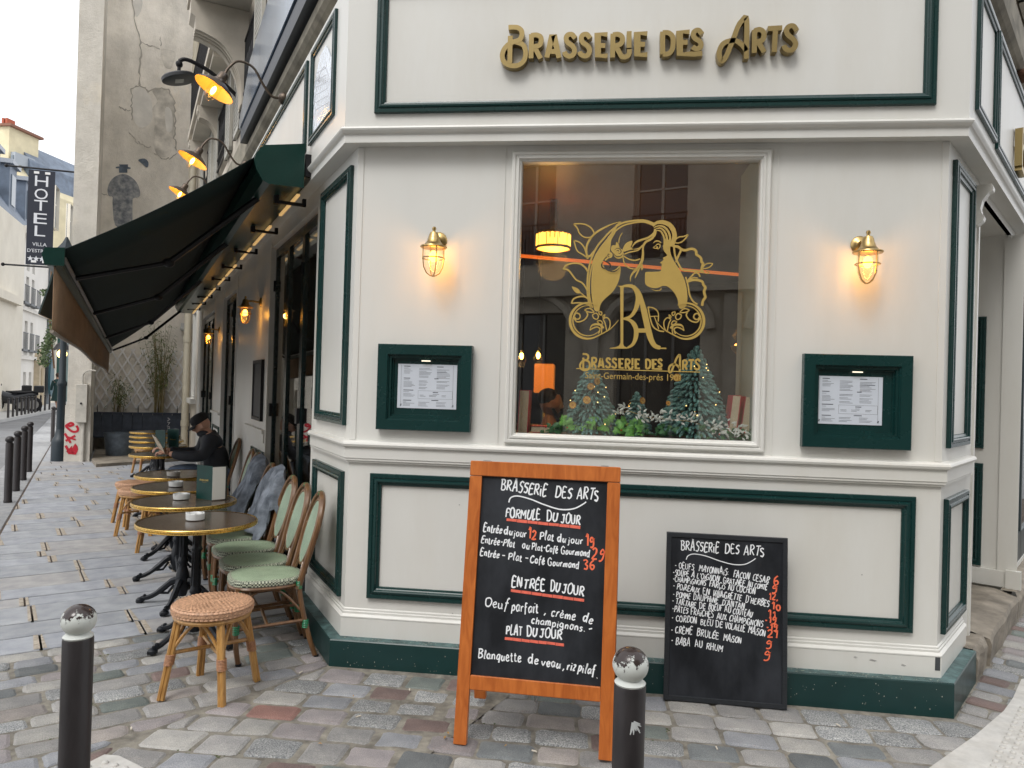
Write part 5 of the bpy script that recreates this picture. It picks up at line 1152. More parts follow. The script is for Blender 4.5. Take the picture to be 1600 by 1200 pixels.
M_MENU = M_('dark green menu cover', (.006, .045, .038), .35, var=.15, vscale=12, bump=.08)
M_PG = M_('menu pages', (.70, .70, .67), .5)
def menu(p, yaw, h, w_, lab, letter=True, spread=R_(32)):
    t = thing('standing_menu', lab, 'menu', tuple(p)); t['_o'] = (0., 0., 0.); t.rotation_euler = (0, 0, yaw); t['group'] = 'standing menus on the tables'
    m = MB(); m.cbox((-w_, -.003, 0), (0, .003, h), .0015); mk('cover', m, M_MENU, t)
    c, s = math.cos(spread), math.sin(spread); F = lambda x, y, z: Vector((-x*c-y*s, x*s*1-y*c*0+y, z))
    m = MB(); m.cbox((0, .004, 0), (w_, .010, h), .0015, F); mk('cover', m, M_MENU, t)
    m = MB()
    for k in range(4): m.cbox((.004, .0, .006), (w_*.72, .0012, h-.006), .0003, lambda x, y, z, k=k: Vector((-x*math.cos(spread*(k+1)/5), .004+x*math.sin(spread*(k+1)/5)+y, z)))
    mk('page', m, M_PG, t)
    if letter:
        m = MB(); F3 = lambda u, o, z: Vector((u, -.0032-o, z)); GT = M_('gold foil', (.50, .36, .12), .4, .6)
        write(m, 'BRASSERiE DES ARTS', F3, -w_*.78, h*.52, -w_*.22, h*.52, .009, .0014, 0, .0006); m.ribbon([(-w_*.6, h*.48), (-w_*.4, h*.48)], .001, F3, 0, .0006); mk('foil_title', m, GT, t)
    return t
# big menu: front edge from px 291 to 330 at z .74 .. .99
pm0 = onz(331, 782, .738)
mn = thing('standing_menu', 'tall dark green menu with gold title standing open on the second café table', 'menu', tuple(pm0)); mn['group'] = 'standing menus on the tables'
pm1 = onz(290, 777, .738); pv1 = (pm1-pm0); wv = .155; pv1 = pv1.normalized()*wv; nvm = Vector((pv1.y, -pv1.x, 0)).normalized()
if nvm.y > 0: nvm = -nvm
hM = .245
def cov(d, off=Vector(), th=.004, hh=hM, z=0, L=None):
    m = MB(); a = pm0+off; n = Vector((d.y, -d.x, 0)).normalized()*th
    m.loft([[a+Vector((0, 0, z)), a+d+Vector((0, 0, z)), a+d+n+Vector((0, 0, z)), a+n+Vector((0, 0, z))], [a+Vector((0, 0, hh)), a+d+Vector((0, 0, hh)), a+d+n+Vector((0, 0, hh)), a+n+Vector((0, 0, hh))]], True, True, False); return m
mk('cover', cov(pv1), M_MENU, mn)
back = Vector((.115, .085, 0)); bk = back.normalized()*.155
bk = (onz(329, 768, .738)+Vector((.02, .02, 0))-pm0); 
rt = Matrix.Rotation(R_(-118), 3, 'Z') @ pv1
mk('cover', cov(rt*.66, Vector((0, 0, 0)), .004), M_('black menu lining', (.012, .016, .016), .5), mn)
for k in range(3):
    d = (Matrix.Rotation(R_(-118+3*(k+1)), 3, 'Z') @ pv1)*(.62-.012*k); mk('page', cov(d, (-pm0).normalized()*.007*(k+1)+Vector((0, 0, pm0.z*.007*(k+1)/pm0.length)), .001, hM-.006, .006), M_PG, mn)
FM = lambda u, o, z: pm0+pv1.normalized()*(wv-u)+nvm*(.0006+o)+Vector((0, 0, z))
sg_n = 1
m = MB(); GT = M_('gold foil', (.62, .46, .16), .4, .6); write(m, 'BRASSERiE DES ARTS', FM, .035, .135, .125, .135, .010, .0016, .0, .0006); m.ribbon(bez([(.06, .128), (.08, .125), (.10, .128)], 3), .0012, FM, 0, .0006)
for v in m.v: v += nvm*.0042
mk('foil_title', m, GT, mn)
menu(TB[4].location+Vector((-.05, .13, .738)), ANGL+.9, .26, .13, 'dark menu standing on the seated man’s table, the nearer and darker of two', False)
menu(TB[4].location+Vector((.04, .26, .738)), ANGL+.9, .27, .15, 'dark green menu standing on the seated man’s table behind the darker one')
m = MB(); m.lathe([(.028, 0), (.030, .003), (.006, .008), (.004, .05), (.018, .07), (.026, .10), (.022, .135)], 14, caps=False)
o = single('stemmed_glass', m, GLASSL, 'small stemmed glass on the seated man’s table beside the menus', 'glass'); o.location = TB[4].location+Vector((.08, -.06, .738))
# ---------------------------------------------------------------- blankets over chair backs
M_BLK = M_('grey blue fleece blanket', (.125, .145, .175), .95, var=.4, vscale=9, bump=1., bscale=38, spec=.1, col2=(.25, .28, .325))
def blanket(s, o, lab, wd, seed, drop_f, drop_b, tilt=.0):
    """cloth folded over the chair back: a long sheet draped over the top rail with folds"""
    r = random.Random(seed); nu, nv = 44, 30; g = []
    ph = [r.uniform(0, 6) for _ in range(8)]
    for i in range(nu+1):
        t = i/nu*2-1; row = []; side = -1 if t < 0 else 1; q = abs(t); drop = drop_f if side < 0 else drop_b
        for j in range(nv+1):
            v = j/nv*2-1; a = abs(v); sd = max(0, a-.42)/.58
            x = math.copysign(min(a, .42)/.42*.155+sd*.045+.05*sd*q, v)*wd/.44+tilt*q*side
            z = .965-.045*min(1, a/.42)**2-sd*(.20+.10*math.sin(ph[5]))-q*drop*(1-.25*sd)-.02*q*math.sin(v*7+ph[6])
            zb = max(z, .40); yb = .180+(zb-.45)*.27
            gap = .030*math.sin(math.pi/2*min(1, q*5))*(1-.55*sd)
            fold = q**.7*(.026*math.sin(v*6.5+ph[0]+1.4*q)+.016*math.sin(v*13+ph[1]-2*q))+.012*math.sin(v*3+t*9+ph[2])+.008*math.sin(v*19+t*5+ph[3])
            y = yb+side*(gap+.012)+fold*.8-(.05*q*q if side < 0 else -.02*q)
            row.append(Vector((x+.012*math.sin(q*6+ph[4]+v*4), y, z)))
        g.append(row)
    M = Matrix.Translation(FL(s, o, 0)) @ Matrix.Rotation(ANGL, 4, 'Z'); m = MB(); K = nv+1
    vs = [M @ p for row in g for p in row]; m.add(vs, [(a*K+b, a*K+b+1, (a+1)*K+b+1, (a+1)*K+b) for a in range(nu) for b in range(nv)], True)
    ob = single('blanket', m, M_BLK, lab, 'blanket', 'grey blue blankets on the chair backs', loc=tuple(FL(s, o, .5)))
    md = ob.modifiers.new('thick', 'SOLIDIFY'); md.thickness = .012; md.offset = 1
blanket(1.53, .44, 'grey blue fleece blanket draped over the chair back just behind the three bare oval backs', .56, 3, .42, .36, .03)
blanket(2.42, .44, 'grey blue fleece blanket draped over a chair back, farther one next to the white pier', .60, 11, .46, .36, -.02)

# ================================================================== AWNING
M_AWN = bpy.data.materials.new('dark green striped awning canvas'); M_AWN.use_nodes = True
def _awn():
    n = M_AWN.node_tree; b = n.nodes['Principled BSDF']; b.inputs['Roughness'].default_value = .85; b.inputs['Specular IOR Level'].default_value = .2
    tc = n.nodes.new('ShaderNodeTexCoord'); mp = n.nodes.new('ShaderNodeMapping'); mp.inputs['Rotation'].default_value = (0, 0, -LA); 
    w_ = n.nodes.new('ShaderNodeTexWave'); w_.wave_type = 'BANDS'; w_.bands_direction = 'Y'; w_.inputs['Scale'].default_value = 14; w_.inputs['Distortion'].default_value = 0
    r = n.nodes.new('ShaderNodeValToRGB'); r.color_ramp.elements[0].color = (.006, .015, .015, 1); r.color_ramp.elements[1].color = (.034, .050, .048, 1)
    n.links.new(tc.outputs['Object'], mp.inputs[0]); n.links.new(mp.outputs[0], w_.inputs[0]); n.links.new(w_.outputs['Fac'], r.inputs[0]); n.links.new(r.outputs[0], b.inputs['Base Color'])
_awn()
ALU = M_('dark green aluminium', (.006, .040, .032), .3, .3, var=.1, vscale=8)
GREYA = M_('brushed aluminium', (.45, .45, .44), .3, 1.)
AW = thing('awning', 'dark green folding arm awning with brown valance spread over the terrace tables', 'awning', tuple(FL(.85, .3, 2.9)))
S0, S1 = .85, 11.2
def bar(s, o=1.56, dz=0): t = (s-S0)/(S1-S0); return FL(s, o-.05*t, 2.305-.20*t+dz)
def cas(s, o=.43, z=3.07): t = (s-S0)/(S1-S0); return FL(s, o, z-.05*t)
m = MB(); N = 12
top_ = []
for i in range(9):
    v = i/8; row = []
    for j in range(N+1):
        s = S0+.03+(S1-S0-.06)*j/N; a, b = cas(s, .44, 3.10), bar(s, 1.57, .02); p = a.lerp(b, v); p.z -= .035*math.sin(math.pi*v); row.append(p)
    top_.append(row)
vs = [p for r in top_ for p in r]; K = N+1
m.add(vs, [(i*K+j, i*K+j+1, (i+1)*K+j+1, (i+1)*K+j) for i in range(8) for j in range(N)], True)
cv = mk('canvas', m, M_AWN, AW); md = cv.modifiers.new('t', 'SOLIDIFY'); md.thickness = .003
prof = [(.14, 3.215), (.40, 3.16), (.445, 3.10), (.455, 3.06), (.44, 3.0), (.40, 2.935), (.36, 2.915), (.14, 2.925)]
m = MB(); m.loft([[FL(s, o, z-.05*(s-S0)/(S1-S0)) for o, z in prof] for s in (S0+.02, S1)], True, True, False); mk('cassette', m, ALU, AW)
m = MB(); m.loft([[FL(s, .14+(o-.14)*1.03, z+(z-3.06)*.03) for o, z in prof] for s in (S0-.006, S0+.016)], True, True, False); mk('end_cap', m, ALU, AW)
m = MB(); m.box((S0-.008, .132, 3.15), (S0+.03, .06, 3.0), FL); mk('wall_bracket', m, BLACKP, AW)
m = MB(); m.loft([[bar(s, 1.53+a, b) for a, b in ((0, 0), (.05, .03), (.075, .01), (.075, -.05), (.03, -.065), (0, -.05))] for s in (S0, S1)], True, True, False); mk('front_bar', m, ALU, AW)
m = MB(); m.loft([[bar(s, 1.505+a, b) for a, b in ((0, 0), (.02, .0), (.02, -.012), (0, -.012))] for s in (S0+.02, S1)], True, True, False); mk('rail', m, GREYA, AW)
m = MB(); m.loft([[bar(s, 1.51+a, b) for a, b in ((0, .05), (.10, .04), (.115, 0), (.10, -.06), (0, -.06))] for s in (S0-.03, S0+.0)], True, True, False); mk('end_cap', m, ALU, AW)
M_VAL = M_('brown valance canvas', (.36, .235, .145), .9, var=.12, vscale=2.5, bump=.3, bscale=300, aniso=(1, 1, 3))
m = MB(); g = []
for i in range(7):
    v = i/6; g.append([bar(S0+(S1-S0)*j/24, 1.565+.012*math.sin(j*1.1)*v, -.05-v*(.36+.03*math.cos((j-12)/12*3.1)**2)) for j in range(25)])
m.add([p for r in g for p in r], [(i*25+j, i*25+j+1, (i+1)*25+j+1, (i+1)*25+j) for i in range(6) for j in range(24)], True)
va = mk('valance', m, M_VAL, AW); md = va.modifiers.new('t', 'SOLIDIFY'); md.thickness = .003
m = MB(); m.tube([bar(S0+(S1-S0)*j/24, 1.565, -.05-(.365+.03*math.cos((j-12)/12*3.1)**2)) for j in range(25)], .012, 6); mk('valance_hem', m, M_('pale hem tube', (.30, .26, .22), .6), AW)
for k, (sa, se, sb) in enumerate(((1.35, 1.5, 1.62), (3.3, 3.7, 4.1), (6.2, 6.9, 7.6), (10.9, 10.6, 10.9))):
    sh_ = cas(sa, .34, 2.95); el = FL(se, .93, 2.42-.03*k); en = bar(sb, 1.50, -.02)
    m = MB(); m.tube([sh_, el], .030, 6, False, ell=.7); mk('arm', m, BLACKP, AW)
    m = MB(); m.tube([el, en], .024, 6, False, ell=.7); mk('forearm', m, BLACKP, AW)
    m = MB(); m.ball(el, .042, 8, 6, (1, 1, .8)); mk('elbow', m, BLACKP, AW)
GLINT = emit('warm glint on metal strip', (1, .62, .24), .42)  # self-lit strip stands in for light glinting off metal under the cassette
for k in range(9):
    m = MB(); m.loft([[FL(s, .14+a, 2.905+b-.05*(s-S0)/(S1-S0)) for a, b in ((0, 0), (.022, 0), (.022, -.014), (0, -.014))] for s in (S0+.12+k*1.15, S0+.12+k*1.15+(.95 if k % 2 else .7))], True, True, False); mk('glint_strip', m, GLINT, AW)
for k in range(9):
    s = 1.15+k*1.15; m = MB(); m.box((s, .06, 2.868), (s+.035, .27, 2.886), FL); m.box((s, .06, 2.868), (s+.035, .085, 2.92), FL); m.box((s-.01, .25, 2.86), (s+.045, .28, 2.92), FL); mk('bracket', m, BLACKP, AW)
# side drop of the neighbouring awning further down
aw2 = thing('far_awning', 'dark folded awning flap with an orange edge hanging behind the brown valance', 'awning', tuple(FL(S1, 1.6, 2.1)))
qa = [onp(x, y, FL(3.0, 1.66, 0), Ln) for x, y in ((84, 425), (84, 500), (62, 490), (76, 452))]
m = MB(); m.prism(qa, Ln*.01); mk('flap', m, M_AWN, aw2)
qb = [onp(x, y, FL(3.0, 1.675, 0), Ln) for x, y in ((84, 500), (62, 490))]; m = MB(); m.tube(qb, .008, 6); mk('edge', m, M_('orange hem', (.5, .25, .03), .6), aw2)

# ================================================================== GOOSENECK LAMPS, STREET LIGHT
M_BRONZE = M_('dark bronze', (.11, .085, .065), .45, .7, var=.3, vscale=20)
M_SHIN = M_('warm enamel inside of shade', (.80, .52, .16), .4, .2)
def goose(lab):
    t = thing('gooseneck_lamp', lab, 'wall lamp', local=True); t['group'] = 'gooseneck lamps above the awning'
    P2 = lambda o, z: Vector((0, -o, z))
    m = MB(); m.lathe([(.05, 0), (.05, .02), (.03, .045), (.02, .05)], 14, Matrix.Rotation(R_(90), 4, 'X')); mk('wall_plate', m, M_BRONZE, t)
    m = MB(); m.tube([P2(*p) for p in bez([(.03, 0), (.10, .0), (.17, .08), (.25, .20), (.36, .225), (.43, .16), (.46, .10)], 5)], .0105, 8); mk('neck', m, M_BRONZE, t)
    c = P2(.475, .075); ax = Vector((0, -.47, -.88)).normalized(); M = Matrix.Translation(c) @ ax.to_track_quat('Z', 'Y').to_matrix().to_4x4()
    m = MB(); m.lathe([(.028, -.03), (.036, -.02), (.038, .03), (.048, .04), (.05, .06)], 18, M); mk('cap', m, M_BRONZE, t)
    m = MB(); m.lathe([(.050, .055), (.085, .065), (.13, .095), (.158, .125), (.160, .128)], 28, M, caps=False); mk('shade', m, M_BRONZE, t)
    m = MB(); m.lathe([(.045, .060), (.083, .069), (.128, .099), (.157, .128)], 28, M, caps=False); mk('shade_lining', m, M_SHIN, t)
    m = MB(); m.lathe([(.040, .06), (.046, .12), (.046, .17), (.034, .205), (.015, .22), (.001, .222)], 16, M, caps=False); mk('glass_jar', m, GLASSL, t)
    m = MB(); m.ball(M @ Vector((0, 0, .135)), .017, 8, 8, (1, 1, 2.2), ax.to_track_quat('Z', 'Y').to_matrix()); mk('bulb', m, LAMPEM, t)
    point('lamp_light', (1, .50, .11), 1.7, t, M @ Vector((0, 0, .185)), .02)
    return t
g0 = goose('bronze gooseneck lamp nearest the corner, above the awning box')
for i, (s, z, lab) in enumerate(((1.94, 3.90, None), (4.2, 3.94, 'bronze gooseneck lamp second from the corner, behind the awning slope'), (6.6, 4.12, 'bronze gooseneck lamp third along, only its rim showing above the awning'))):
    c = g0 if i == 0 else copy_tree(g0); c.location = FL(s, .10, z); c.rotation_euler = (0, 0, ANGL)
    if lab: c['label'] = lab
sl = thing('street_light', 'grey disc shaped street light on a black bracket high on the left facade', 'street light', tuple(FL(6, .0, 5.4)))
m = MB(); m.tube([FL(6, o, z) for o, z in bez([(.0, 5.30), (.15, 5.42), (.35, 5.56), (.55, 5.64), (.66, 5.655), (.72, 5.62)], 4)], .026, 8); mk('bracket', m, BLACKP, sl)
cdir = FL(6, .72, 5.40)
tl = (Vector((0, 0, 1))+Ln*.28).normalized(); M = Matrix.Translation(cdir) @ tl.to_track_quat('Z', 'Y').to_matrix().to_4x4()
m = MB(); m.lathe([(.02, -.03), (.19, -.03), (.205, -.02), (.205, .015), (.19, .03), (.12, .05), (.05, .07)], 26, M); mk('head', m, M_('grey black lamp housing', (.035, .038, .042), .45, .2), sl)
m = MB(); m.box((-.07, -.05, -.036), (.07, .05, -.031), lambda x, y, z: M @ Vector((x, y, z))); mk('led_panel', m, M_('unlit light panel', (.20, .21, .20), .3), sl)
m = MB(); m.ball(FL(6, .72, 5.58), .045, 8, 6); m.tube([FL(6, .72, 5.6), cdir], .022, 7); mk('knuckle', m, BLACKP, sl)

# ================================================================== STONE CORNICE AND UPPER STOREYS
UB = thing('upper_storeys', 'weathered limestone upper storeys with shutters and balconies above the cream shopfront', 'building', (0, WY, 3.95))
m = MB(); sweep(m, [(.06, 3.926), (.06, 3.97), (.10, 4.0), (.125, 4.03), (.125, 4.10), (.10, 4.12), (.08, 4.125), (.08, 4.42), (.0, 4.45)], SL, SR); mk('cornice', m, STONED, UB)
SHUT = M_('pale grey shutter paint', (.42, .41, .37), .6, var=.1, vscale=5)
RAIL = M_('black wrought iron', (.012, .013, .016), .4, .3)
DARKW = M_('dark window glass', (.02, .025, .03), .05, spec=.8)
def win_ops(u0, n, pitch, w_, zs): return [(u0+pitch*k, u0+pitch*k+w_, a, b) for k in range(n) for a, b in zs]
lo = [(1.6+2.75*k, 2.75+2.75*k, a, b) for k in range(4) for a, b in ((4.75, 7.0),)]
fo = [(-.6, .6, 4.7, 7.0)]; ro = [(1.2+2.6*k, 2.4+2.6*k, a, b) for k in range(3) for a, b in ((4.75, 7.0),)]
m = MB(); m.wall(FL, 0, SL, 4.42, 9.4, lo, .25); m.wall(FF, XL, XR, 4.42, 9.4, fo, .25); m.wall(FR, 0, SR, 4.42, 9.4, ro, .25); mk('wall', m, STONE, UB)
m = MB(); sweep(m, [(0, 9.2), (.05, 9.25), (.08, 9.5), (-2, 9.6)], SL, SR, True); mk('roof_cornice', m, STONE, UB)
def shutter(F, u0, u1, z0, z1, o, par):
    m = MB(); m.box((u0, o, z0), (u0+.05, o+.04, z1), F); m.box((u1-.05, o, z0), (u1, o+.04, z1), F); m.box((u0, o, z0), (u1, o+.04, z0+.06), F); m.box((u0, o, z1-.06), (u1, o+.04, z1), F)
    k = 0; z = z0+.07
    while z < z1-.08: m.box((u0+.05, o+.006, z), (u1-.05, o+.03, z+.035), F); z += .06
    return mk('shutter', m, SHUT, par)
def window(F, a, b, c, d, par, rail=True, shut=True, dep=.2):
    m = MB(); o = -dep+.02
    m.box((a, o, c), (a+.06, o+.05, d), F); m.box((b-.06, o, c), (b, o+.05, d), F); m.box(((a+b)/2-.03, o, c), ((a+b)/2+.03, o+.05, d), F); m.box((a+.06, o, d-.06), (b-.06, o+.05, d), F); m.box((a+.06, o, c), (b-.06, o+.05, c+.08), F); m.box((a+.06, o, c+(d-c)*.62), (b-.06, o+.05, c+(d-c)*.62+.04), F)
    wf_ = mk('window', m, SHUT, par); m = MB(); m.quad(F(a+.06, o+.015, c), F(b-.06, o+.015, c), F(b-.06, o+.015, d), F(a+.06, o+.015, d)); mk('pane', m, DARKW, wf_)
    if shut:
        w_ = (b-a)*.5; shutter(F, a-w_, a-.02, c, d, .012, par); shutter(F, b+.02, b+w_, c, d, .012, par)
    if rail:
        m = MB(); 
        for z in (c+.12, c+.30, c+.95): m.box((a-.02, .02, z), (b+.02, .045, z+.03), F)
        u = a
        while u < b: m.box((u, .026, c+.12), (u+.014, .04, c+.95), F); u += .09
        u = a+.1
        while u < b-.1: m.tube([F(u+.05*math.cos(t), .033, c+.62+.12*math.sin(t*1)) for t in [k*.7 for k in range(9)]], .006, 4, closed=True); u += .18
        mk('railing', m, RAIL, par)
for q in lo[::1]: window(FL, *q, UB, rail=True)
for q in fo: window(FF, *q, UB, shut=True)
for q in ro: window(FR, *q, UB, shut=True)
# arched stone bracket and balcony slab
def brk(s, z, k=1., th=.34):
    m = MB(); arch = bez([(.06, 0), (.08, .28), (.16, .52), (.32, .74), (.55, .84), (.66, .86)], 5); pts = [(0, 0)]+arch+[(.66, 1.02), (.72, 1.06), (.72, 1.25), (0, 1.25)]
    m.loft([[FL(s+ds, o*k, z+zz_*k) for o, zz_ in pts] for ds in (0, th)], True, True, False)
    for e in (.05, .13, .21): m.tube([FL(s-.004+e*0+e, o*k+.004, z+(q-.006)*k) for o, q in arch], .012, 5)
    return mk('stone_bracket', m, STONE, UB)
brk(5.2, 4.95, .90); brk(8.3, 5.3, .48, .25); brk(10.2, 5.3, .48, .25)
m = MB(); m.box((4.9, 0, 6.08), (5.8, .62, 6.22), FL); m.box((4.85, 0, 6.22), (5.85, .66, 6.4), FL); m.box((6.3, .0, 5.90), (SL-.8, .30, 5.98), FL); m.box((6.25, .0, 5.98), (SL-.75, .35, 6.08), FL); mk('balcony_slab', m, STONE, UB)
m = MB()
for s0, s1, o, z in ((6.4, SL-.9, .30, 6.08),):
    for zz_ in (.05, .9): m.box((s0, o, z+zz_), (s1, o+.03, z+zz_+.03), FL)
    s = s0
    while s < s1: m.box((s, o+.005, z+.05), (s+.018, o+.023, z+.9), FL); s += .11
mk('balcony_railing', m, RAIL, UB)
# neighbouring house beyond the shop (pale trim, down pipe)
NB = thing('neighbour_house', 'narrow pale house strip with a cream down pipe at the end of the terrace', 'building', tuple(FL(SL, 0, 0)))
m = MB(); m.wall(FL, SL, 13.2, 0, 9.5, [(11.75, 12.6, 1.25, 3.0), (11.75, 12.6, 4.3, 6.2)], .15); m.quad(FL(13.2, 0, 0), FL(13.2, -4, 0), FL(13.2, -4, 9.5), FL(13.2, 0, 9.5)); mk('wall', m, STONE, NB)
m = MB(); m.frame(FL, 11.72, 12.64, 1.22, 3.03, [(0, 0), (0, .03), (.06, .03), (.07, -.1)]); mk('window', m, WHITE, NB); m = MB(); m.box((11.6, 0, 1.12), (12.8, .10, 1.22), FL); mk('sill', m, WHITE, NB)
m = MB(); m.box((11.79, -.1, 1.29), (12.57, -.09, 2.96), FL); mk('pane', m, DARKW, NB)
PIPE = M_('cream cast iron pipe', (.52, .48, .38), .5, var=.08, vscale=4)
m = MB(); m.tube([FL(13.05, .10, 0), FL(13.05, .10, 11)], .075, 10)
for z in (.6, 2.4, 4.4, 6.4, 8.4): m.tube([FL(13.05, .10, z), FL(13.05, .10, z+.12)], .088, 10)
mk('down_pipe', m, PIPE, NB)
# long glossy sign box above the cornice
m = MB()
def sb(s, zt): return [FL(s, .33, 4.32), FL(s, .20, 4.36), FL(s, .20, zt), FL(s, .30, zt)]
SBX = thing('sign_box', 'long glossy blue grey sign board above the stone cornice on the left facade', 'sign board', tuple(FL(.2, .3, 4.2)))
zf = lambda s, o, p: p
face = [FL(s_, .20, z_) for s_, z_ in ((4.1, 4.28), (.3, 4.30), (.3, 4.98), (2.3, 4.86), (3.4, 4.74), (4.1, 4.36))]
m.prism(face, -Ln*.05); mk('face', m, M_('glossy pale blue sign face', (.42, .52, .68), .12, .75, var=.25, vscale=2.2, aniso=(1, 1, .3)), SBX)
m = MB(); m.box((.3, .09, 4.13), (4.08, .185, 4.275), FL); mk('backing', m, M_('dark sign backing', (.012, .018, .03), .4), SBX)
# dark bracket under right cornice
m = MB(); m.lathe([(.05, 0), (.05, .03), (.03, .08), (.02, .1)], 10, Matrix.Translation(FR(1.9, .1, 3.95)) @ Matrix.Rotation(R_(90), 4, 'X')); 
single('rusty_bracket', m, M_('rusty iron', (.10, .045, .025), .8), 'small rusty round bracket fixed above the right hand fascia', 'bracket')

# ================================================================== GABLE WALL, LATTICE, PLANTER
GA, GB = onz(145, 703), onz(300, 702); gd = (GB-GA).normalized(); gn = Vector((gd.y, -gd.x, 0))
def FG(u, o, z): return GA+gd*u+gn*o+Vector((0, 0, z))
def gpx(x, y, o=0.):
    p = onp(x, y, GA+gn*o, gn)-GA; return (p.dot(gd), p.z)
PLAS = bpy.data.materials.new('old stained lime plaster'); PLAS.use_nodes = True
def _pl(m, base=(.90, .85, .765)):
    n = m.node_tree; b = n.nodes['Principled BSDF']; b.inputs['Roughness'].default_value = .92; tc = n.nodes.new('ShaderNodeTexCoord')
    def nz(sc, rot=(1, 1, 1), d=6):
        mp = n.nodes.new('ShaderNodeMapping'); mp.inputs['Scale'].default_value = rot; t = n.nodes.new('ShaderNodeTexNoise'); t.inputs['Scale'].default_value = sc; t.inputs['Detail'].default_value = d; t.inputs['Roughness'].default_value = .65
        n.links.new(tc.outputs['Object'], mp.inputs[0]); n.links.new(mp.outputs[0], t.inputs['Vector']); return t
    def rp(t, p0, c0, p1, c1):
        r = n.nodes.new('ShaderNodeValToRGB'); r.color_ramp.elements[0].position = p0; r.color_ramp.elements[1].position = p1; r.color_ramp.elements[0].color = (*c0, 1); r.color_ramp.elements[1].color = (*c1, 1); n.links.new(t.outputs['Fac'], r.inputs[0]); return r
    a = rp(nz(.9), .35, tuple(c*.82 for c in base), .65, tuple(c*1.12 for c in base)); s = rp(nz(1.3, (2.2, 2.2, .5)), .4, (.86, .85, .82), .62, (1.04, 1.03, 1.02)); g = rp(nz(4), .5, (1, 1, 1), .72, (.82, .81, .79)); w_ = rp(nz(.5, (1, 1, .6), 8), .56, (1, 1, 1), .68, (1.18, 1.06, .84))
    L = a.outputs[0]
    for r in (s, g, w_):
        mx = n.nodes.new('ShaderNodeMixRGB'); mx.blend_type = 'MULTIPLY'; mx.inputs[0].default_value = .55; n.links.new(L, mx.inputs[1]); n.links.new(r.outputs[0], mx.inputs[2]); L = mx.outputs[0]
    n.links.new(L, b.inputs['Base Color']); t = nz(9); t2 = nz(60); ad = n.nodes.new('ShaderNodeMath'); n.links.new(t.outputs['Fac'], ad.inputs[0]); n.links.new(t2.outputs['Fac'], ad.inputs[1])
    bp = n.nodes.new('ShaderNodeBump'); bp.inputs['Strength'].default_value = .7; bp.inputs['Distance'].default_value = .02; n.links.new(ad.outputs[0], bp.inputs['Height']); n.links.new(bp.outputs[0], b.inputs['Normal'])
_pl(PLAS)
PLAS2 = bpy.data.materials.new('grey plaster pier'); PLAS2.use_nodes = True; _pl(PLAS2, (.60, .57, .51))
GW = thing('gable_wall', 'tall blank plaster gable wall with cracks and a projecting pier beyond the terrace', 'wall', tuple(GA))
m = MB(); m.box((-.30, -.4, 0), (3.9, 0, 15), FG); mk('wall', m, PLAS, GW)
pL = onz(99, 721); pR_ = onz(139.5, 721)
# pier: front face between these two points, sides run back to the wall
pier_d = (pR_-pL).normalized(); 
def pierpoly(z): return [Vector((pL.x, pL.y, z)), Vector((pR_.x, pR_.y, z)), Vector((*FG(.0, -.1, 0).xy, z)), Vector((pL.x-.58*2.5, pL.y+.815*2.5, z))]
def upx(x, y): return onp(x, y, pL, Vector((pier_d.y, -pier_d.x, 0)))
# the pier narrows upward a little (battered base up to 1.2 m)
m = MB(); m.loft([pierpoly(0), pierpoly(1.05)], True, True, False); mk('pier_base', m, PLAS2, GW)
def pp(k0, k1, z):
    a = pL.lerp(pR_, k0); b = pL.lerp(pR_, k1); return [Vector((a.x, a.y, z)), Vector((b.x, b.y, z)), Vector((*FG(.0, -.1, 0).xy, z)), Vector((a.x-.58*2.5, a.y+.815*2.5, z))]
m = MB(); m.loft([pp(.06, .97, 1.05), pp(.06, .97, 2.4), pp(.0, 1.05, 15)], True, True, False); mk('pier', m, PLAS2, GW)
CRK = M_('dark crack', (.42, .39, .34), .95); PATCH = M_('exposed render patch', (.64, .60, .53), .95, var=.35, vscale=3, bump=1, bscale=15); PATCH2 = M_('pale filler patch', (.74, .71, .65), .9, var=.1, vscale=4)
def crack(pts, w_=.022):
    q = [gpx(x, y) for x, y in pts]; r = random.Random(len(pts)*7+int(pts[0][0])); q2 = []
    for a, b in zip(q, q[1:]):
        for k in range(5): t = k/5; q2.append((a[0]+(b[0]-a[0])*t+r.uniform(-.025, .025), a[1]+(b[1]-a[1])*t+r.uniform(-.025, .025)))
    q2.append(q[-1]); n = len(q2); m = MB(); m.ribbon(q2, [w_*r.uniform(.3, 1.3) for _ in range(n)], FG, .002, .006+.001*r.random()); mk('crack', m, CRK, GW)
crack([(206, 0), (212, 35), (220, 66), (220, 100), (218, 132)], .035); crack([(220, 66), (236, 72), (250, 77)], .02); crack([(250, 58), (251, 72)], .015); crack([(218, 132), (206, 140), (205, 165), (206, 188)], .03); crack([(218, 132), (232, 142), (246, 138), (262, 140), (272, 160), (274, 190), (272, 215), (276, 235)], .03)
crack([(186, 167), (196, 172), (204, 172)], .02); crack([(240, 240), (252, 247), (268, 248), (276, 240)], .02); crack([(202, 207), (210, 218), (216, 225)], .016); crack([(218, 222), (228, 230), (236, 230)], .016); crack([(152, 300), (168, 306)], .016)
def patch(pts, mat, o=.004, nm='patch'):
    q = bez([gpx(x, y) for x, y in pts], 3, True); m = MB(); m.add([FG(u, o, z) for u, z in q], [tuple(range(len(q)))]); 
    mk(nm, m, mat, GW)
patch([(238, 142), (250, 137), (264, 142), (272, 158), (272, 200), (268, 235), (258, 246), (244, 240), (240, 215), (242, 190), (238, 170), (246, 158)], PATCH, .004)
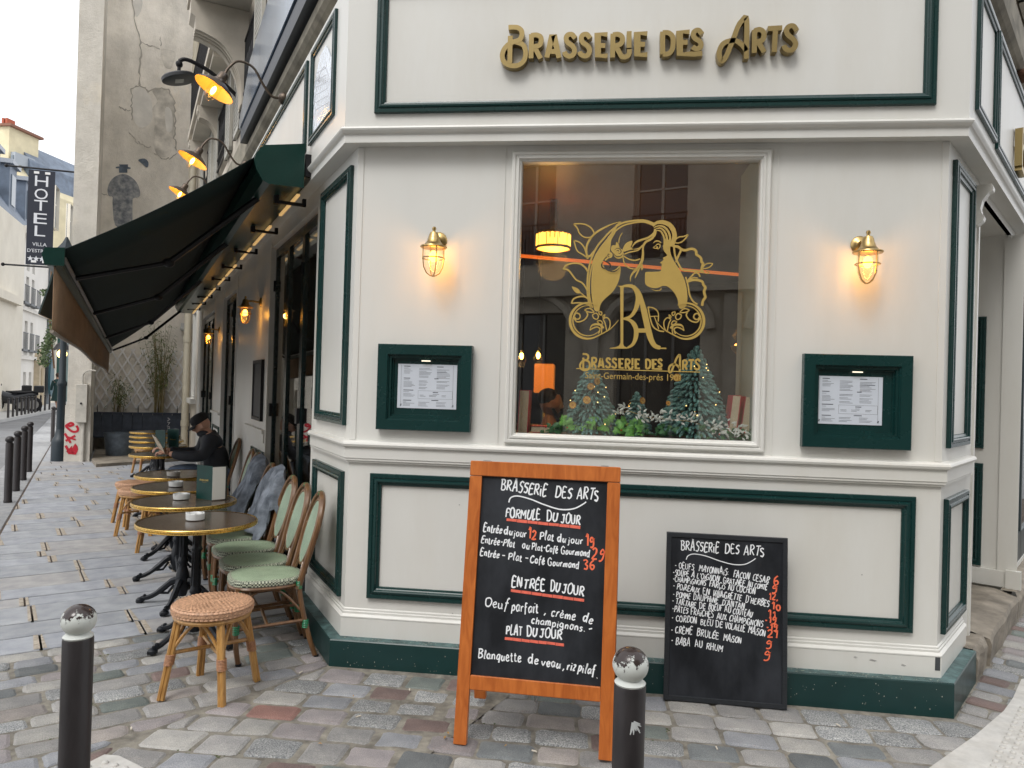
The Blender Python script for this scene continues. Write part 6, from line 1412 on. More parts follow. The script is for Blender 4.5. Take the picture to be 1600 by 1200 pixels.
patch([(252, 78), (264, 78), (274, 82), (272, 96), (266, 108), (256, 102)], PATCH, .0045); patch([(208, 140), (220, 136), (234, 150), (238, 172), (236, 190), (222, 200), (210, 190), (206, 165)], PATCH2, .003); patch([(258, 170), (266, 170), (270, 186), (268, 204), (260, 204)], PATCH2, .0065)
patch([(208, 2), (222, 0), (220, 18), (212, 26)], PATCH2, .003)
# painted figure (generic): coat, hat
MUR = M_('faded blue grey wall paint', (.23, .26, .30), .95, var=.35, vscale=9, bump=.3, bscale=40, col2=(.46, .46, .46))
MUR2 = M_('faded slate wall paint', (.13, .16, .20), .95, var=.3, vscale=9)
def mural(name, pts, mat, o, n=3):
    q = [gpx(x, y) for x, y in pts]; q = bez(q, n, True) if n else q; m = MB(); m.add([FG(u, o, z) for u, z in q], [tuple(range(len(q)))]); return m
mu = thing('wall_painting', 'faded blue grey painted figure in a hat seen from behind on the plaster wall', 'mural', tuple(FG(.8, .0, 5)))
mk('coat', mural('', [(180, 276), (192, 272), (204, 276), (214, 286), (219, 300), (217, 308), (208, 310), (207, 320), (206, 352), (196, 356), (180, 352), (176, 320), (176, 308), (170, 306), (168, 296), (172, 284)], MUR, .008), MUR, mu)
mk('hat', mural('', [(186, 270), (186, 263), (181, 263), (181, 261), (187, 260), (186, 257), (200, 257), (200, 261), (204, 262), (204, 264), (199, 264), (199, 270)], MUR2, .009, 0), MUR2, mu)
mk('smudge', mural('', [(216, 250), (226, 248), (232, 254), (230, 262), (222, 256)], MUR2, .009), MUR2, mu)
# cctv, utility box, conduit
m = MB(); c = FG(*[gpx(286, 514)[0], .15, gpx(286, 514)[1]]); m.ball(c, .07, 8, 6); m.box((-.05, -.05, .0), (.25, .05, .12), lambda x, y, z: c+gd*x+gn*y+Vector((0, 0, z))); single('security_camera', m, M_('white camera housing', (.55, .55, .53), .4), 'small security camera by the cream down pipe', 'camera')
def PF(u, o, z):   # on the pier front
    n = Vector((pier_d.y, -pier_d.x, 0)); return pL+pier_d*u+n*o+Vector((0, 0, z))
def ppx(x, y):
    n = Vector((pier_d.y, -pier_d.x, 0)); p = onp(x, y, pL, n)-pL; return (p.dot(pier_d), p.z)
a, b = ppx(122, 600), ppx(137, 660)
ub = thing('utility_box', 'grey beige utility box with a curved conduit on the wall pier', 'utility box', tuple(PF(a[0], 0, b[1])))
M_BOX = M_('grey beige metal', (.46, .44, .39), .6, var=.15, vscale=6)
m = MB(); m.cbox((a[0], 0, b[1]), (b[0], .12, a[1]), .01, PF); mk('box', m, M_BOX, ub)
m = MB(); m.tube([PF(x, .05, z) for x, z in bez([((a[0]+b[0])/2, a[1]), ((a[0]+b[0])/2, a[1]+.18), (b[0], a[1]+.26), (b[0]+.12, a[1]+.26)], 5)], .014, 6); m.tube([PF(b[0]-.06, .04, 0.0), PF(b[0]-.06, .04, b[1])], .03, 8); mk('conduit', m, M_BOX, ub)
m = MB(); m.ball(PF((a[0]+b[0])/2, .125, (a[1]+b[1])/2), .02, 8, 5); mk('lock', m, BLACKP, ub)
# red graffiti on the pier base
RED = M_('red spray paint', (.48, .012, .03), .5); gf = thing('graffiti', 'red spray painted letters EXC stacked sideways on the grey pier base', 'graffiti', tuple(PF(.1, .0, .3)))
def G2(x, y): return ppx(90+x/3.333, 380+y/3.333)
for st in ([(42, 1054), (56, 1078), (52, 1092), (76, 1064), (74, 1090), (98, 1050), (100, 1074), (92, 1094), (60, 1092)],):
    m = MB(); m.ribbon([G2(*p) for p in st], .045, PF, .003, .006); mk('letter', m, RED, gf)
m = MB(); m.ribbon([G2(*p) for p in ((38, 990), (68, 1040))], .04, PF, .003, .006); m.ribbon([G2(*p) for p in ((42, 1030), (92, 1002))], .04, PF, .003, .0062); m.ribbon([G2(*p) for p in ((50, 1008), (94, 1024))], .03, PF, .003, .0064); mk('letter', m, RED, gf)
m = MB(); m.ribbon([G2(*p) for p in bez([(52, 944), (70, 936), (82, 944), (64, 952), (50, 946), (46, 956), (76, 980), (100, 980), (106, 966), (98, 950)], 4)], .04, PF, .003, .006); mk('letter', m, RED, gf)
# lattice
LAT = M_('white painted lattice', (.86, .85, .83), .6, var=.12, vscale=8)
(ulL, zlT), (ulR, _) = gpx(143, 546), gpx(288, 546); zlB = gpx(148, 637)[1]
lt = thing('lattice_trellis', 'white diamond lattice trellis fixed on the gable wall behind the bamboo', 'trellis', tuple(FG(ulL, .05, zlB)))
sp = .205; H = zlT-zlB; slope = 1.75; n = int((ulR-ulL)/sp)+1
import itertools
for side in (1, -1):
    u = ulL-H/slope
    while u < ulR+H/slope:
        # segment from bottom (u,zlB) going up with slope*side, clipped to the rectangle
        pts = []
        z0_, z1_ = zlB, zlT+.05; ua, ub_ = u, u+side*(z1_-z0_)/slope
        def cl(ua, ub_):
            t0, t1 = 0, 1; d = ub_-ua
            for lim, sg__ in ((ulL, 1), (ulR, -1)):
                fa, fb = (ua-lim)*sg__, (ub_-lim)*sg__
                if fa < 0 and fb < 0: return None
                if fa < 0: t0 = max(t0, fa/(fa-fb))
                if fb < 0: t1 = min(t1, fa/(fa-fb))
            return (t0, t1) if t1-t0 > .04 else None
        c_ = cl(ua, ub_)
        if c_:
            A_ = (ua+(ub_-ua)*c_[0], z0_+(z1_-z0_)*c_[0]); B_ = (ua+(ub_-ua)*c_[1], z0_+(z1_-z0_)*c_[1])
            m = MB(); m.ribbon([A_, B_], .032, FG, .03 if side > 0 else .046, .044 if side > 0 else .06); mk('lattice_slat', m, LAT, lt)
        u += sp
# planter with vertical boards, fence pickets, pot, step
(pu0, pzT), (pu1, _) = gpx(143, 645, .5), gpx(302, 645, .5); pzB = gpx(143, 682, .5)[1]
PLN = M_('dark blue grey planter boards', (.055, .070, .10), .6, var=.25, vscale=9, bump=.3, dirt=.2)
pt = thing('planter_box', 'long dark blue grey boarded planter box under the lattice', 'planter', tuple(FG(pu0, .4, pzB)))
u = pu0; k = 0
while u < pu1+.5:
    w_ = .195; m = MB(); m.cbox((u+.003, .46, pzB), (u+w_-.003, .50+.006*(k % 2), pzT), .004, FG); mk('board', m, PLN, pt); u += w_; k += 1
m = MB(); m.box((pu0, .05, pzB), (pu1+.5, .455, pzT-.06), FG); mk('soil_box', m, PLN, pt)
m = MB(); m.box((pu0, .44, pzT), (pu1+.5, .53, pzT+.02), FG); m.box((pu0, .45, pzB-.02), (pu1+.5, .52, pzB-.001), FG); mk('rail', m, PLN, pt)
u = pu0+.1
while u < pu1+.4:
    m = MB(); m.tube([FG(u, .42, pzT-.02), FG(u, .42, pzT+.17)], [.012, .004], 5); mk('spike', m, BLACKP, pt); u += .39
m = MB(); tg = [(x, y) for x, y in ()]
TG = lambda x, y: gpx(200+x/3.158, 400+y/3.158, .51)
def FG5(u, o, z): return FG(u, .51+o, z)
for st in ([(196, 798), (206, 806), (194, 814)], [(194, 820), (206, 822), (198, 832)], [(192, 838), (204, 842), (206, 852), (194, 848)], [(194, 858), (206, 862)]): m.ribbon([TG(*p) for p in st], .014, FG5, .001, .003)
mk('white_tag', m, M_('white marker', (.6, .6, .62), .7), pt)
for sx in (pu0+.25, pu1-.1):
    m = MB(); m.box((sx, .1, 0), (sx+.12, .42, pzB-.02), FG); mk('plinth_block', m, STONED, pt)
POT = M_('blue grey zinc pot', (.12, .15, .185), .45, .2, var=.25, vscale=9)
m = MB(); pc_ = onz(185, 715); m.lathe([(.20, .02), (.225, .05), (.255, .30), (.268, .48), (.275, .50), (.26, .50), (.25, .42), (.02, .40)], 24); m.lathe([(.2, 0), (.22, .015), (.22, .03)], 24)
o = single('flower_pot', m, POT, 'round blue grey zinc pot standing under the planter box', 'pot'); o.location = pc_
m = MB(); a = Vector((pL.x+.35, pL.y-.1, 0)); q = [onz(143, 722), onz(150, 730), onz(262, 722), onz(330, 716), onz(330, 700), onz(150, 704)]
m.loft([[Vector((p.x, p.y, -.02)) for p in q], [Vector((p.x, p.y, .055)) for p in q]], True, True, False); o = struct('stone_kerb_step', m, M_STEP); o['kind'] = 'structure'
# bamboo
BAM = M_('bamboo leaves', (.13, .17, .045), .6, var=.4, vscale=20); BAMS = M_('bamboo canes', (.25, .20, .09), .5, var=.3, vscale=10)
def bamboo(u, z0, n, h, sp, lab, seed, dens=26):
    r = random.Random(seed); t = thing('bamboo_plant', lab, 'bamboo', tuple(FG(u, .3, z0))); m = MB(); lv = MB()
    for i in range(n):
        a = FG(u+r.uniform(-.10, .10), .28+r.uniform(-.05, .1), z0); d = gd*r.gauss(0, sp)+gn*r.uniform(-.05, .35)*sp*2; hh = h*r.uniform(.6, 1.05)
        pts = [a+d*(k/5)**1.6*hh*.5+Vector((0, 0, hh*k/5)) for k in range(6)]; m.tube(pts, [.009*(1-k/7) for k in range(6)], 5)
        for k in range(dens):
            tt = r.uniform(.35, 1.); kk = tt*5; b = pts[int(min(kk, 4))].lerp(pts[min(int(kk)+1, 5)], kk-int(min(kk, 4)))+Vector((r.gauss(0, .07), r.gauss(0, .05), r.gauss(0, .05)))
            dr = (gd*r.uniform(-1, 1)+gn*r.uniform(-.4, 1)+Vector((0, 0, r.uniform(-1.1, .15)))).normalized(); sd = dr.cross(Vector((r.uniform(-1, 1), r.uniform(-1, 1), 1))).normalized(); L = r.uniform(.07, .15)
            lv.add([b, b+dr*L*.4+sd*.009, b+dr*L, b+dr*L*.4-sd*.009], [(0, 1, 2, 3)])
    mk('cane', m, BAMS, t); mk('foliage', lv, BAM, t)
ua, _ = gpx(248, 640); bamboo(ua, pzT-.05, 26, 2.0, .22, 'tall bamboo clump with bare canes in front of the lattice', 5)
ua, _ = gpx(186, 640); bamboo(ua, pzT-.05, 8, .9, .22, 'small drooping green bamboo plant at the left end of the planter', 6, 30)

# ================================================================== PEOPLE
SKIN = M_('skin', (.50, .29, .21), .5, var=.08, vscale=10)
def skin_mesh(name, verts, edges, radii, root=0, sub=2):
    me = bpy.data.meshes.new(name); me.from_pydata([Vector(v) for v in verts], edges, []); o = bpy.data.objects.new(name, me); COL.objects.link(o)
    sk = o.modifiers.new('s', 'SKIN'); sk.use_smooth_shade = True
    for i, r in enumerate(radii):
        d = me.skin_vertices[0].data[i]; d.radius = r if isinstance(r, tuple) else (r, r); d.use_root = (i == root)
    sb_ = o.modifiers.new('u', 'SUBSURF'); sb_.levels = sub
    dg = bpy.context.evaluated_depsgraph_get(); dg.update(); m2 = bpy.data.meshes.new_from_object(o.evaluated_get(dg)); bpy.data.objects.remove(o); m2.name = name
    m2.materials.clear(); return m2
def addm(mb, me, T=None):
    mb.add([(T @ v.co) if T else v.co for v in me.vertices], [tuple(p.vertices) for p in me.polygons], True)
def head(mb, c, yaw=0, pitch=0, k=1.):
    """face looks along +Y; one continuous deformed ball with brow, nose, lips, chin, ears"""
    M = Matrix.Translation(c) @ Matrix.Rotation(yaw, 4, 'Z') @ Matrix.Rotation(pitch, 4, 'X')
    n, mm = 28, 22; rings = []
    for i in range(mm+1):
        a = math.pi*i/mm; z = -math.cos(a); rr = max(math.sin(a), .02); ring = []
        for j in range(n):
            b = 2*math.pi*j/n; x, y = rr*math.cos(b), rr*math.sin(b)
            X, Y, Z = x*.074, y*.096, z*.118
            if z < -.2: X *= 1-.28*(-z-.2); Y *= 1-(.0 if y > 0 else .35)*(-z-.2)
            if y > .5 and abs(x) < .24:
                if -.35 < z < .18: Y += .024*(1-abs(x)/.24)*max(0, 1-abs(z+.16)/.26)
                if z < -.72: Y += .012
                if -.56 < z < -.44: Y += .006
            if y > .5 and .12 < z < .26 and abs(x) < .6: Y += .005
            if y > .4 and .18 < abs(x) < .5 and -.02 < z < .12: Y -= .007
            if abs(y) < .22 and abs(x) > .75 and -.35 < z < .2: X += math.copysign(.014, x)
            ring.append(M @ (Vector((X, Y, Z))*k))
        rings.append(ring)
    mb.loft(rings); return M
def hand(pts_root, d, up, k=1.):
    """palm and five separate curled fingers; d = pointing direction"""
    mb = MB(); d = d.normalized(); s = d.cross(up).normalized(); u = s.cross(d).normalized(); p = Vector(pts_root)
    rings = []
    for t, w_, h in ((0, .026, .018), (.03, .036, .015), (.07, .041, .013), (.09, .038, .012)):
        rings.append([p+d*t*k+s*(w_*k*math.cos(a))+u*(h*k*math.sin(a)) for a in [2*math.pi*q/10 for q in range(10)]])
    mb.loft(rings)
    for i, (x, L) in enumerate(((-.029, .070), (-.010, .080), (.010, .076), (.028, .060))):
        a = p+d*.082*k+s*x*k; q1 = a+(d*.8-u*.4).normalized()*L*.42*k; q2 = q1+(d*.4-u*.9).normalized()*L*.32*k; q3 = q2+(d*-.1-u).normalized()*L*.24*k; mb.tube([a, q1, q2, q3], [.0092*k, .0088*k, .008*k, .0062*k], 7)
    a = p+d*.03*k+s*-.034*k; mb.tube([a, a+(d*.5-s*.75-u*.2).normalized()*.035*k, a+(d*.5-s*.75-u*.2).normalized()*.035*k+(d*.9-u*.3).normalized()*.03*k], [.012*k, .0105*k, .008*k], 7)
    return mb
def seated_man():
    loc = FL(4.78, 0, 0); t = thing('person', 'person in a black cap and dark jacket seated at a café table, reading a paper', 'person', local=True)
    t.location = loc; t.rotation_euler = (0, 0, R_(124.0))
    # local: y = away from the wall, x = to his right, z up
    V = [(0, .24, .52), (0, .25, .68), (0, .29, .84), (0, .33, .95), (0, .37, 1.02), (0, .41, 1.10),
         (.10, .26, .50), (.13, .50, .56), (.14, .72, .56), (.14, .74, .30), (.14, .72, .08), (.14, .84, .04),
         (-.10, .26, .50), (-.13, .50, .57), (-.13, .74, .58), (-.14, .72, .30), (-.14, .66, .08), (-.14, .78, .04),
         (.18, .33, .93), (.25, .42, .76), (.22, .62, .76), (.18, .78, .80), (-.18, .33, .93), (-.25, .42, .76), (-.22, .60, .76), (-.16, .76, .79)]
    Ed = [(0, 1), (1, 2), (2, 3), (3, 4), (4, 5), (0, 6), (6, 7), (7, 8), (8, 9), (9, 10), (10, 11), (0, 12), (12, 13), (13, 14), (14, 15), (15, 16), (16, 17), (3, 18), (18, 19), (19, 20), (20, 21), (3, 22), (22, 23), (23, 24), (24, 25)]
    Rr = [(.13, .11), (.15, .11), (.16, .11), (.13, .10), .055, .06, .085, .080, .062, .055, .042, .035, .085, .080, .062, .055, .042, .035, .068, .050, .040, .030, .068, .050, .040, .030]
    me = skin_mesh('body', V, Ed, Rr); mb = MB(); addm(mb, me); 
    M = head(mb, Vector((0, .425, 1.095)), 0, R_(-28))
    for p, q in ((21, 20), (25, 24)):
        h = hand(V[p], (Vector(V[p])-Vector(V[q])), Vector((0, 0, 1))); b0 = len(mb.v); mb.v += h.v; mb.f += [[b0+i for i in f] for f in h.f]; mb.sm += h.sm
    mk('body', mb, SKIN, t)
    JK = M_('black puffer jacket', (.010, .013, .020), .7, var=.3, vscale=12, bump=.5, bscale=14)
    JV = [V[i] for i in (0, 1, 2, 3)]+[(0, .36, 1.0)]+[V[i] for i in (18, 19, 20)]+[(.19, .75, .795)]+[V[i] for i in (22, 23, 24)]+[(-.17, .73, .785)]
    me = skin_mesh('jacket', JV, [(0, 1), (1, 2), (2, 3), (3, 4), (3, 5), (5, 6), (6, 7), (7, 8), (3, 9), (9, 10), (10, 11), (11, 12)], [(.17, .15), (.19, .15), (.20, .15), (.16, .13), (.095, .095), .095, .075, .062, .05, .095, .075, .062, .05]); mb = MB(); addm(mb, me); mk('jacket', mb, JK, t)
    JN = M_('blue jeans', (.07, .095, .14), .85, var=.25, vscale=14, bump=.4)
    me = skin_mesh('jeans', [V[0]]+[V[i] for i in (6, 7, 8, 9, 10, 12, 13, 14, 15, 16)], [(0, 1), (1, 2), (2, 3), (3, 4), (4, 5), (0, 6), (6, 7), (7, 8), (8, 9), (9, 10)], [(.15, .12), .10, .095, .078, .068, .06, .10, .095, .078, .068, .06]); mb = MB(); addm(mb, me); mk('jeans', mb, JN, t)
    for x, y in ((.14, .72), (-.14, .66)):
        mb = MB(); mb.loft([[Vector((x+w_*math.cos(a), y+l0+l1*math.sin(a), z)) for a in [2*math.pi*k/12 for k in range(12)]] for z, w_, l0, l1 in ((0, .048, .06, .14), (.03, .050, .06, .145), (.07, .042, .04, .10), (.11, .04, -.0, .055))]); mk('shoe', mb, BLACKP, t)
    CP = M_('black wool cap', (.008, .008, .010), .85); mb = MB()
    MC = M @ Matrix.Translation((0, -.008, .03)) @ Matrix.Rotation(R_(-6), 4, 'X')
    mb.lathe([(.088, 0), (.093, .03), (.088, .065), (.06, .092), (.02, .10), (.002, .101)], 20, MC @ Matrix.Diagonal((.95, 1.12, 1, 1)))
    rg = []
    for a in [math.pi*k/12 for k in range(13)]: rg.append((math.cos(a), math.sin(a)))
    a0 = [MC @ Vector((x*.078, .055+y*.03, .012)) for x, y in rg]; a1 = [MC @ Vector((x*.082, .085+y*.085, -.006-.012*abs(x))) for x, y in rg]; a2 = [p+Vector((0, 0, -.006)) for p in a1]; a3 = [p+Vector((0, 0, -.006)) for p in a0]
    mb.loft([a0, a1, a2, a3], False, False, True); mk('cap', mb, CP, t)
    mb = MB(); mb.tube([Vector((0, .36, .985))+Vector((math.cos(a)*.075, math.sin(a)*.07, .012*math.sin(a))) for a in [2*math.pi*k/16 for k in range(16)]], .042, 8, closed=True); mk('scarf', mb, JK, t)
    return t
MAN = seated_man()
# newspaper in his hands
t = thing('newspaper', 'folded newspaper held by the man in the black cap', 'newspaper', tuple(FL(4.78, .83, .80)))
for sx in (-1, 1):
    m = MB(); g = []
    for i in range(7):
        v = i/6; g.append([FL(4.78+sx*(.01+.20*j/5), .80+.10*v+.02*math.sin(j), .80+.17*v-.03*(j/5)**2*(1-v)+.01*math.sin(i+j)) for j in range(6)])
    m.add([p for r in g for p in r], [(i*6+j, i*6+j+1, (i+1)*6+j+1, (i+1)*6+j) for i in range(6) for j in range(5)], True)
    o = mk('sheet', m, M_('newsprint', (.42, .37, .29), .9, var=.3, vscale=40), t); md = o.modifiers.new('t', 'SOLIDIFY'); md.thickness = .003
# woman far down the street
def far_woman():
    p = onz(89, 640.5); t = thing('person', 'person in a long dark green coat walking far down the opposite pavement', 'person', local=True); t.location = p; t.rotation_euler = (0, 0, R_(60))
    V = [(0, 0, .92), (0, 0, 1.15), (0, 0, 1.36), (0, .02, 1.46), (0, .03, 1.55), (.09, 0, .88), (.10, .14, .50), (.10, .22, .08), (.10, .32, .04), (-.09, 0, .88), (-.10, -.08, .5), (-.10, -.28, .12), (-.10, -.2, .05), (.17, 0, 1.34), (.22, -.05, 1.10), (.20, .10, .92), (-.17, 0, 1.34), (-.22, .06, 1.10), (-.20, .16, .95)]
    E_ = [(0, 1), (1, 2), (2, 3), (3, 4), (0, 5), (5, 6), (6, 7), (7, 8), (0, 9), (9, 10), (10, 11), (11, 12), (2, 13), (13, 14), (14, 15), (2, 16), (16, 17), (17, 18)]
    me = skin_mesh('body', V, E_, [.12, .11, .12, .05, .05, .08, .06, .045, .035, .08, .06, .045, .035, .06, .045, .035, .06, .045, .035], 0, 1); mb = MB(); addm(mb, me); head(mb, Vector((0, .03, 1.60))); mk('body', mb, SKIN, t)
    mb = MB(); mb.loft([[Vector((x_*math.cos(a), y_*math.sin(a)+o_, z)) for a in [2*math.pi*k/14 for k in range(14)]] for z, x_, y_, o_ in ((.42, .26, .34, .0), (.6, .23, .27, 0), (.95, .17, .16, 0), (1.2, .17, .13, 0), (1.38, .20, .11, 0), (1.45, .08, .08, .01))])
    for sx in (1, -1): mb.tube([Vector((.18*sx, 0, 1.36)), Vector((.24*sx, -.04*sx, 1.10)), Vector((.22*sx, .12, .93))], [.075, .06, .05], 8)
    mk('coat', mb, M_('dark green coat', (.012, .045, .045), .8), t)
    mb = MB(); mb.ball((0, .0, 1.64), .115, 12, 8, (.9, 1, .95)); mk('hair', mb, M_('dark brown hair', (.05, .025, .015), .7), t)
    for sx, y in ((.10, .28), (-.10, -.22)): mk('boot', MB().tube([Vector((sx, y-.05, .12)), Vector((sx, y, .05)), Vector((sx, y+.10, .035))], .045, 7), BLACKP, t)
far_woman()
# bearded man behind the shop window
t = thing('person', 'bearded dark haired person in profile inside, behind the left of the shop window', 'person', local=True)
hp_ = ony(857, 630, 6.3); t.location = (hp_.x, hp_.y, 0); t.rotation_euler = (0, 0, R_(-80))
hz_ = hp_.z; V = [(0, 0, hz_-.62), (0, 0, hz_-.42), (0, 0, hz_-.26), (0, .01, hz_-.16), (0, .02, hz_-.08), (.19, 0, hz_-.30), (.25, .03, hz_-.55), (.2, .2, hz_-.62), (-.19, 0, hz_-.30), (-.25, .03, hz_-.55), (-.2, .2, hz_-.62), (0, 0, hz_-.9), (.1, 0, .75), (.1, .0, .1), (.1, .12, .04), (-.1, 0, .75), (-.1, 0, .1), (-.1, .12, .04)]
E_ = [(0, 1), (1, 2), (2, 3), (3, 4), (2, 5), (5, 6), (6, 7), (2, 8), (8, 9), (9, 10), (0, 11), (11, 12), (12, 13), (13, 14), (11, 15), (15, 16), (16, 17)]
me = skin_mesh('body', V, E_, [.14, .15, .14, .06, .06, .07, .05, .04, .07, .05, .04, .14, .09, .05, .04, .09, .05, .04]); mb = MB(); addm(mb, me); MH = head(mb, Vector((0, .02, hz_)), 0, R_(-4)); mk('body', mb, SKIN, t)
me = skin_mesh('shirt', [V[i] for i in (11, 0, 1, 2, 5, 6, 7, 8, 9, 10)], [(0, 1), (1, 2), (2, 3), (3, 4), (4, 5), (5, 6), (3, 7), (7, 8), (8, 9)], [.15, .16, .17, .16, .085, .07, .055, .085, .07, .055]); mb = MB(); addm(mb, me); mk('shirt', mb, M_('navy shirt', (.02, .025, .04), .8), t)
HB = M_('black hair', (.012, .009, .008), .7, bump=.6, bscale=60); mb = MB()
mb.ball(MH @ Vector((0, -.028, .045)), .098, 14, 8, (.84, .95, .85)); mb.ball(MH @ Vector((0, .035, .095)), .045, 10, 6, (1.1, 1, .6)); mk('hair', mb, HB, t)
mb = MB(); mb.tube([MH @ Vector(p) for p in ((-.066, .0, -.02), (-.058, .035, -.075), (-.03, .068, -.105), (0, .078, -.110), (.03, .068, -.105), (.058, .035, -.075), (.066, .0, -.02))], [.010, .017, .021, .022, .021, .017, .010], 8); mb.tube([MH @ Vector(p) for p in ((-.028, .088, -.048), (0, .098, -.042), (.028, .088, -.048))], .007, 6); mk('beard', mb, HB, t)

# ================================================================== WINDOW DISPLAY
SHZ = 1.336
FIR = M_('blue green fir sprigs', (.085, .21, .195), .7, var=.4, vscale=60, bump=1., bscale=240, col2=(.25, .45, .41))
FAIRY = emit('fairy light', (1, .62, .20), 4)
ORG = M_('dried orange slice', (.80, .36, .04), .5, var=.3, vscale=60, col2=(.95, .58, .12)); ORP = M_('orange slice peel', (.45, .16, .02), .6)
def fir(cx, cy, h, R, lab, seed, nl=10):
    r = random.Random(seed); t = thing('small_fir_tree', lab, 'fir tree', (cx, cy, SHZ)); c = Vector((cx, cy, SHZ)); m = MB()
    mk('trunk', MB().tube([c, c+Vector((0, 0, h*.9))], [.02, .008], 7), BROWNC, t)
    nlev = int(h/.026)
    for i in range(nlev+1):
        f = i/nlev; z = .03+f*(h-.04); rad = R*(1-f)**.8+.012; n = max(4, int(2*math.pi*rad/.030))
        for k in range(n):
            a = 2*math.pi*(k+r.random()*.7)/n; d = Vector((math.cos(a), math.sin(a), 0)); L = r.uniform(.05, .075)*(.6+.5*(1-f)); rr = r.uniform(.0085, .0125)
            tip = c+d*rad*r.uniform(.88, 1.06)+Vector((0, 0, z-r.uniform(.0, .012))); b = tip-d*L+Vector((0, 0, L*r.uniform(.15, .5)))
            if f > .85: b = tip-d*L*.4-Vector((0, 0, L*.8))
            m.tube([b, b.lerp(tip, .35), b.lerp(tip, .75), tip, tip+(tip-b)*.12-Vector((0, 0, .004))], [rr*.55, rr, rr*1.05, rr*.7, rr*.15], 6)
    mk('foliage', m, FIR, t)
    for k in range(nl):
        f = r.uniform(.02, .9); a = r.uniform(-2.9, -.2); rad = (R*(1-f)**.8+.012)*1.06; q = c+Vector((math.cos(a)*rad, math.sin(a)*rad, .03+f*(h-.04)))
        mk('fairy_light', MB().ball(q, .0032, 6, 4), FAIRY, t)
    return t
t1 = ony(922, 676, 4.40); t2 = ony(1084, 676, 4.43); t3 = ony(994, 676, 4.52)
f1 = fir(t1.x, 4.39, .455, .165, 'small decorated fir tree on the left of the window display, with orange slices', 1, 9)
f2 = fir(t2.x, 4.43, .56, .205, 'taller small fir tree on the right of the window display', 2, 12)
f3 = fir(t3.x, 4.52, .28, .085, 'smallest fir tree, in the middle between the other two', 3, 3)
def oslice(x, y, Y, par, tilt=0, r_=.021):
    p = ony(x, y, Y); n = Vector((tilt, -1, .15)).normalized(); M = Matrix.Translation(p) @ n.to_track_quat('Z', 'Y').to_matrix().to_4x4(); 
    mb = MB(); mb.lathe([(r_, -.002), (r_*1.02, 0), (r_, .002)], 18, M, False); o = mk('orange_slice', mb, ORP, par)
    mb = MB()
    for k in range(8):
        a0, a1 = 2*math.pi*k/8+.08, 2*math.pi*(k+1)/8-.08; mb.add([M @ Vector((.003*math.cos((a0+a1)/2), .003*math.sin((a0+a1)/2), .0026)), M @ Vector((r_*.84*math.cos(a0), r_*.84*math.sin(a0), .0026)), M @ Vector((r_*.88*math.cos((a0+a1)/2), r_*.88*math.sin((a0+a1)/2), .0026)), M @ Vector((r_*.84*math.cos(a1), r_*.84*math.sin(a1), .0026))], [(0, 1, 2, 3)])
    mk('segment', mb, ORG, o)
oslice(923, 604, 4.27, f1, .2); oslice(933, 596, 4.28, f1, .8); oslice(917, 625, 4.235, f1, .1, .023); oslice(895, 633, 4.23, f1, -.3); oslice(1058, 590, 4.28, f2, -.2, .023); oslice(1044, 630, 4.225, f2, .5, .014); oslice(1004, 626, 4.42, f3, .8)
IVY = M_('fresh ivy leaf', (.10, .32, .05), .45, var=.3, vscale=30, col2=(.22, .50, .09)); IVD = M_('dark ivy leaf', (.045, .15, .045), .45, var=.3, vscale=30)
SILV = M_('silver glitter leaf', (.82, .80, .76), .35, .3, bump=.6, bscale=300); BERRY = M_('red berry', (.6, .02, .015), .25)
ga = thing('garland', 'ivy and red berry garland lying along the sill under the small fir trees', 'garland', (.2, 4.35, SHZ)); r = random.Random(12)
gpts = [ony(x, y, 4.28) for x, y in ((848, 677), (880, 674), (920, 676), (960, 674), (1000, 678), (1050, 680), (1100, 683), (1150, 686), (1172, 686))]
for p in gpts: p.z = max(p.z, SHZ+.012)
mk('stem', MB().tube(gpts, .004, 5), IVD, ga)
def leaf(mb, c, d, n, L, kind):
    d = d.normalized(); s = d.cross(n).normalized(); n = s.cross(d)
    if kind == 'ivy': out = [(0, 0), (-.12, .34), (.08, .40), (.30, .62), (.42, .30), (.72, .30), (1, 0), (.72, -.30), (.42, -.30), (.30, -.62), (.08, -.40), (-.12, -.34)]
    else: out = [(0, 0), (.25, .17), (.6, .19), (1, 0), (.6, -.19), (.25, -.17)]
    pts = [c+d*x*L+s*y*L+n*(-.18*L*abs(y)*2-.12*L*x*x) for x, y in out]; mb.add(pts+[c+d*.4*L+n*.05*L], [(i, (i+1) % len(pts), len(pts)) for i in range(len(pts))], True)
for k in range(170):
    t_ = r.random()**.9*(len(gpts)-1.01); i = int(t_); p = gpts[i].lerp(gpts[i+1], t_-i); 
    big = 915 < 0 or (.10 < p.x+.0 < .0); fresh = -.22 < p.x < .25 and r.random() < .75
    c = p+Vector((r.gauss(0, .02), r.uniform(-.05, .05), r.uniform(0, .075 if fresh else .05))); mb = MB()
    leaf(mb, c, Vector((r.uniform(-1, 1), r.uniform(-.9, .2), r.uniform(-.4, .7))), Vector((r.uniform(-.3, .3), -1, r.uniform(.1, .9))), r.uniform(.035, .060) if fresh else r.uniform(.026, .042), 'ivy'); mk('ivy_leaf', mb, IVY if fresh else IVD, ga)
for k in range(26):
    t_ = r.random()*(len(gpts)-1.01); i = int(t_); c = gpts[i].lerp(gpts[i+1], t_-i)+Vector((r.gauss(0, .01), r.uniform(-.05, 0), r.uniform(.01, .05))); mk('berry', MB().ball(c, .0045, 7, 5), BERRY, ga)
sv = thing('silver_branch', 'glittering silver leaf branch trailing down to the right over the garland', 'decoration', (.4, 4.3, SHZ))
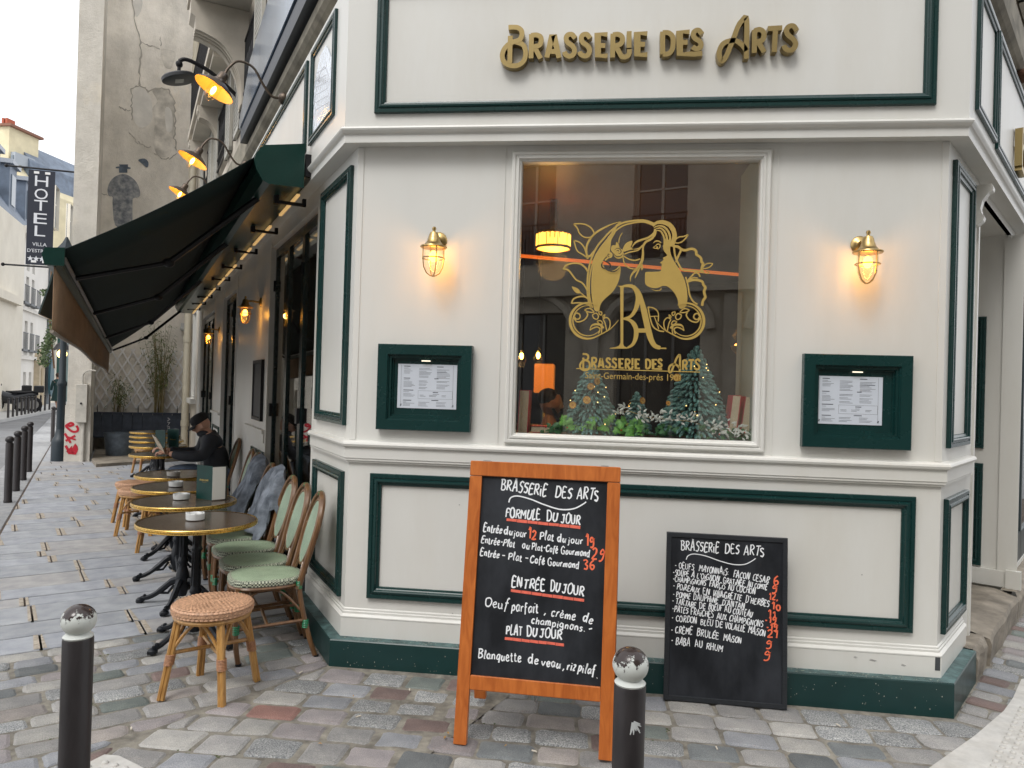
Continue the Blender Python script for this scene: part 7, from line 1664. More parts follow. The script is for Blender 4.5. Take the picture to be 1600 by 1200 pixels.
spts = [ony(x, y, 4.25) for x, y in ((962, 644), (985, 643), (1010, 652), (1040, 655), (1075, 658), (1100, 664), (1130, 672), (1150, 677), (1165, 680))]
for p in spts: p.z = max(p.z, SHZ+.01)
mk('stem', MB().tube(spts, .0025, 5), M_('gold twig', (.4, .3, .15), .4, .5), sv)
for k in range(150):
    t_ = r.random()*(len(spts)-1.01); i = int(t_); c = spts[i].lerp(spts[i+1], t_-i)+Vector((r.gauss(0, .010), r.uniform(-.03, .0), .012+r.gauss(0, .018))); mb = MB()
    leaf(mb, c, Vector((r.uniform(-1, 1), r.uniform(-.6, .1), r.uniform(-1, 1))), Vector((r.uniform(-.6, .6), -1, r.uniform(-.4, .6))), r.uniform(.022, .038), 's'); mk('silver_leaf', mb, SILV, sv)
BOOKR = M_('red book cloth', (.50, .015, .035), .55, var=.1, vscale=20); PG = M_('old page edges', (.62, .49, .34), .85, var=.15, vscale=120, aniso=(10, 1, 1))
def book(x0, y0, x1, y1, Y, lab, lean=0., flat=False, dep=.15):
    a, b = ony(x0, y1, Y), ony(x1, y0, Y); w_, h = b.x-a.x, b.z-a.z; t = thing('red_book', lab, 'book', (a.x, Y, max(a.z, SHZ))); z0 = max(a.z, SHZ)+.001
    F = lambda x, y, z: Vector((a.x+x+lean*z, Y+y, z0+z))
    if not flat:
        m = MB(); m.cbox((0, 0, 0), (.004, dep, h), .001, F); mk('cover', m, BOOKR, t); m = MB(); m.cbox((w_-.004, 0, 0), (w_, dep, h), .001, F); mk('cover', m, BOOKR, t)
        m = MB(); m.box((.004, .004, .003), (w_-.004, dep-.01, h-.004), F); mk('pages', m, PG, t); m = MB(); m.cbox((0, dep-.008, 0), (w_, dep, h), .001, F); mk('spine', m, BOOKR, t)
    else:
        m = MB(); m.cbox((0, 0, 0), (w_, dep, .004), .001, F); mk('cover', m, BOOKR, t); m = MB(); m.cbox((0, 0, .036), (w_, dep, .040), .001, F); mk('cover', m, BOOKR, t); m = MB(); m.box((.004, .004, .004), (w_-.006, dep-.004, .036), F); mk('pages', m, PG, t)
book(808, 610, 826, 677, 4.30, 'upright red book at the left edge of the shop window', .03); book(829, 664, 868, 676, 4.30, 'red book lying flat next to the upright book on the left of the window', 0, True)
book(1136, 618, 1152, 684, 4.30, 'red book leaning at the right of the window, left one of the pair', .10); book(1155, 620, 1172, 686, 4.32, 'red book leaning at the right of the window, nearest the frame', .12)
# ceiling lamp, light line, pendants
cl_ = onz(865, 362, 2.80); AMB = emit('amber lamp glass', (1, .50, .07), 3.2)
t = thing('ceiling_lamp', 'round brass ceiling lamp with glowing amber ribbed glass inside the window', 'ceiling lamp', tuple(cl_)); M = Matrix.Translation(cl_)
mb = MB(); mb.lathe([(.128, -.006), (.135, -.012), (.135, -.022), (.128, -.028)], 28, M, caps=False); mb.lathe([(.128, -.112), (.135, -.118), (.135, -.128), (.128, -.134)], 28, M, caps=False); mb.lathe([(.03, 0), (.03, .24)], 10, M); 
for k in range(10):
    a = 2*math.pi*k/10; mb.tube([cl_+Vector((math.cos(a)*.133, math.sin(a)*.133, -.02)), cl_+Vector((math.cos(a)*.133, math.sin(a)*.133, -.12))], .003, 4)
mk('brass_ring', mb, BRASS, t)
for k in range(20):
    a = 2*math.pi*k/20; mb = MB(); mb.tube([cl_+Vector((math.cos(a)*.118, math.sin(a)*.118, -.024)), cl_+Vector((math.cos(a)*.118, math.sin(a)*.118, -.116))], .016, 6); mk('glass_rod', mb, AMB, t)
mb = MB(); mb.lathe([(.12, -.13), (.08, -.142), (.01, -.146)], 24, M); mk('glass_bowl', mb, AMB, t); point('lamp_light', (1, .50, .13), 10, t, (0, 0, -.25), .12)
t = thing('light_line', 'thin glowing orange light line along the ceiling edge inside the window', 'light strip', tuple(onz(815, 400, 2.72)))
mb = MB(); mb.tube([onz(700, 388, 2.72), onz(815, 400, 2.72), onz(1165, 430, 2.72), onz(1230, 436, 2.72)], .016, 6); mk('tube', mb, emit('orange light line', (1, .22, .03), .5), t)
for i, (x, y, lab) in enumerate(((815, 553, 'bare glowing pendant bulb at the left edge inside the shop window'), (841, 552, 'glowing pendant bulb second from the left edge inside the shop window'), (985, 635, 'low warm lamp glow seen between the small fir trees'))):
    p = ony(x, y, 7.0); t = thing('pendant_lamp', lab, 'pendant lamp', tuple(p)); mb = MB(); mb.lathe([(.01, .06), (.045, -.02), (.05, -.06), (.02, -.09)], 14, Matrix.Translation(p), caps=False); mk('glass', mb, GLASSL, t)
    mk('bulb', MB().ball(p-Vector((0, 0, .02)), .019, 8, 6, (1, 1, 1.7)), LAMPEM, t); mk('cord', MB().tube([p+Vector((0, 0, .05)), Vector((p.x, p.y, 3.03))], .004, 4), BLACKP, t); point('lamp_light', (1, .55, .2), 2.2, t, (0, 0, -.1), .03)
p = ony(851, 590, 7.6); t = thing('amber_lampshade', 'square orange glowing lampshade inside behind the bearded person', 'lamp', (p.x, p.y, 0))
mb = MB(); mb.cbox((p.x-.10, p.y-.10, p.z-.16), (p.x+.10, p.y+.10, p.z+.14), .01); mk('shade', mb, emit('amber shade', (1, .30, .04), .30), t); mk('stem', MB().tube([Vector((p.x, p.y, 0)), Vector((p.x, p.y, p.z-.16))], .015, 6), BRASS, t)
p = ony(1152, 546, 6.3); t = thing('interior_sconce', 'small warm up light on the dark wall inside, right of the window', 'wall lamp', tuple(p)); mb = MB(); mb.lathe([(.02, -.03), (.05, .0), (.055, .03)], 12, Matrix.Translation(p), caps=False); mk('cup', mb, BRASS, t); mk('bulb', MB().ball(p+Vector((0, 0, .02)), .03, 8, 5), emit('sconce glow', (1, .42, .08), 6), t); point('lamp_light', (1, .45, .12), 2.0, t, (0, 0, .12), .04)
# furniture inside: banquette back, dark partition
m = MB(); m.box((1.25, 6.42, 0), (2.2, 6.5, 2.6)); pr = single('partition', m, M_('very dark brown wood', (.018, .012, .010), .5), 'dark brown partition inside on the right of the shop window', 'partition')
m = MB(); m.cbox((-1.2, 5.9, 0), (.1, 6.05, 1.32), .02); m.cbox((-1.2, 5.5, 0), (.1, 5.9, .48), .03); single('banquette', m, M_('brown leather banquette', (.09, .045, .022), .45), 'brown leather banquette inside below the bearded person', 'bench')
# warm cast inside from the room lamps behind the left doors
for s in (2.0, 6.2, 9.4): pass

# ================================================================== BOLLARDS
M_BOL = M_('dark brown black bollard paint', (.022, .019, .020), .42, var=.35, vscale=18, bump=.15, bscale=50, aniso=(1, 1, .25))
def worn(name, zsplit):
    m = bpy.data.materials.new(name); m.use_nodes = True; n = m.node_tree; b = n.nodes['Principled BSDF']; tc = n.nodes.new('ShaderNodeTexCoord'); sp_ = n.nodes.new('ShaderNodeSeparateXYZ'); n.links.new(tc.outputs['Object'], sp_.inputs[0])
    t = n.nodes.new('ShaderNodeTexNoise'); t.inputs['Scale'].default_value = 38; t.inputs['Detail'].default_value = 7; t.inputs['Roughness'].default_value = .7; n.links.new(tc.outputs['Object'], t.inputs['Vector'])
    a = n.nodes.new('ShaderNodeMath'); a.operation = 'SUBTRACT'; a.inputs[1].default_value = zsplit; n.links.new(sp_.outputs['Z'], a.inputs[0]); c = n.nodes.new('ShaderNodeMath'); c.operation = 'MULTIPLY'; c.inputs[1].default_value = 6; n.links.new(a.outputs[0], c.inputs[0])
    d = n.nodes.new('ShaderNodeMath'); d.operation = 'ADD'; n.links.new(c.outputs[0], d.inputs[0]); n.links.new(t.outputs['Fac'], d.inputs[1])
    r = n.nodes.new('ShaderNodeValToRGB'); r.color_ramp.interpolation = 'LINEAR'; e = r.color_ramp.elements; e[0].position = .49; e[0].color = (.58, .61, .58, 1); e[1].position = .52; e[1].color = (.035, .024, .022, 1); n.links.new(d.outputs[0], r.inputs[0]); n.links.new(r.outputs[0], b.inputs['Base Color'])
    r2 = n.nodes.new('ShaderNodeValToRGB'); r2.color_ramp.elements[0].position = .49; r2.color_ramp.elements[0].color = (.45, .45, .45, 1); r2.color_ramp.elements[1].position = .52; r2.color_ramp.elements[1].color = (.16, .16, .16, 1); n.links.new(d.outputs[0], r2.inputs[0]); n.links.new(r2.outputs[0], b.inputs['Roughness'])
    bp = n.nodes.new('ShaderNodeBump'); bp.inputs['Strength'].default_value = .6; bp.inputs['Distance'].default_value = .002; bp.invert = True; n.links.new(r.outputs[0], bp.inputs['Height']); n.links.new(bp.outputs[0], b.inputs['Normal']); return m
M_WORN = worn('worn white over dark metal', .868)
def bollard(mat_head, lab, H=.90):
    t = thing('bollard', lab, 'bollard', local=True)
    m = MB(); m.lathe([(.047, 0), (.047, .03), (.044, .04), (.0435, H-.105), (.041, H-.098)], 24); mk('post', m, M_BOL, t)
    m = MB(); m.lathe([(.041, H-.0985), (.043, H-.094), (.036, H-.088), (.030, H-.082)], 24, caps=False); mk('collar', m, mat_head, t)
    m = MB(); m.ball((0, 0, H-.046), .0495, 24, 16, (1, 1, .96)); mk('ball', m, mat_head, t); return t
bA_ = bollard(M_WORN, 'bollard with worn white and black ball head standing in front on the left'); bA_.location = onz(124, 945, .90)*1; bA_.location.z = 0
bB_ = copy_tree(bA_); bB_.location = onz(986, 1012, .90); bB_.location.z = 0; bB_.rotation_euler = (0, 0, 2.1); bB_['label'] = 'bollard with worn white ball head and a white scrape, in front of the A-board'
for o in (bA_, bB_): o['group'] = 'bollards with worn white heads'
# white scrape on the right one
m = MB(); bl_ = bB_.location; rr_ = .0447
def FC(u, o, z): a = math.atan2(-bl_.y, -bl_.x)+u/rr_; return Vector((bl_.x+(rr_+o)*math.cos(a), bl_.y+(rr_+o)*math.sin(a), z))
for k in range(7):
    a = -1.35+k*.42; m.ribbon([(.012+.0*k, .715), (.012+math.cos(a-.6)*.030*random.uniform(.6, 1.1), .715-.05*random.uniform(.5, 1)+.01*k*.5)], [.010, .002], FC, 0, .0006+.0001*k)
sc_ = mk('paint_scrape', m, M_('white paint scrape', (.55, .58, .58), .7), None); sc_.parent = bB_; sc_.matrix_parent_inverse = (Matrix.Translation(bB_.location) @ Matrix.Rotation(2.1, 4, 'Z')).inverted()
PL_ = [(12, 785), (25, 767), (36, 750), (45, 737)]; nm = ['nearest of the row of four black bollards at the left kerb', 'second of the row of four black bollards at the left kerb', 'third of the row of four black bollards at the left kerb', 'fourth, farthest of the row of four black bollards at the left kerb']
bf = bollard(M_BOL, nm[0], .90)
for i, (x, y) in enumerate(PL_):
    c = bf if i == 0 else copy_tree(bf); c.location = onz(x, y); c.scale = (1, 1, .92); c['label'] = nm[i]; c['group'] = 'black bollards along the near kerb'
for i, (x, y, lab) in enumerate(((82, 690, 'lone black bollard at the kerb left of the dark lamp post'), (90.5, 679, 'black bollard right behind the lamp post, farther along the kerb'))): 
    c = copy_tree(bf); c.location = onz(x, y); c.scale = (1, 1, .95 if i == 0 else .95); c['label'] = lab; c['group'] = 'black bollards along the near kerb'
for i, (x, y) in enumerate(((12.5, 654), (20, 652.5), (26.5, 651), (33.5, 649.7), (39, 648.6), (44.5, 647.7), (49.5, 646.8), (55, 645.6), (63, 644), (70, 642.6), (77, 641.2))):
    c = copy_tree(bf); c.location = onz(x, y); c.scale = (.9, .9, .82); c['label'] = ('leftmost', 'second from left', 'third from left', 'fourth from left', 'fifth from left', 'middle one', 'fifth from right', 'fourth from right', 'third from right', 'second from right', 'rightmost, nearest the walking person')[i]+' of the dark bollards along the opposite pavement kerb'; c['group'] = 'bollards along the opposite kerb'
# ================================================================== STREET LAMP, IVY, BANNER
lp = onz(93, 720); t = thing('street_lamp', 'dark painted street lamp post standing beside the graffiti pier', 'street lamp', tuple(lp)); M_LP = M_('dark blue green lamp post paint', (.012, .022, .03), .45)
mk('base', MB().lathe([(.15, 0), (.15, .35), (.13, .42), (.10, .46), (.075, .6)], 14, Matrix.Translation(lp)), M_LP, t); mk('post', MB().lathe([(.075, .6), (.07, 1.4), (.085, 1.43), (.085, 1.47), (.06, 1.52), (.05, 3.0), (.045, 3.6)], 12, Matrix.Translation(lp)), M_LP, t)
q = lp+Vector((0, 0, 3.6)); mk('lantern', MB().lathe([(.08, 0), (.16, .35), (.18, .37), (.06, .5), (.02, .6)], 6, Matrix.Translation(q), False), GLASSL, t); mk('cap', MB().lathe([(.19, .36), (.08, .5), (.02, .62)], 6, Matrix.Translation(q), False), M_LP, t)
wl = onp(97, 553, onz(96, 690), (0, 1, 0)); t = thing('wall_lantern', 'small lit lantern on the street beside the lamp post', 'lantern', tuple(wl)); mk('bulb', MB().ball(wl, .11, 8, 6), emit('far lamp glow', (1, .60, .18), 6), t); mk('hood', MB().lathe([(.20, .10), (.12, .24), (.03, .3)], 8, Matrix.Translation(wl)), BLACKP, t)
BC = (Vector((pL.x, pL.y, 0))); bn_ = Vector((pier_d.y, -pier_d.x, 0)); off_ = -bn_*.35
def bpx(x, y): p = onp(x, y, pL+off_, bn_)-(pL+off_); return (p.dot(pier_d), p.z)
def FBN(u, o, z): return pL+off_+pier_d*u+bn_*o+Vector((0, 0, z))
tl_, trr, bl2 = bpx(44.5, 263), bpx(88, 270), bpx(40.5, 412); br2 = bpx(80, 416)
bt = thing('hotel_banner', 'vertical dark navy banner sign reading HOTEL VILLA D’ESTRÉES with stars, hung on brackets', 'banner', tuple(FBN(*[(tl_[0]+trr[0])/2, 0, bl2[1]])))
u0 = (tl_[0]+bl2[0])/2; u1 = (trr[0]+br2[0])/2; zt_ = (tl_[1]+trr[1])/2; zb_ = (bl2[1]+br2[1])/2
m = MB(); m.box((u0, -.006, zb_), (u1, .006, zt_), FBN); mk('cloth', m, M_('dark navy banner cloth', (.016, .020, .034), .7), bt)
m = MB(); m.tube([FBN(u0-.35, 0, zt_+.03), FBN(u1+.5, 0, zt_+.03)], .018, 6); m.ball(FBN(u0-.37, 0, zt_+.03), .035, 7, 5); mk('bracket', m, BLACKP, bt)
m = MB(); m.tube([FBN(u0-.35, 0, zb_-.03), FBN(u1+.5, 0, zb_-.03)], .018, 6); m.ball(FBN(u0-.37, 0, zb_-.03), .035, 7, 5); mk('bracket', m, BLACKP, bt)
m = MB(); W_ = u1-u0
for z in (zt_-.05, zb_+.06):
    for a in (.2, .62): m.box((u0+a*W_, .0065, z-.02), (u0+(a+.2)*W_, .008, z+.025), FBN)
mk('strap', m, M_('white strap', (.75, .75, .75), .6), bt); WL = M_('pale banner lettering', (.66, .68, .72), .7)
for i, chx in enumerate('HOTEL'):
    x = 66 if chx != 'X' else 0; yy = (300.5, 326, 351.5, 376, 399)[i] if False else None
for chx, yb in (('H', 291.5), ('O', 311.5), ('T', 329.5), ('E', 350), ('L', 369.5)):
    u, z = bpx(66, yb); hh = bpx(66, yb-16)[1]-z; c = ftext('letter', chx, WL, bt, FBN, (u0+u1)/2, z, 1, 'CENTER', ext=.009, fit=(u1-u0)*(.50 if chx != 'L' else .40), cap=hh*1.02)
u, z = bpx(66, 385); ftext('lettering', 'VILLA', WL, bt, FBN, (u0+u1)/2, z, 1, 'CENTER', ext=.009, fit=(u1-u0)*.54); u, z = bpx(66, 395); ftext('lettering', "D'ESTRÉES", WL, bt, FBN, (u0+u1)/2, z, 1, 'CENTER', ext=.009, fit=(u1-u0)*.90)
for k in range(4):
    u = u0+W_*(.17+.22*k); z = bpx(66, 405)[1]; m = MB(); pts = [(u+(.058 if q % 2 == 0 else .023)*math.sin(math.pi*q/5), z+(.058 if q % 2 == 0 else .023)*math.cos(math.pi*q/5)) for q in range(10)]; m.add([FBN(a, .009, b) for a, b in pts]+[FBN(u, .009, z)], [(i, (i+1) % 10, 10) for i in range(10)]); mk('star', m, WL, bt)
# hanging ivy on the street behind the awning
IVL = M_('hanging ivy leaves', (.045, .085, .030), .6, var=.5, vscale=6, col2=(.10, .15, .05)); m = MB(); r = random.Random(21); P0 = onp(78, 500, onz(92, 668), (0, 1, 0))
wpx = P0.y/FPX
for k in range(1500):
    v = r.random(); x = 76+12*math.sin(v*5)+r.gauss(0, 7)*(1-.45*v)+6*v; y = 452+v*118; 
    if r.random() < .25*math.sin(v*9)**2: continue
    c = onp(x, y, P0+Vector((0, r.uniform(-.4, .4), 0)), (0, 1, 0)); d = Vector((r.uniform(-1, 1), r.uniform(-1, .2), r.uniform(-1, .3))).normalized(); s = d.cross(Vector((r.uniform(-1, 1), -1, r.uniform(-1, 1)))).normalized(); L = r.uniform(.05, .12)
    m.add([c, c+d*L*.5+s*L*.35, c+d*L, c+d*L*.5-s*L*.35], [(0, 1, 2, 3)])
iv = thing('hanging_ivy', 'trailing ivy hanging down beside the lamp post behind the brown valance', 'ivy', tuple(P0)); mk('foliage', m, IVL, iv); mk('stem', MB().tube([P0+Vector((0, 0, 1.6)), P0, P0+Vector((.2, 0, -1.5))], .03, 5), BROWNC, iv)

# ================================================================== FAR STREET, OPPOSITE SIDE
CRE = M_('cream rendered facade', (.80, .75, .64), .9, var=.07, vscale=.6, dirt=.12, bump=.2, bscale=6); CRE2 = M_('yellow cream render', (.74, .66, .45), .9, var=.12, vscale=.7, dirt=.2); WHT = M_('off white facade', (.84, .81, .75), .9, var=.05, vscale=.6, dirt=.1)
SLATE = M_('blue grey zinc and slate roof', (.16, .20, .26), .5, .2, var=.25, vscale=1.5); TILE = M_('red clay pots', (.42, .11, .06), .8); PAV = M_('pale far pavement', (.46, .46, .45), .9, var=.08, vscale=1)
ka, kb_ = onz(0, 657), onz(88, 640.5); od = (kb_-ka).normalized(); on_ = Vector((od.y, -od.x, 0))
if on_.dot(-ka) < 0: on_ = -on_
m = MB(); a0 = ka-od*22; a1 = kb_+od*60; bk2 = -on_*12
m.add([a0+Vector((0, 0, -.085)), a1+Vector((0, 0, -.085)), a1+Vector((0, 0, .03)), a0+Vector((0, 0, .03)), a0+bk2+Vector((0, 0, .03)), a1+bk2+Vector((0, 0, .03))], [(0, 1, 2, 3), (3, 2, 5, 4)]); struct('opposite_pavement', m, PAV)
ba, bb = onz(22, 639), onz(93, 628.5); bd = (bb-ba).normalized(); bn = Vector((bd.y, -bd.x, 0))
if bn.dot(-ba) < 0: bn = -bn
def FO(u, o, z): return ba+bd*u+bn*o+Vector((0, 0, z))
def opx(x, y): p = onp(x, y, ba, bn)-ba; return (p.dot(bd), p.z)
M_FRAIL = M_('grey far balcony rail', (.16, .17, .18), .6)
def house(u0, u1, zt, mat, ops, label, name='town_house', depth=9, bars=True, balc=()):
    t = thing(name, label, 'building', tuple(FO(u0, 0, 0))); m = MB(); m.wall(FO, u0, u1, 0, zt, ops, .25)
    m.quad(FO(u0, 0, 0), FO(u0, -depth, 0), FO(u0, -depth, zt), FO(u0, 0, zt)); m.quad(FO(u1, 0, 0), FO(u1, -depth, 0), FO(u1, -depth, zt), FO(u1, 0, zt)); m.quad(FO(u0, -depth, 0), FO(u1, -depth, 0), FO(u1, -depth, zt), FO(u0, -depth, zt)); m.quad(FO(u0, 0, zt), FO(u1, 0, zt), FO(u1, -depth, zt), FO(u0, -depth, zt)); mk('wall', m, mat, t)
    for (a, b, c, d) in ops:
        m = MB(); m.box((a, -.2, c), (b, -.17, d), FO); wn = mk('window', m, M_FARW, t)
        m = MB(); m.box(((a+b)/2-.04, -.17, c), ((a+b)/2+.04, -.14, d), FO); m.box((a, -.17, c+(d-c)*.6), ((a+b)/2-.04, -.14, c+(d-c)*.6+.05), FO); m.box(((a+b)/2+.04, -.17, c+(d-c)*.6), (b, -.14, c+(d-c)*.6+.05), FO); mk('frame', m, WHT, wn)
    for (a, b, z) in balc:
        m = MB(); m.box((a, 0, z-.10), (b, .28, z), FO); m.box((a, .25, z+.75), (b, .28, z+.79), FO); u = a
        while u < b: m.box((u, .255, z), (u+.02, .275, z+.78), FO); u += .17
        mk('balcony', m, M_FRAIL, t)
    return t
M_FARW = M_('far window glass', (.20, .24, .28), .15, spec=.8)
zc_ = opx(24, 354)[1]; uB1 = opx(74, 500)[0]; print('far B', zc_, uB1, opx(93, 628)[0])
ops = []; balc = []
rows_ = ((628, 581, 0), (545, 498, 1), (470, 425, 1), (415, 385, 0))
for i, (xa, xb) in enumerate(((28.5, 33.5), (39, 43.5), (48, 52))):
    a, b = opx(xa, 500)[0], opx(xb, 500)[0]
    for (yb, yt, bal) in rows_:
        xm = (xa+xb)/2; s_ = (xm-22)*-.0
        ref = opx(30, yb)[1]; rt_ = opx(30, yt)[1]; ops.append((a, b, max(.9, ref), rt_))
        if bal: balc.append((a-.15, b+.15, ref))
nops = [o for o in ops]
hB = house(0, uB1, zc_, WHT, nops, 'off white four storey facade with small balconies across the street', balc=balc)
m = MB(); m.box((-.1, 0, zc_-.1), (uB1, .35, zc_+.25), FO); m.box((0, 0, opx(24, 560)[1]), (uB1, .12, opx(24, 560)[1]+.18), FO); m.box((0, 0, opx(24, 480)[1]), (uB1, .12, opx(24, 480)[1]+.18), FO); mk('cornice', m, WHT, hB)
m = MB(); m.add([FO(-14, .1, zc_+.25), FO(uB1, .1, zc_+.25), FO(uB1, -2.6, zc_+4.2), FO(-14, -2.6, zc_+4.2), FO(uB1, -8, zc_+4.8), FO(-14, -8, zc_+4.8)], [(0, 1, 2, 3), (3, 2, 4, 5)]); mk('roof', m, SLATE, hB)
for u in (-9.5, -6.6, -3.6, -.6, 2.6, 5.8):
    m = MB(); m.box((u, -2.4, zc_+.9), (u+1.3, -.35, zc_+2.9), FO); d_ = mk('dormer', m, SLATE, hB); m = MB(); m.box((u+.3, -.35, zc_+1.1), (u+1.0, -.31, zc_+2.5), FO); mk('window', m, M_FARW, d_); m = MB(); m.box((u-.15, -2.4, zc_+2.9), (u+1.45, -.2, zc_+3.1), FO); mk('roof', m, M_('pale zinc', (.35, .38, .42), .4, .4), d_)
# nearer cream house cut by the left picture edge
hA = thing('town_house', 'plain cream rendered house end at the left picture edge', 'building', tuple(FO(-1, 0, 0)))
m = MB(); zA = opx(14, 336)[1]; m.loft([[FO(-16, .3, z), FO(-.4, .3, z), FO(-.4, -8, z), FO(-16, -8, z)] for z in (0, zc_+.1)], True, True, False); mk('wall', m, CRE, hA)
zl = opx(8, 475)[1]; m = MB(); m.box((-16, .3, zl), (-1.6, .55, zl+.35), FO); mk('ledge', m, CRE, hA)
# houses C and D further along
def arch_ops(xs): return [(opx(a, 600)[0], opx(b, 600)[0], z0, opx((a+b)/2, yt)[1]) for a, b, z0, yt in xs]
uC1 = opx(86, 600)[0]; uD1 = opx(96, 600)[0]
hC = house(uB1, uC1, zc_-.6, CRE, [(opx(53.5, 600)[0] if False else uB1+1.2, uB1+2.6, 1.0, 4.2), (uB1+6, uB1+7.2, 1, 4.0), (uB1+1.2, uB1+2.4, 6, 8.6), (uB1+6, uB1+7.2, 6, 8.6), (uB1+1.2, uB1+2.4, 10, 12.4), (uB1+6, uB1+7.2, 10, 12.4)], 'cream facade farther down the street with an arched stone doorway')
m = MB(); ua_, ub2 = opx(52, 600)[0], opx(61, 600)[0]; m.box((ua_, 0, 0), (ub2, .25, opx(56, 566)[1]), FO); m.lathe([((ub2-ua_)/2, 0), ((ub2-ua_)/2, .25)], 20, Matrix.Translation(FO((ua_+ub2)/2, 0, opx(56, 566)[1])) @ bn.to_track_quat('Z', 'Y').to_matrix().to_4x4()); mk('stone_doorway', m, M_('warm stone doorway', (.50, .42, .30), .9, var=.2, vscale=2), hB)
m = MB(); m.box((ua_+.5, .25, 0), (ub2-.5, .28, opx(56, 575)[1]), FO); mk('door', m, M_('tan wooden door', (.42, .33, .20), .7), hB)
hD = house(uC1, uD1+14, zc_-3, CRE, [(uC1+1, uC1+5, .4, 4.4), (uC1+7, uC1+11, .4, 4.4), (uC1+2, uC1+3.3, 6, 8.4), (uC1+6, uC1+7.3, 6, 8.4), (uC1+10, uC1+11.3, 6, 8.4)], 'far house with a dark green shopfront at the end of the visible street')
m = MB(); m.box((uC1+.3, .0, 0), (uC1+12, .25, 5.0), FO); mk('shopfront', m, M_('dark green shopfront', (.03, .10, .09), .5), hD)
m = MB(); m.tube([FO(uB1, .1, 0), FO(uB1, .1, zc_)], .12, 6); mk('down_pipe', m, M_('zinc pipe', (.22, .25, .28), .5, .3), hC)
m = MB(); e = FO(opx(68, 600)[0], .3, opx(68, 590)[1]); m.lathe([(.55, 0), (.55, .1)], 18, Matrix.Translation(e) @ bn.to_track_quat('Z', 'Y').to_matrix().to_4x4() @ Matrix.Diagonal((1, 1.9, 1, 1))); mk('oval_sign', m, M_('teal sign', (.03, .10, .13), .5), hC)
# tall yellow house with chimney and mansard behind
def bx(name, x0, y0, x1, y1, Y, dep, mat, par, sk=None):
    a, b = ony(x0, y1, Y), ony(x1, y0, Y); m = MB(); m.box((a.x, Y, a.z), (b.x, Y+dep, b.z)); return mk(name, m, mat, par)
YB = 52; o_ = ony(10, 300, YB); hY = thing('rear_house', 'tall yellow rendered house with chimney stack and slate mansard behind the white roofs', 'building', (o_.x, YB, 0))
bx('chimney_stack', -30, 196, 15, 420, YB, 3, CRE2, hY); bx('chimney_cap', -31, 192, 17, 196.5, YB-.2, 3.4, M_('brown cap', (.25, .12, .08), .8), hY)
for x in (2.5, 8): bx('chimney_pot', x, 184, x+3.4, 192, YB+1, .8, TILE, hY)
m = MB(); q = [ony(x, y, YB+.5) for x, y in ((15, 250), (45, 292), (45, 420), (15, 420))]; m.prism(q, (0, 6, 0)); mk('gable', m, CRE2, hY)
m = MB(); q = [ony(x, y, YB+1.5) for x, y in ((15, 218), (25, 219), (46, 250), (52, 290), (60, 420), (15, 420))]; m.prism(q, (0, 7, 0)); mk('mansard_roof', m, SLATE, hY)
bx('dormer', 15, 237, 24, 255, YB+.2, 2, M_('pale zinc dormer', (.38, .42, .46), .5), hY); bx('dormer_window', 16.5, 242, 20, 253, YB+.1, .1, M_FARW, hY)
YC = 45; o_ = ony(20, 320, YC); hW = thing('chimney_wall', 'low white chimney walls with red caps between the roofs', 'chimney', (o_.x, YC, ony(20, 345, YC).z))
bx('stack', -20, 277, 11, 372, YC, 1.5, WHT, hW); bx('cap', -21, 274.5, 13, 278, YC-.1, 1.7, TILE, hW); bx('stack', 12, 293, 32, 372, YC+2, 1.2, WHT, hW); bx('cap', 11.5, 290, 33.5, 293.5, YC+1.9, 1.4, TILE, hW)
for x, y in ((6, 268), (12.5, 284)): bx('chimney_pot', x, y, x+3.6, y+7, YC+.5, .8, TILE, hW)
# distant tree and roof right of the banner
r = random.Random(5); tp = ony(93, 360, 60); td = thing('tree', 'bare brown treetop far beyond the hotel banner', 'tree', (tp.x, 60, 0)); m = MB()
for k in range(260):
    c = ony(92+r.gauss(0, 4), 352+r.gauss(0, 10), 60+r.uniform(-1, 1)); d = Vector((r.uniform(-1, 1), r.uniform(-1, 1), r.uniform(-.5, 1))).normalized(); L = r.uniform(.3, .8); s = d.cross(Vector((0, 1, .3))).normalized()*.06; m.add([c-s, c+s, c+d*L], [(0, 1, 2)])
mk('crown', m, M_('brown twigs', (.14, .10, .08), .9), td); mk('trunk', MB().tube([Vector((tp.x, 60, -1)), Vector((tp.x, 60, tp.z))], [.3, .12], 6), BROWNC, td)
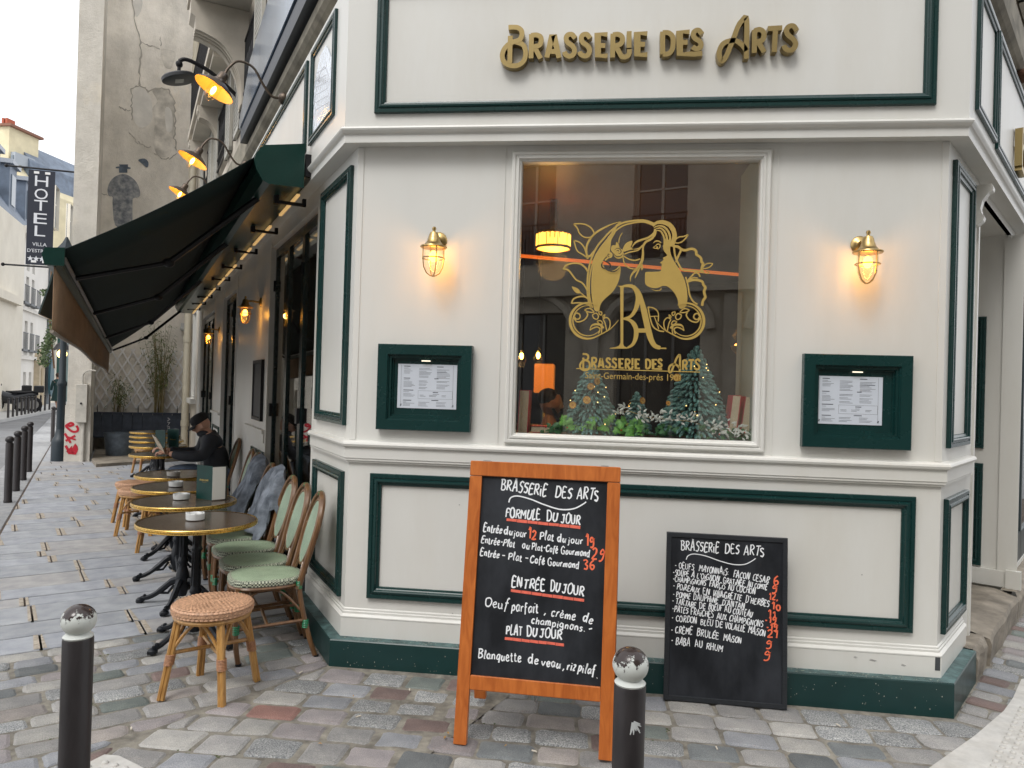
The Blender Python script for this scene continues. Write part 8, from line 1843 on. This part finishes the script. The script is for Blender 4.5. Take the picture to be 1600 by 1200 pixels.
# motorcycles
def moto(px, py, lab, seed):
    p = onz(px, py); t = thing('motorcycle', lab, 'motorcycle', local=True); t.location = p; t.rotation_euler = (0, 0, math.atan2(od.y, od.x)+R_(100)); t['group'] = 'motorcycles parked on the opposite pavement'
    D = M_('dark motorcycle plastic', (.018, .020, .024), .3); 
    for x in (-.68, .68):
        m = MB(); m.lathe([(.30, -.06), (.33, -.03), (.33, .03), (.30, .06)], 20, Matrix.Translation((x, 0, .33)) @ Matrix.Rotation(R_(90), 4, 'X')); w = mk('wheel', m, BLACKP, t); m = MB(); m.lathe([(.2, -.065), (.2, .065)], 14, Matrix.Translation((x, 0, .33)) @ Matrix.Rotation(R_(90), 4, 'X')); mk('rim', m, GREYA, w)
    m = MB(); m.loft([[Vector((x, w_*math.cos(a), z+h*math.sin(a))) for a in [2*math.pi*k/10 for k in range(10)]] for x, w_, z, h in ((-.85, .10, .80, .06), (-.5, .17, .72, .16), (0, .18, .55, .22), (.35, .20, .62, .26), (.6, .20, .82, .22), (.75, .08, .86, .08))]); mk('body', m, D, t)
    m = MB(); m.loft([[Vector((x, w_*math.cos(a), z+.06*math.sin(a))) for a in [2*math.pi*k/10 for k in range(10)]] for x, w_, z in ((-.75, .12, .88), (-.3, .17, .84), (.1, .12, .84))]); mk('seat', m, BLACKP, t)
    m = MB(); m.tube([(.5, -.36, 1.08), (.48, -.1, 1.02), (.48, .1, 1.02), (.5, .36, 1.08)], .018, 6); mk('handlebar', m, BLACKP, t)
    m = MB(); m.loft([[Vector((.62, y, .95)) for y in (-.16, 0, .16)], [Vector((.50, y, 1.25)) for y in (-.13, 0, .13)]], False, False); mk('windscreen', m, GLASSD, t)
    m = MB(); m.tube([(.5, 0, .95), (.68, .0, .33)], .04, 6); mk('fork', m, GREYA, t)
    for s in (-1, 1):
        m = MB(); m.ball((.50, .30*s, 1.16), .06, 7, 5); mk('mirror', m, BLACKP, t)
    m = MB(); m.ball((.76, 0, .82), .09, 8, 6); mk('headlight', m, M_('lamp glass', (.6, .62, .65), .1), t)
    m = MB(); m.cbox((-1.05, -.2, .85), (-.68, .2, 1.15), .03); mk('top_case', m, D, t)
moto(22, 644, 'dark motorcycle parked on the opposite pavement, the right one of two', 1); moto(3, 643, 'dark motorcycle parked at the left picture edge on the opposite pavement', 2)

# ================================================================== BUILDING BEHIND THE CAMERA (seen in the reflections)
qa_, qb_ = Vector((-12, -13, 0)), Vector((13, -3.2, 0)); qd = (qb_-qa_).normalized(); qn = Vector((-qd.y, qd.x, 0)); QL = (qb_-qa_).length
def FQ(u, o, z): return qa_+qd*u+qn*o+Vector((0, 0, z))
OB = thing('opposite_building', 'limestone building across the junction with arches, tall windows and balconies, seen mirrored in the glass', 'building', tuple(qa_))
ops = []; k = 0
u = .8
while u < QL-2: ops.append((u, u+1.9, .2, 3.4)); ops += [(u+.35, u+1.55, 4.5, 7.0), (u+.35, u+1.55, 8.2, 10.4)]; u += 3.1; k += 1
m = MB(); m.wall(FQ, 0, QL, 0, 11.2, ops, .3); m.quad(FQ(0, 0, 11.2), FQ(QL, 0, 11.2), FQ(QL, -6, 11.2), FQ(0, -6, 11.2)); mk('wall', m, STONE, OB)
m = MB(); 
for z, d in ((3.75, .25), (7.5, .2), (11.0, .5)): m.box((0, 0, z), (QL, d, z+.25), FQ)
u = .1
while u < QL: m.box((u, 0, .0), (u+.35, .12, 3.7), FQ); u += 3.1
mk('cornice', m, STONE, OB)
m = MB()
for q in ops:
    cx, rr_ = (q[0]+q[1])/2, (q[1]-q[0])/2
    if q[2] < 1:
        pts = [FQ(cx+(rr_+.22)*math.cos(a), .05, q[3]-rr_*.45+(rr_+.1)*math.sin(a)*.85) for a in [math.pi*k/10 for k in range(11)]]; m.tube(pts, .12, 6)
mk('arch_moulding', m, STONE, OB)
for q in ops:
    if q[2] > 1: window(FQ, *q, OB, rail=q[2] < 5, shut=False, dep=.28)
    else:
        m = MB(); m.box((q[0], -.28, q[2]), (q[1], -.25, q[3]), FQ); pn_ = mk('shop_pane', m, DARKW, OB); m = MB()
        for j in range(4): m.box((q[0]+j*(q[1]-q[0]-.06)/3, -.25, q[2]), (q[0]+j*(q[1]-q[0]-.06)/3+.06, -.2, q[3]), FQ)
        mk('mullion', m, M_('grey shopfront frame', (.20, .20, .19), .5), pn_)

# ------------------------------------------------------------------ tidy up helper properties
for o in list(SC.objects):
    if '_o' in o: del o['_o']
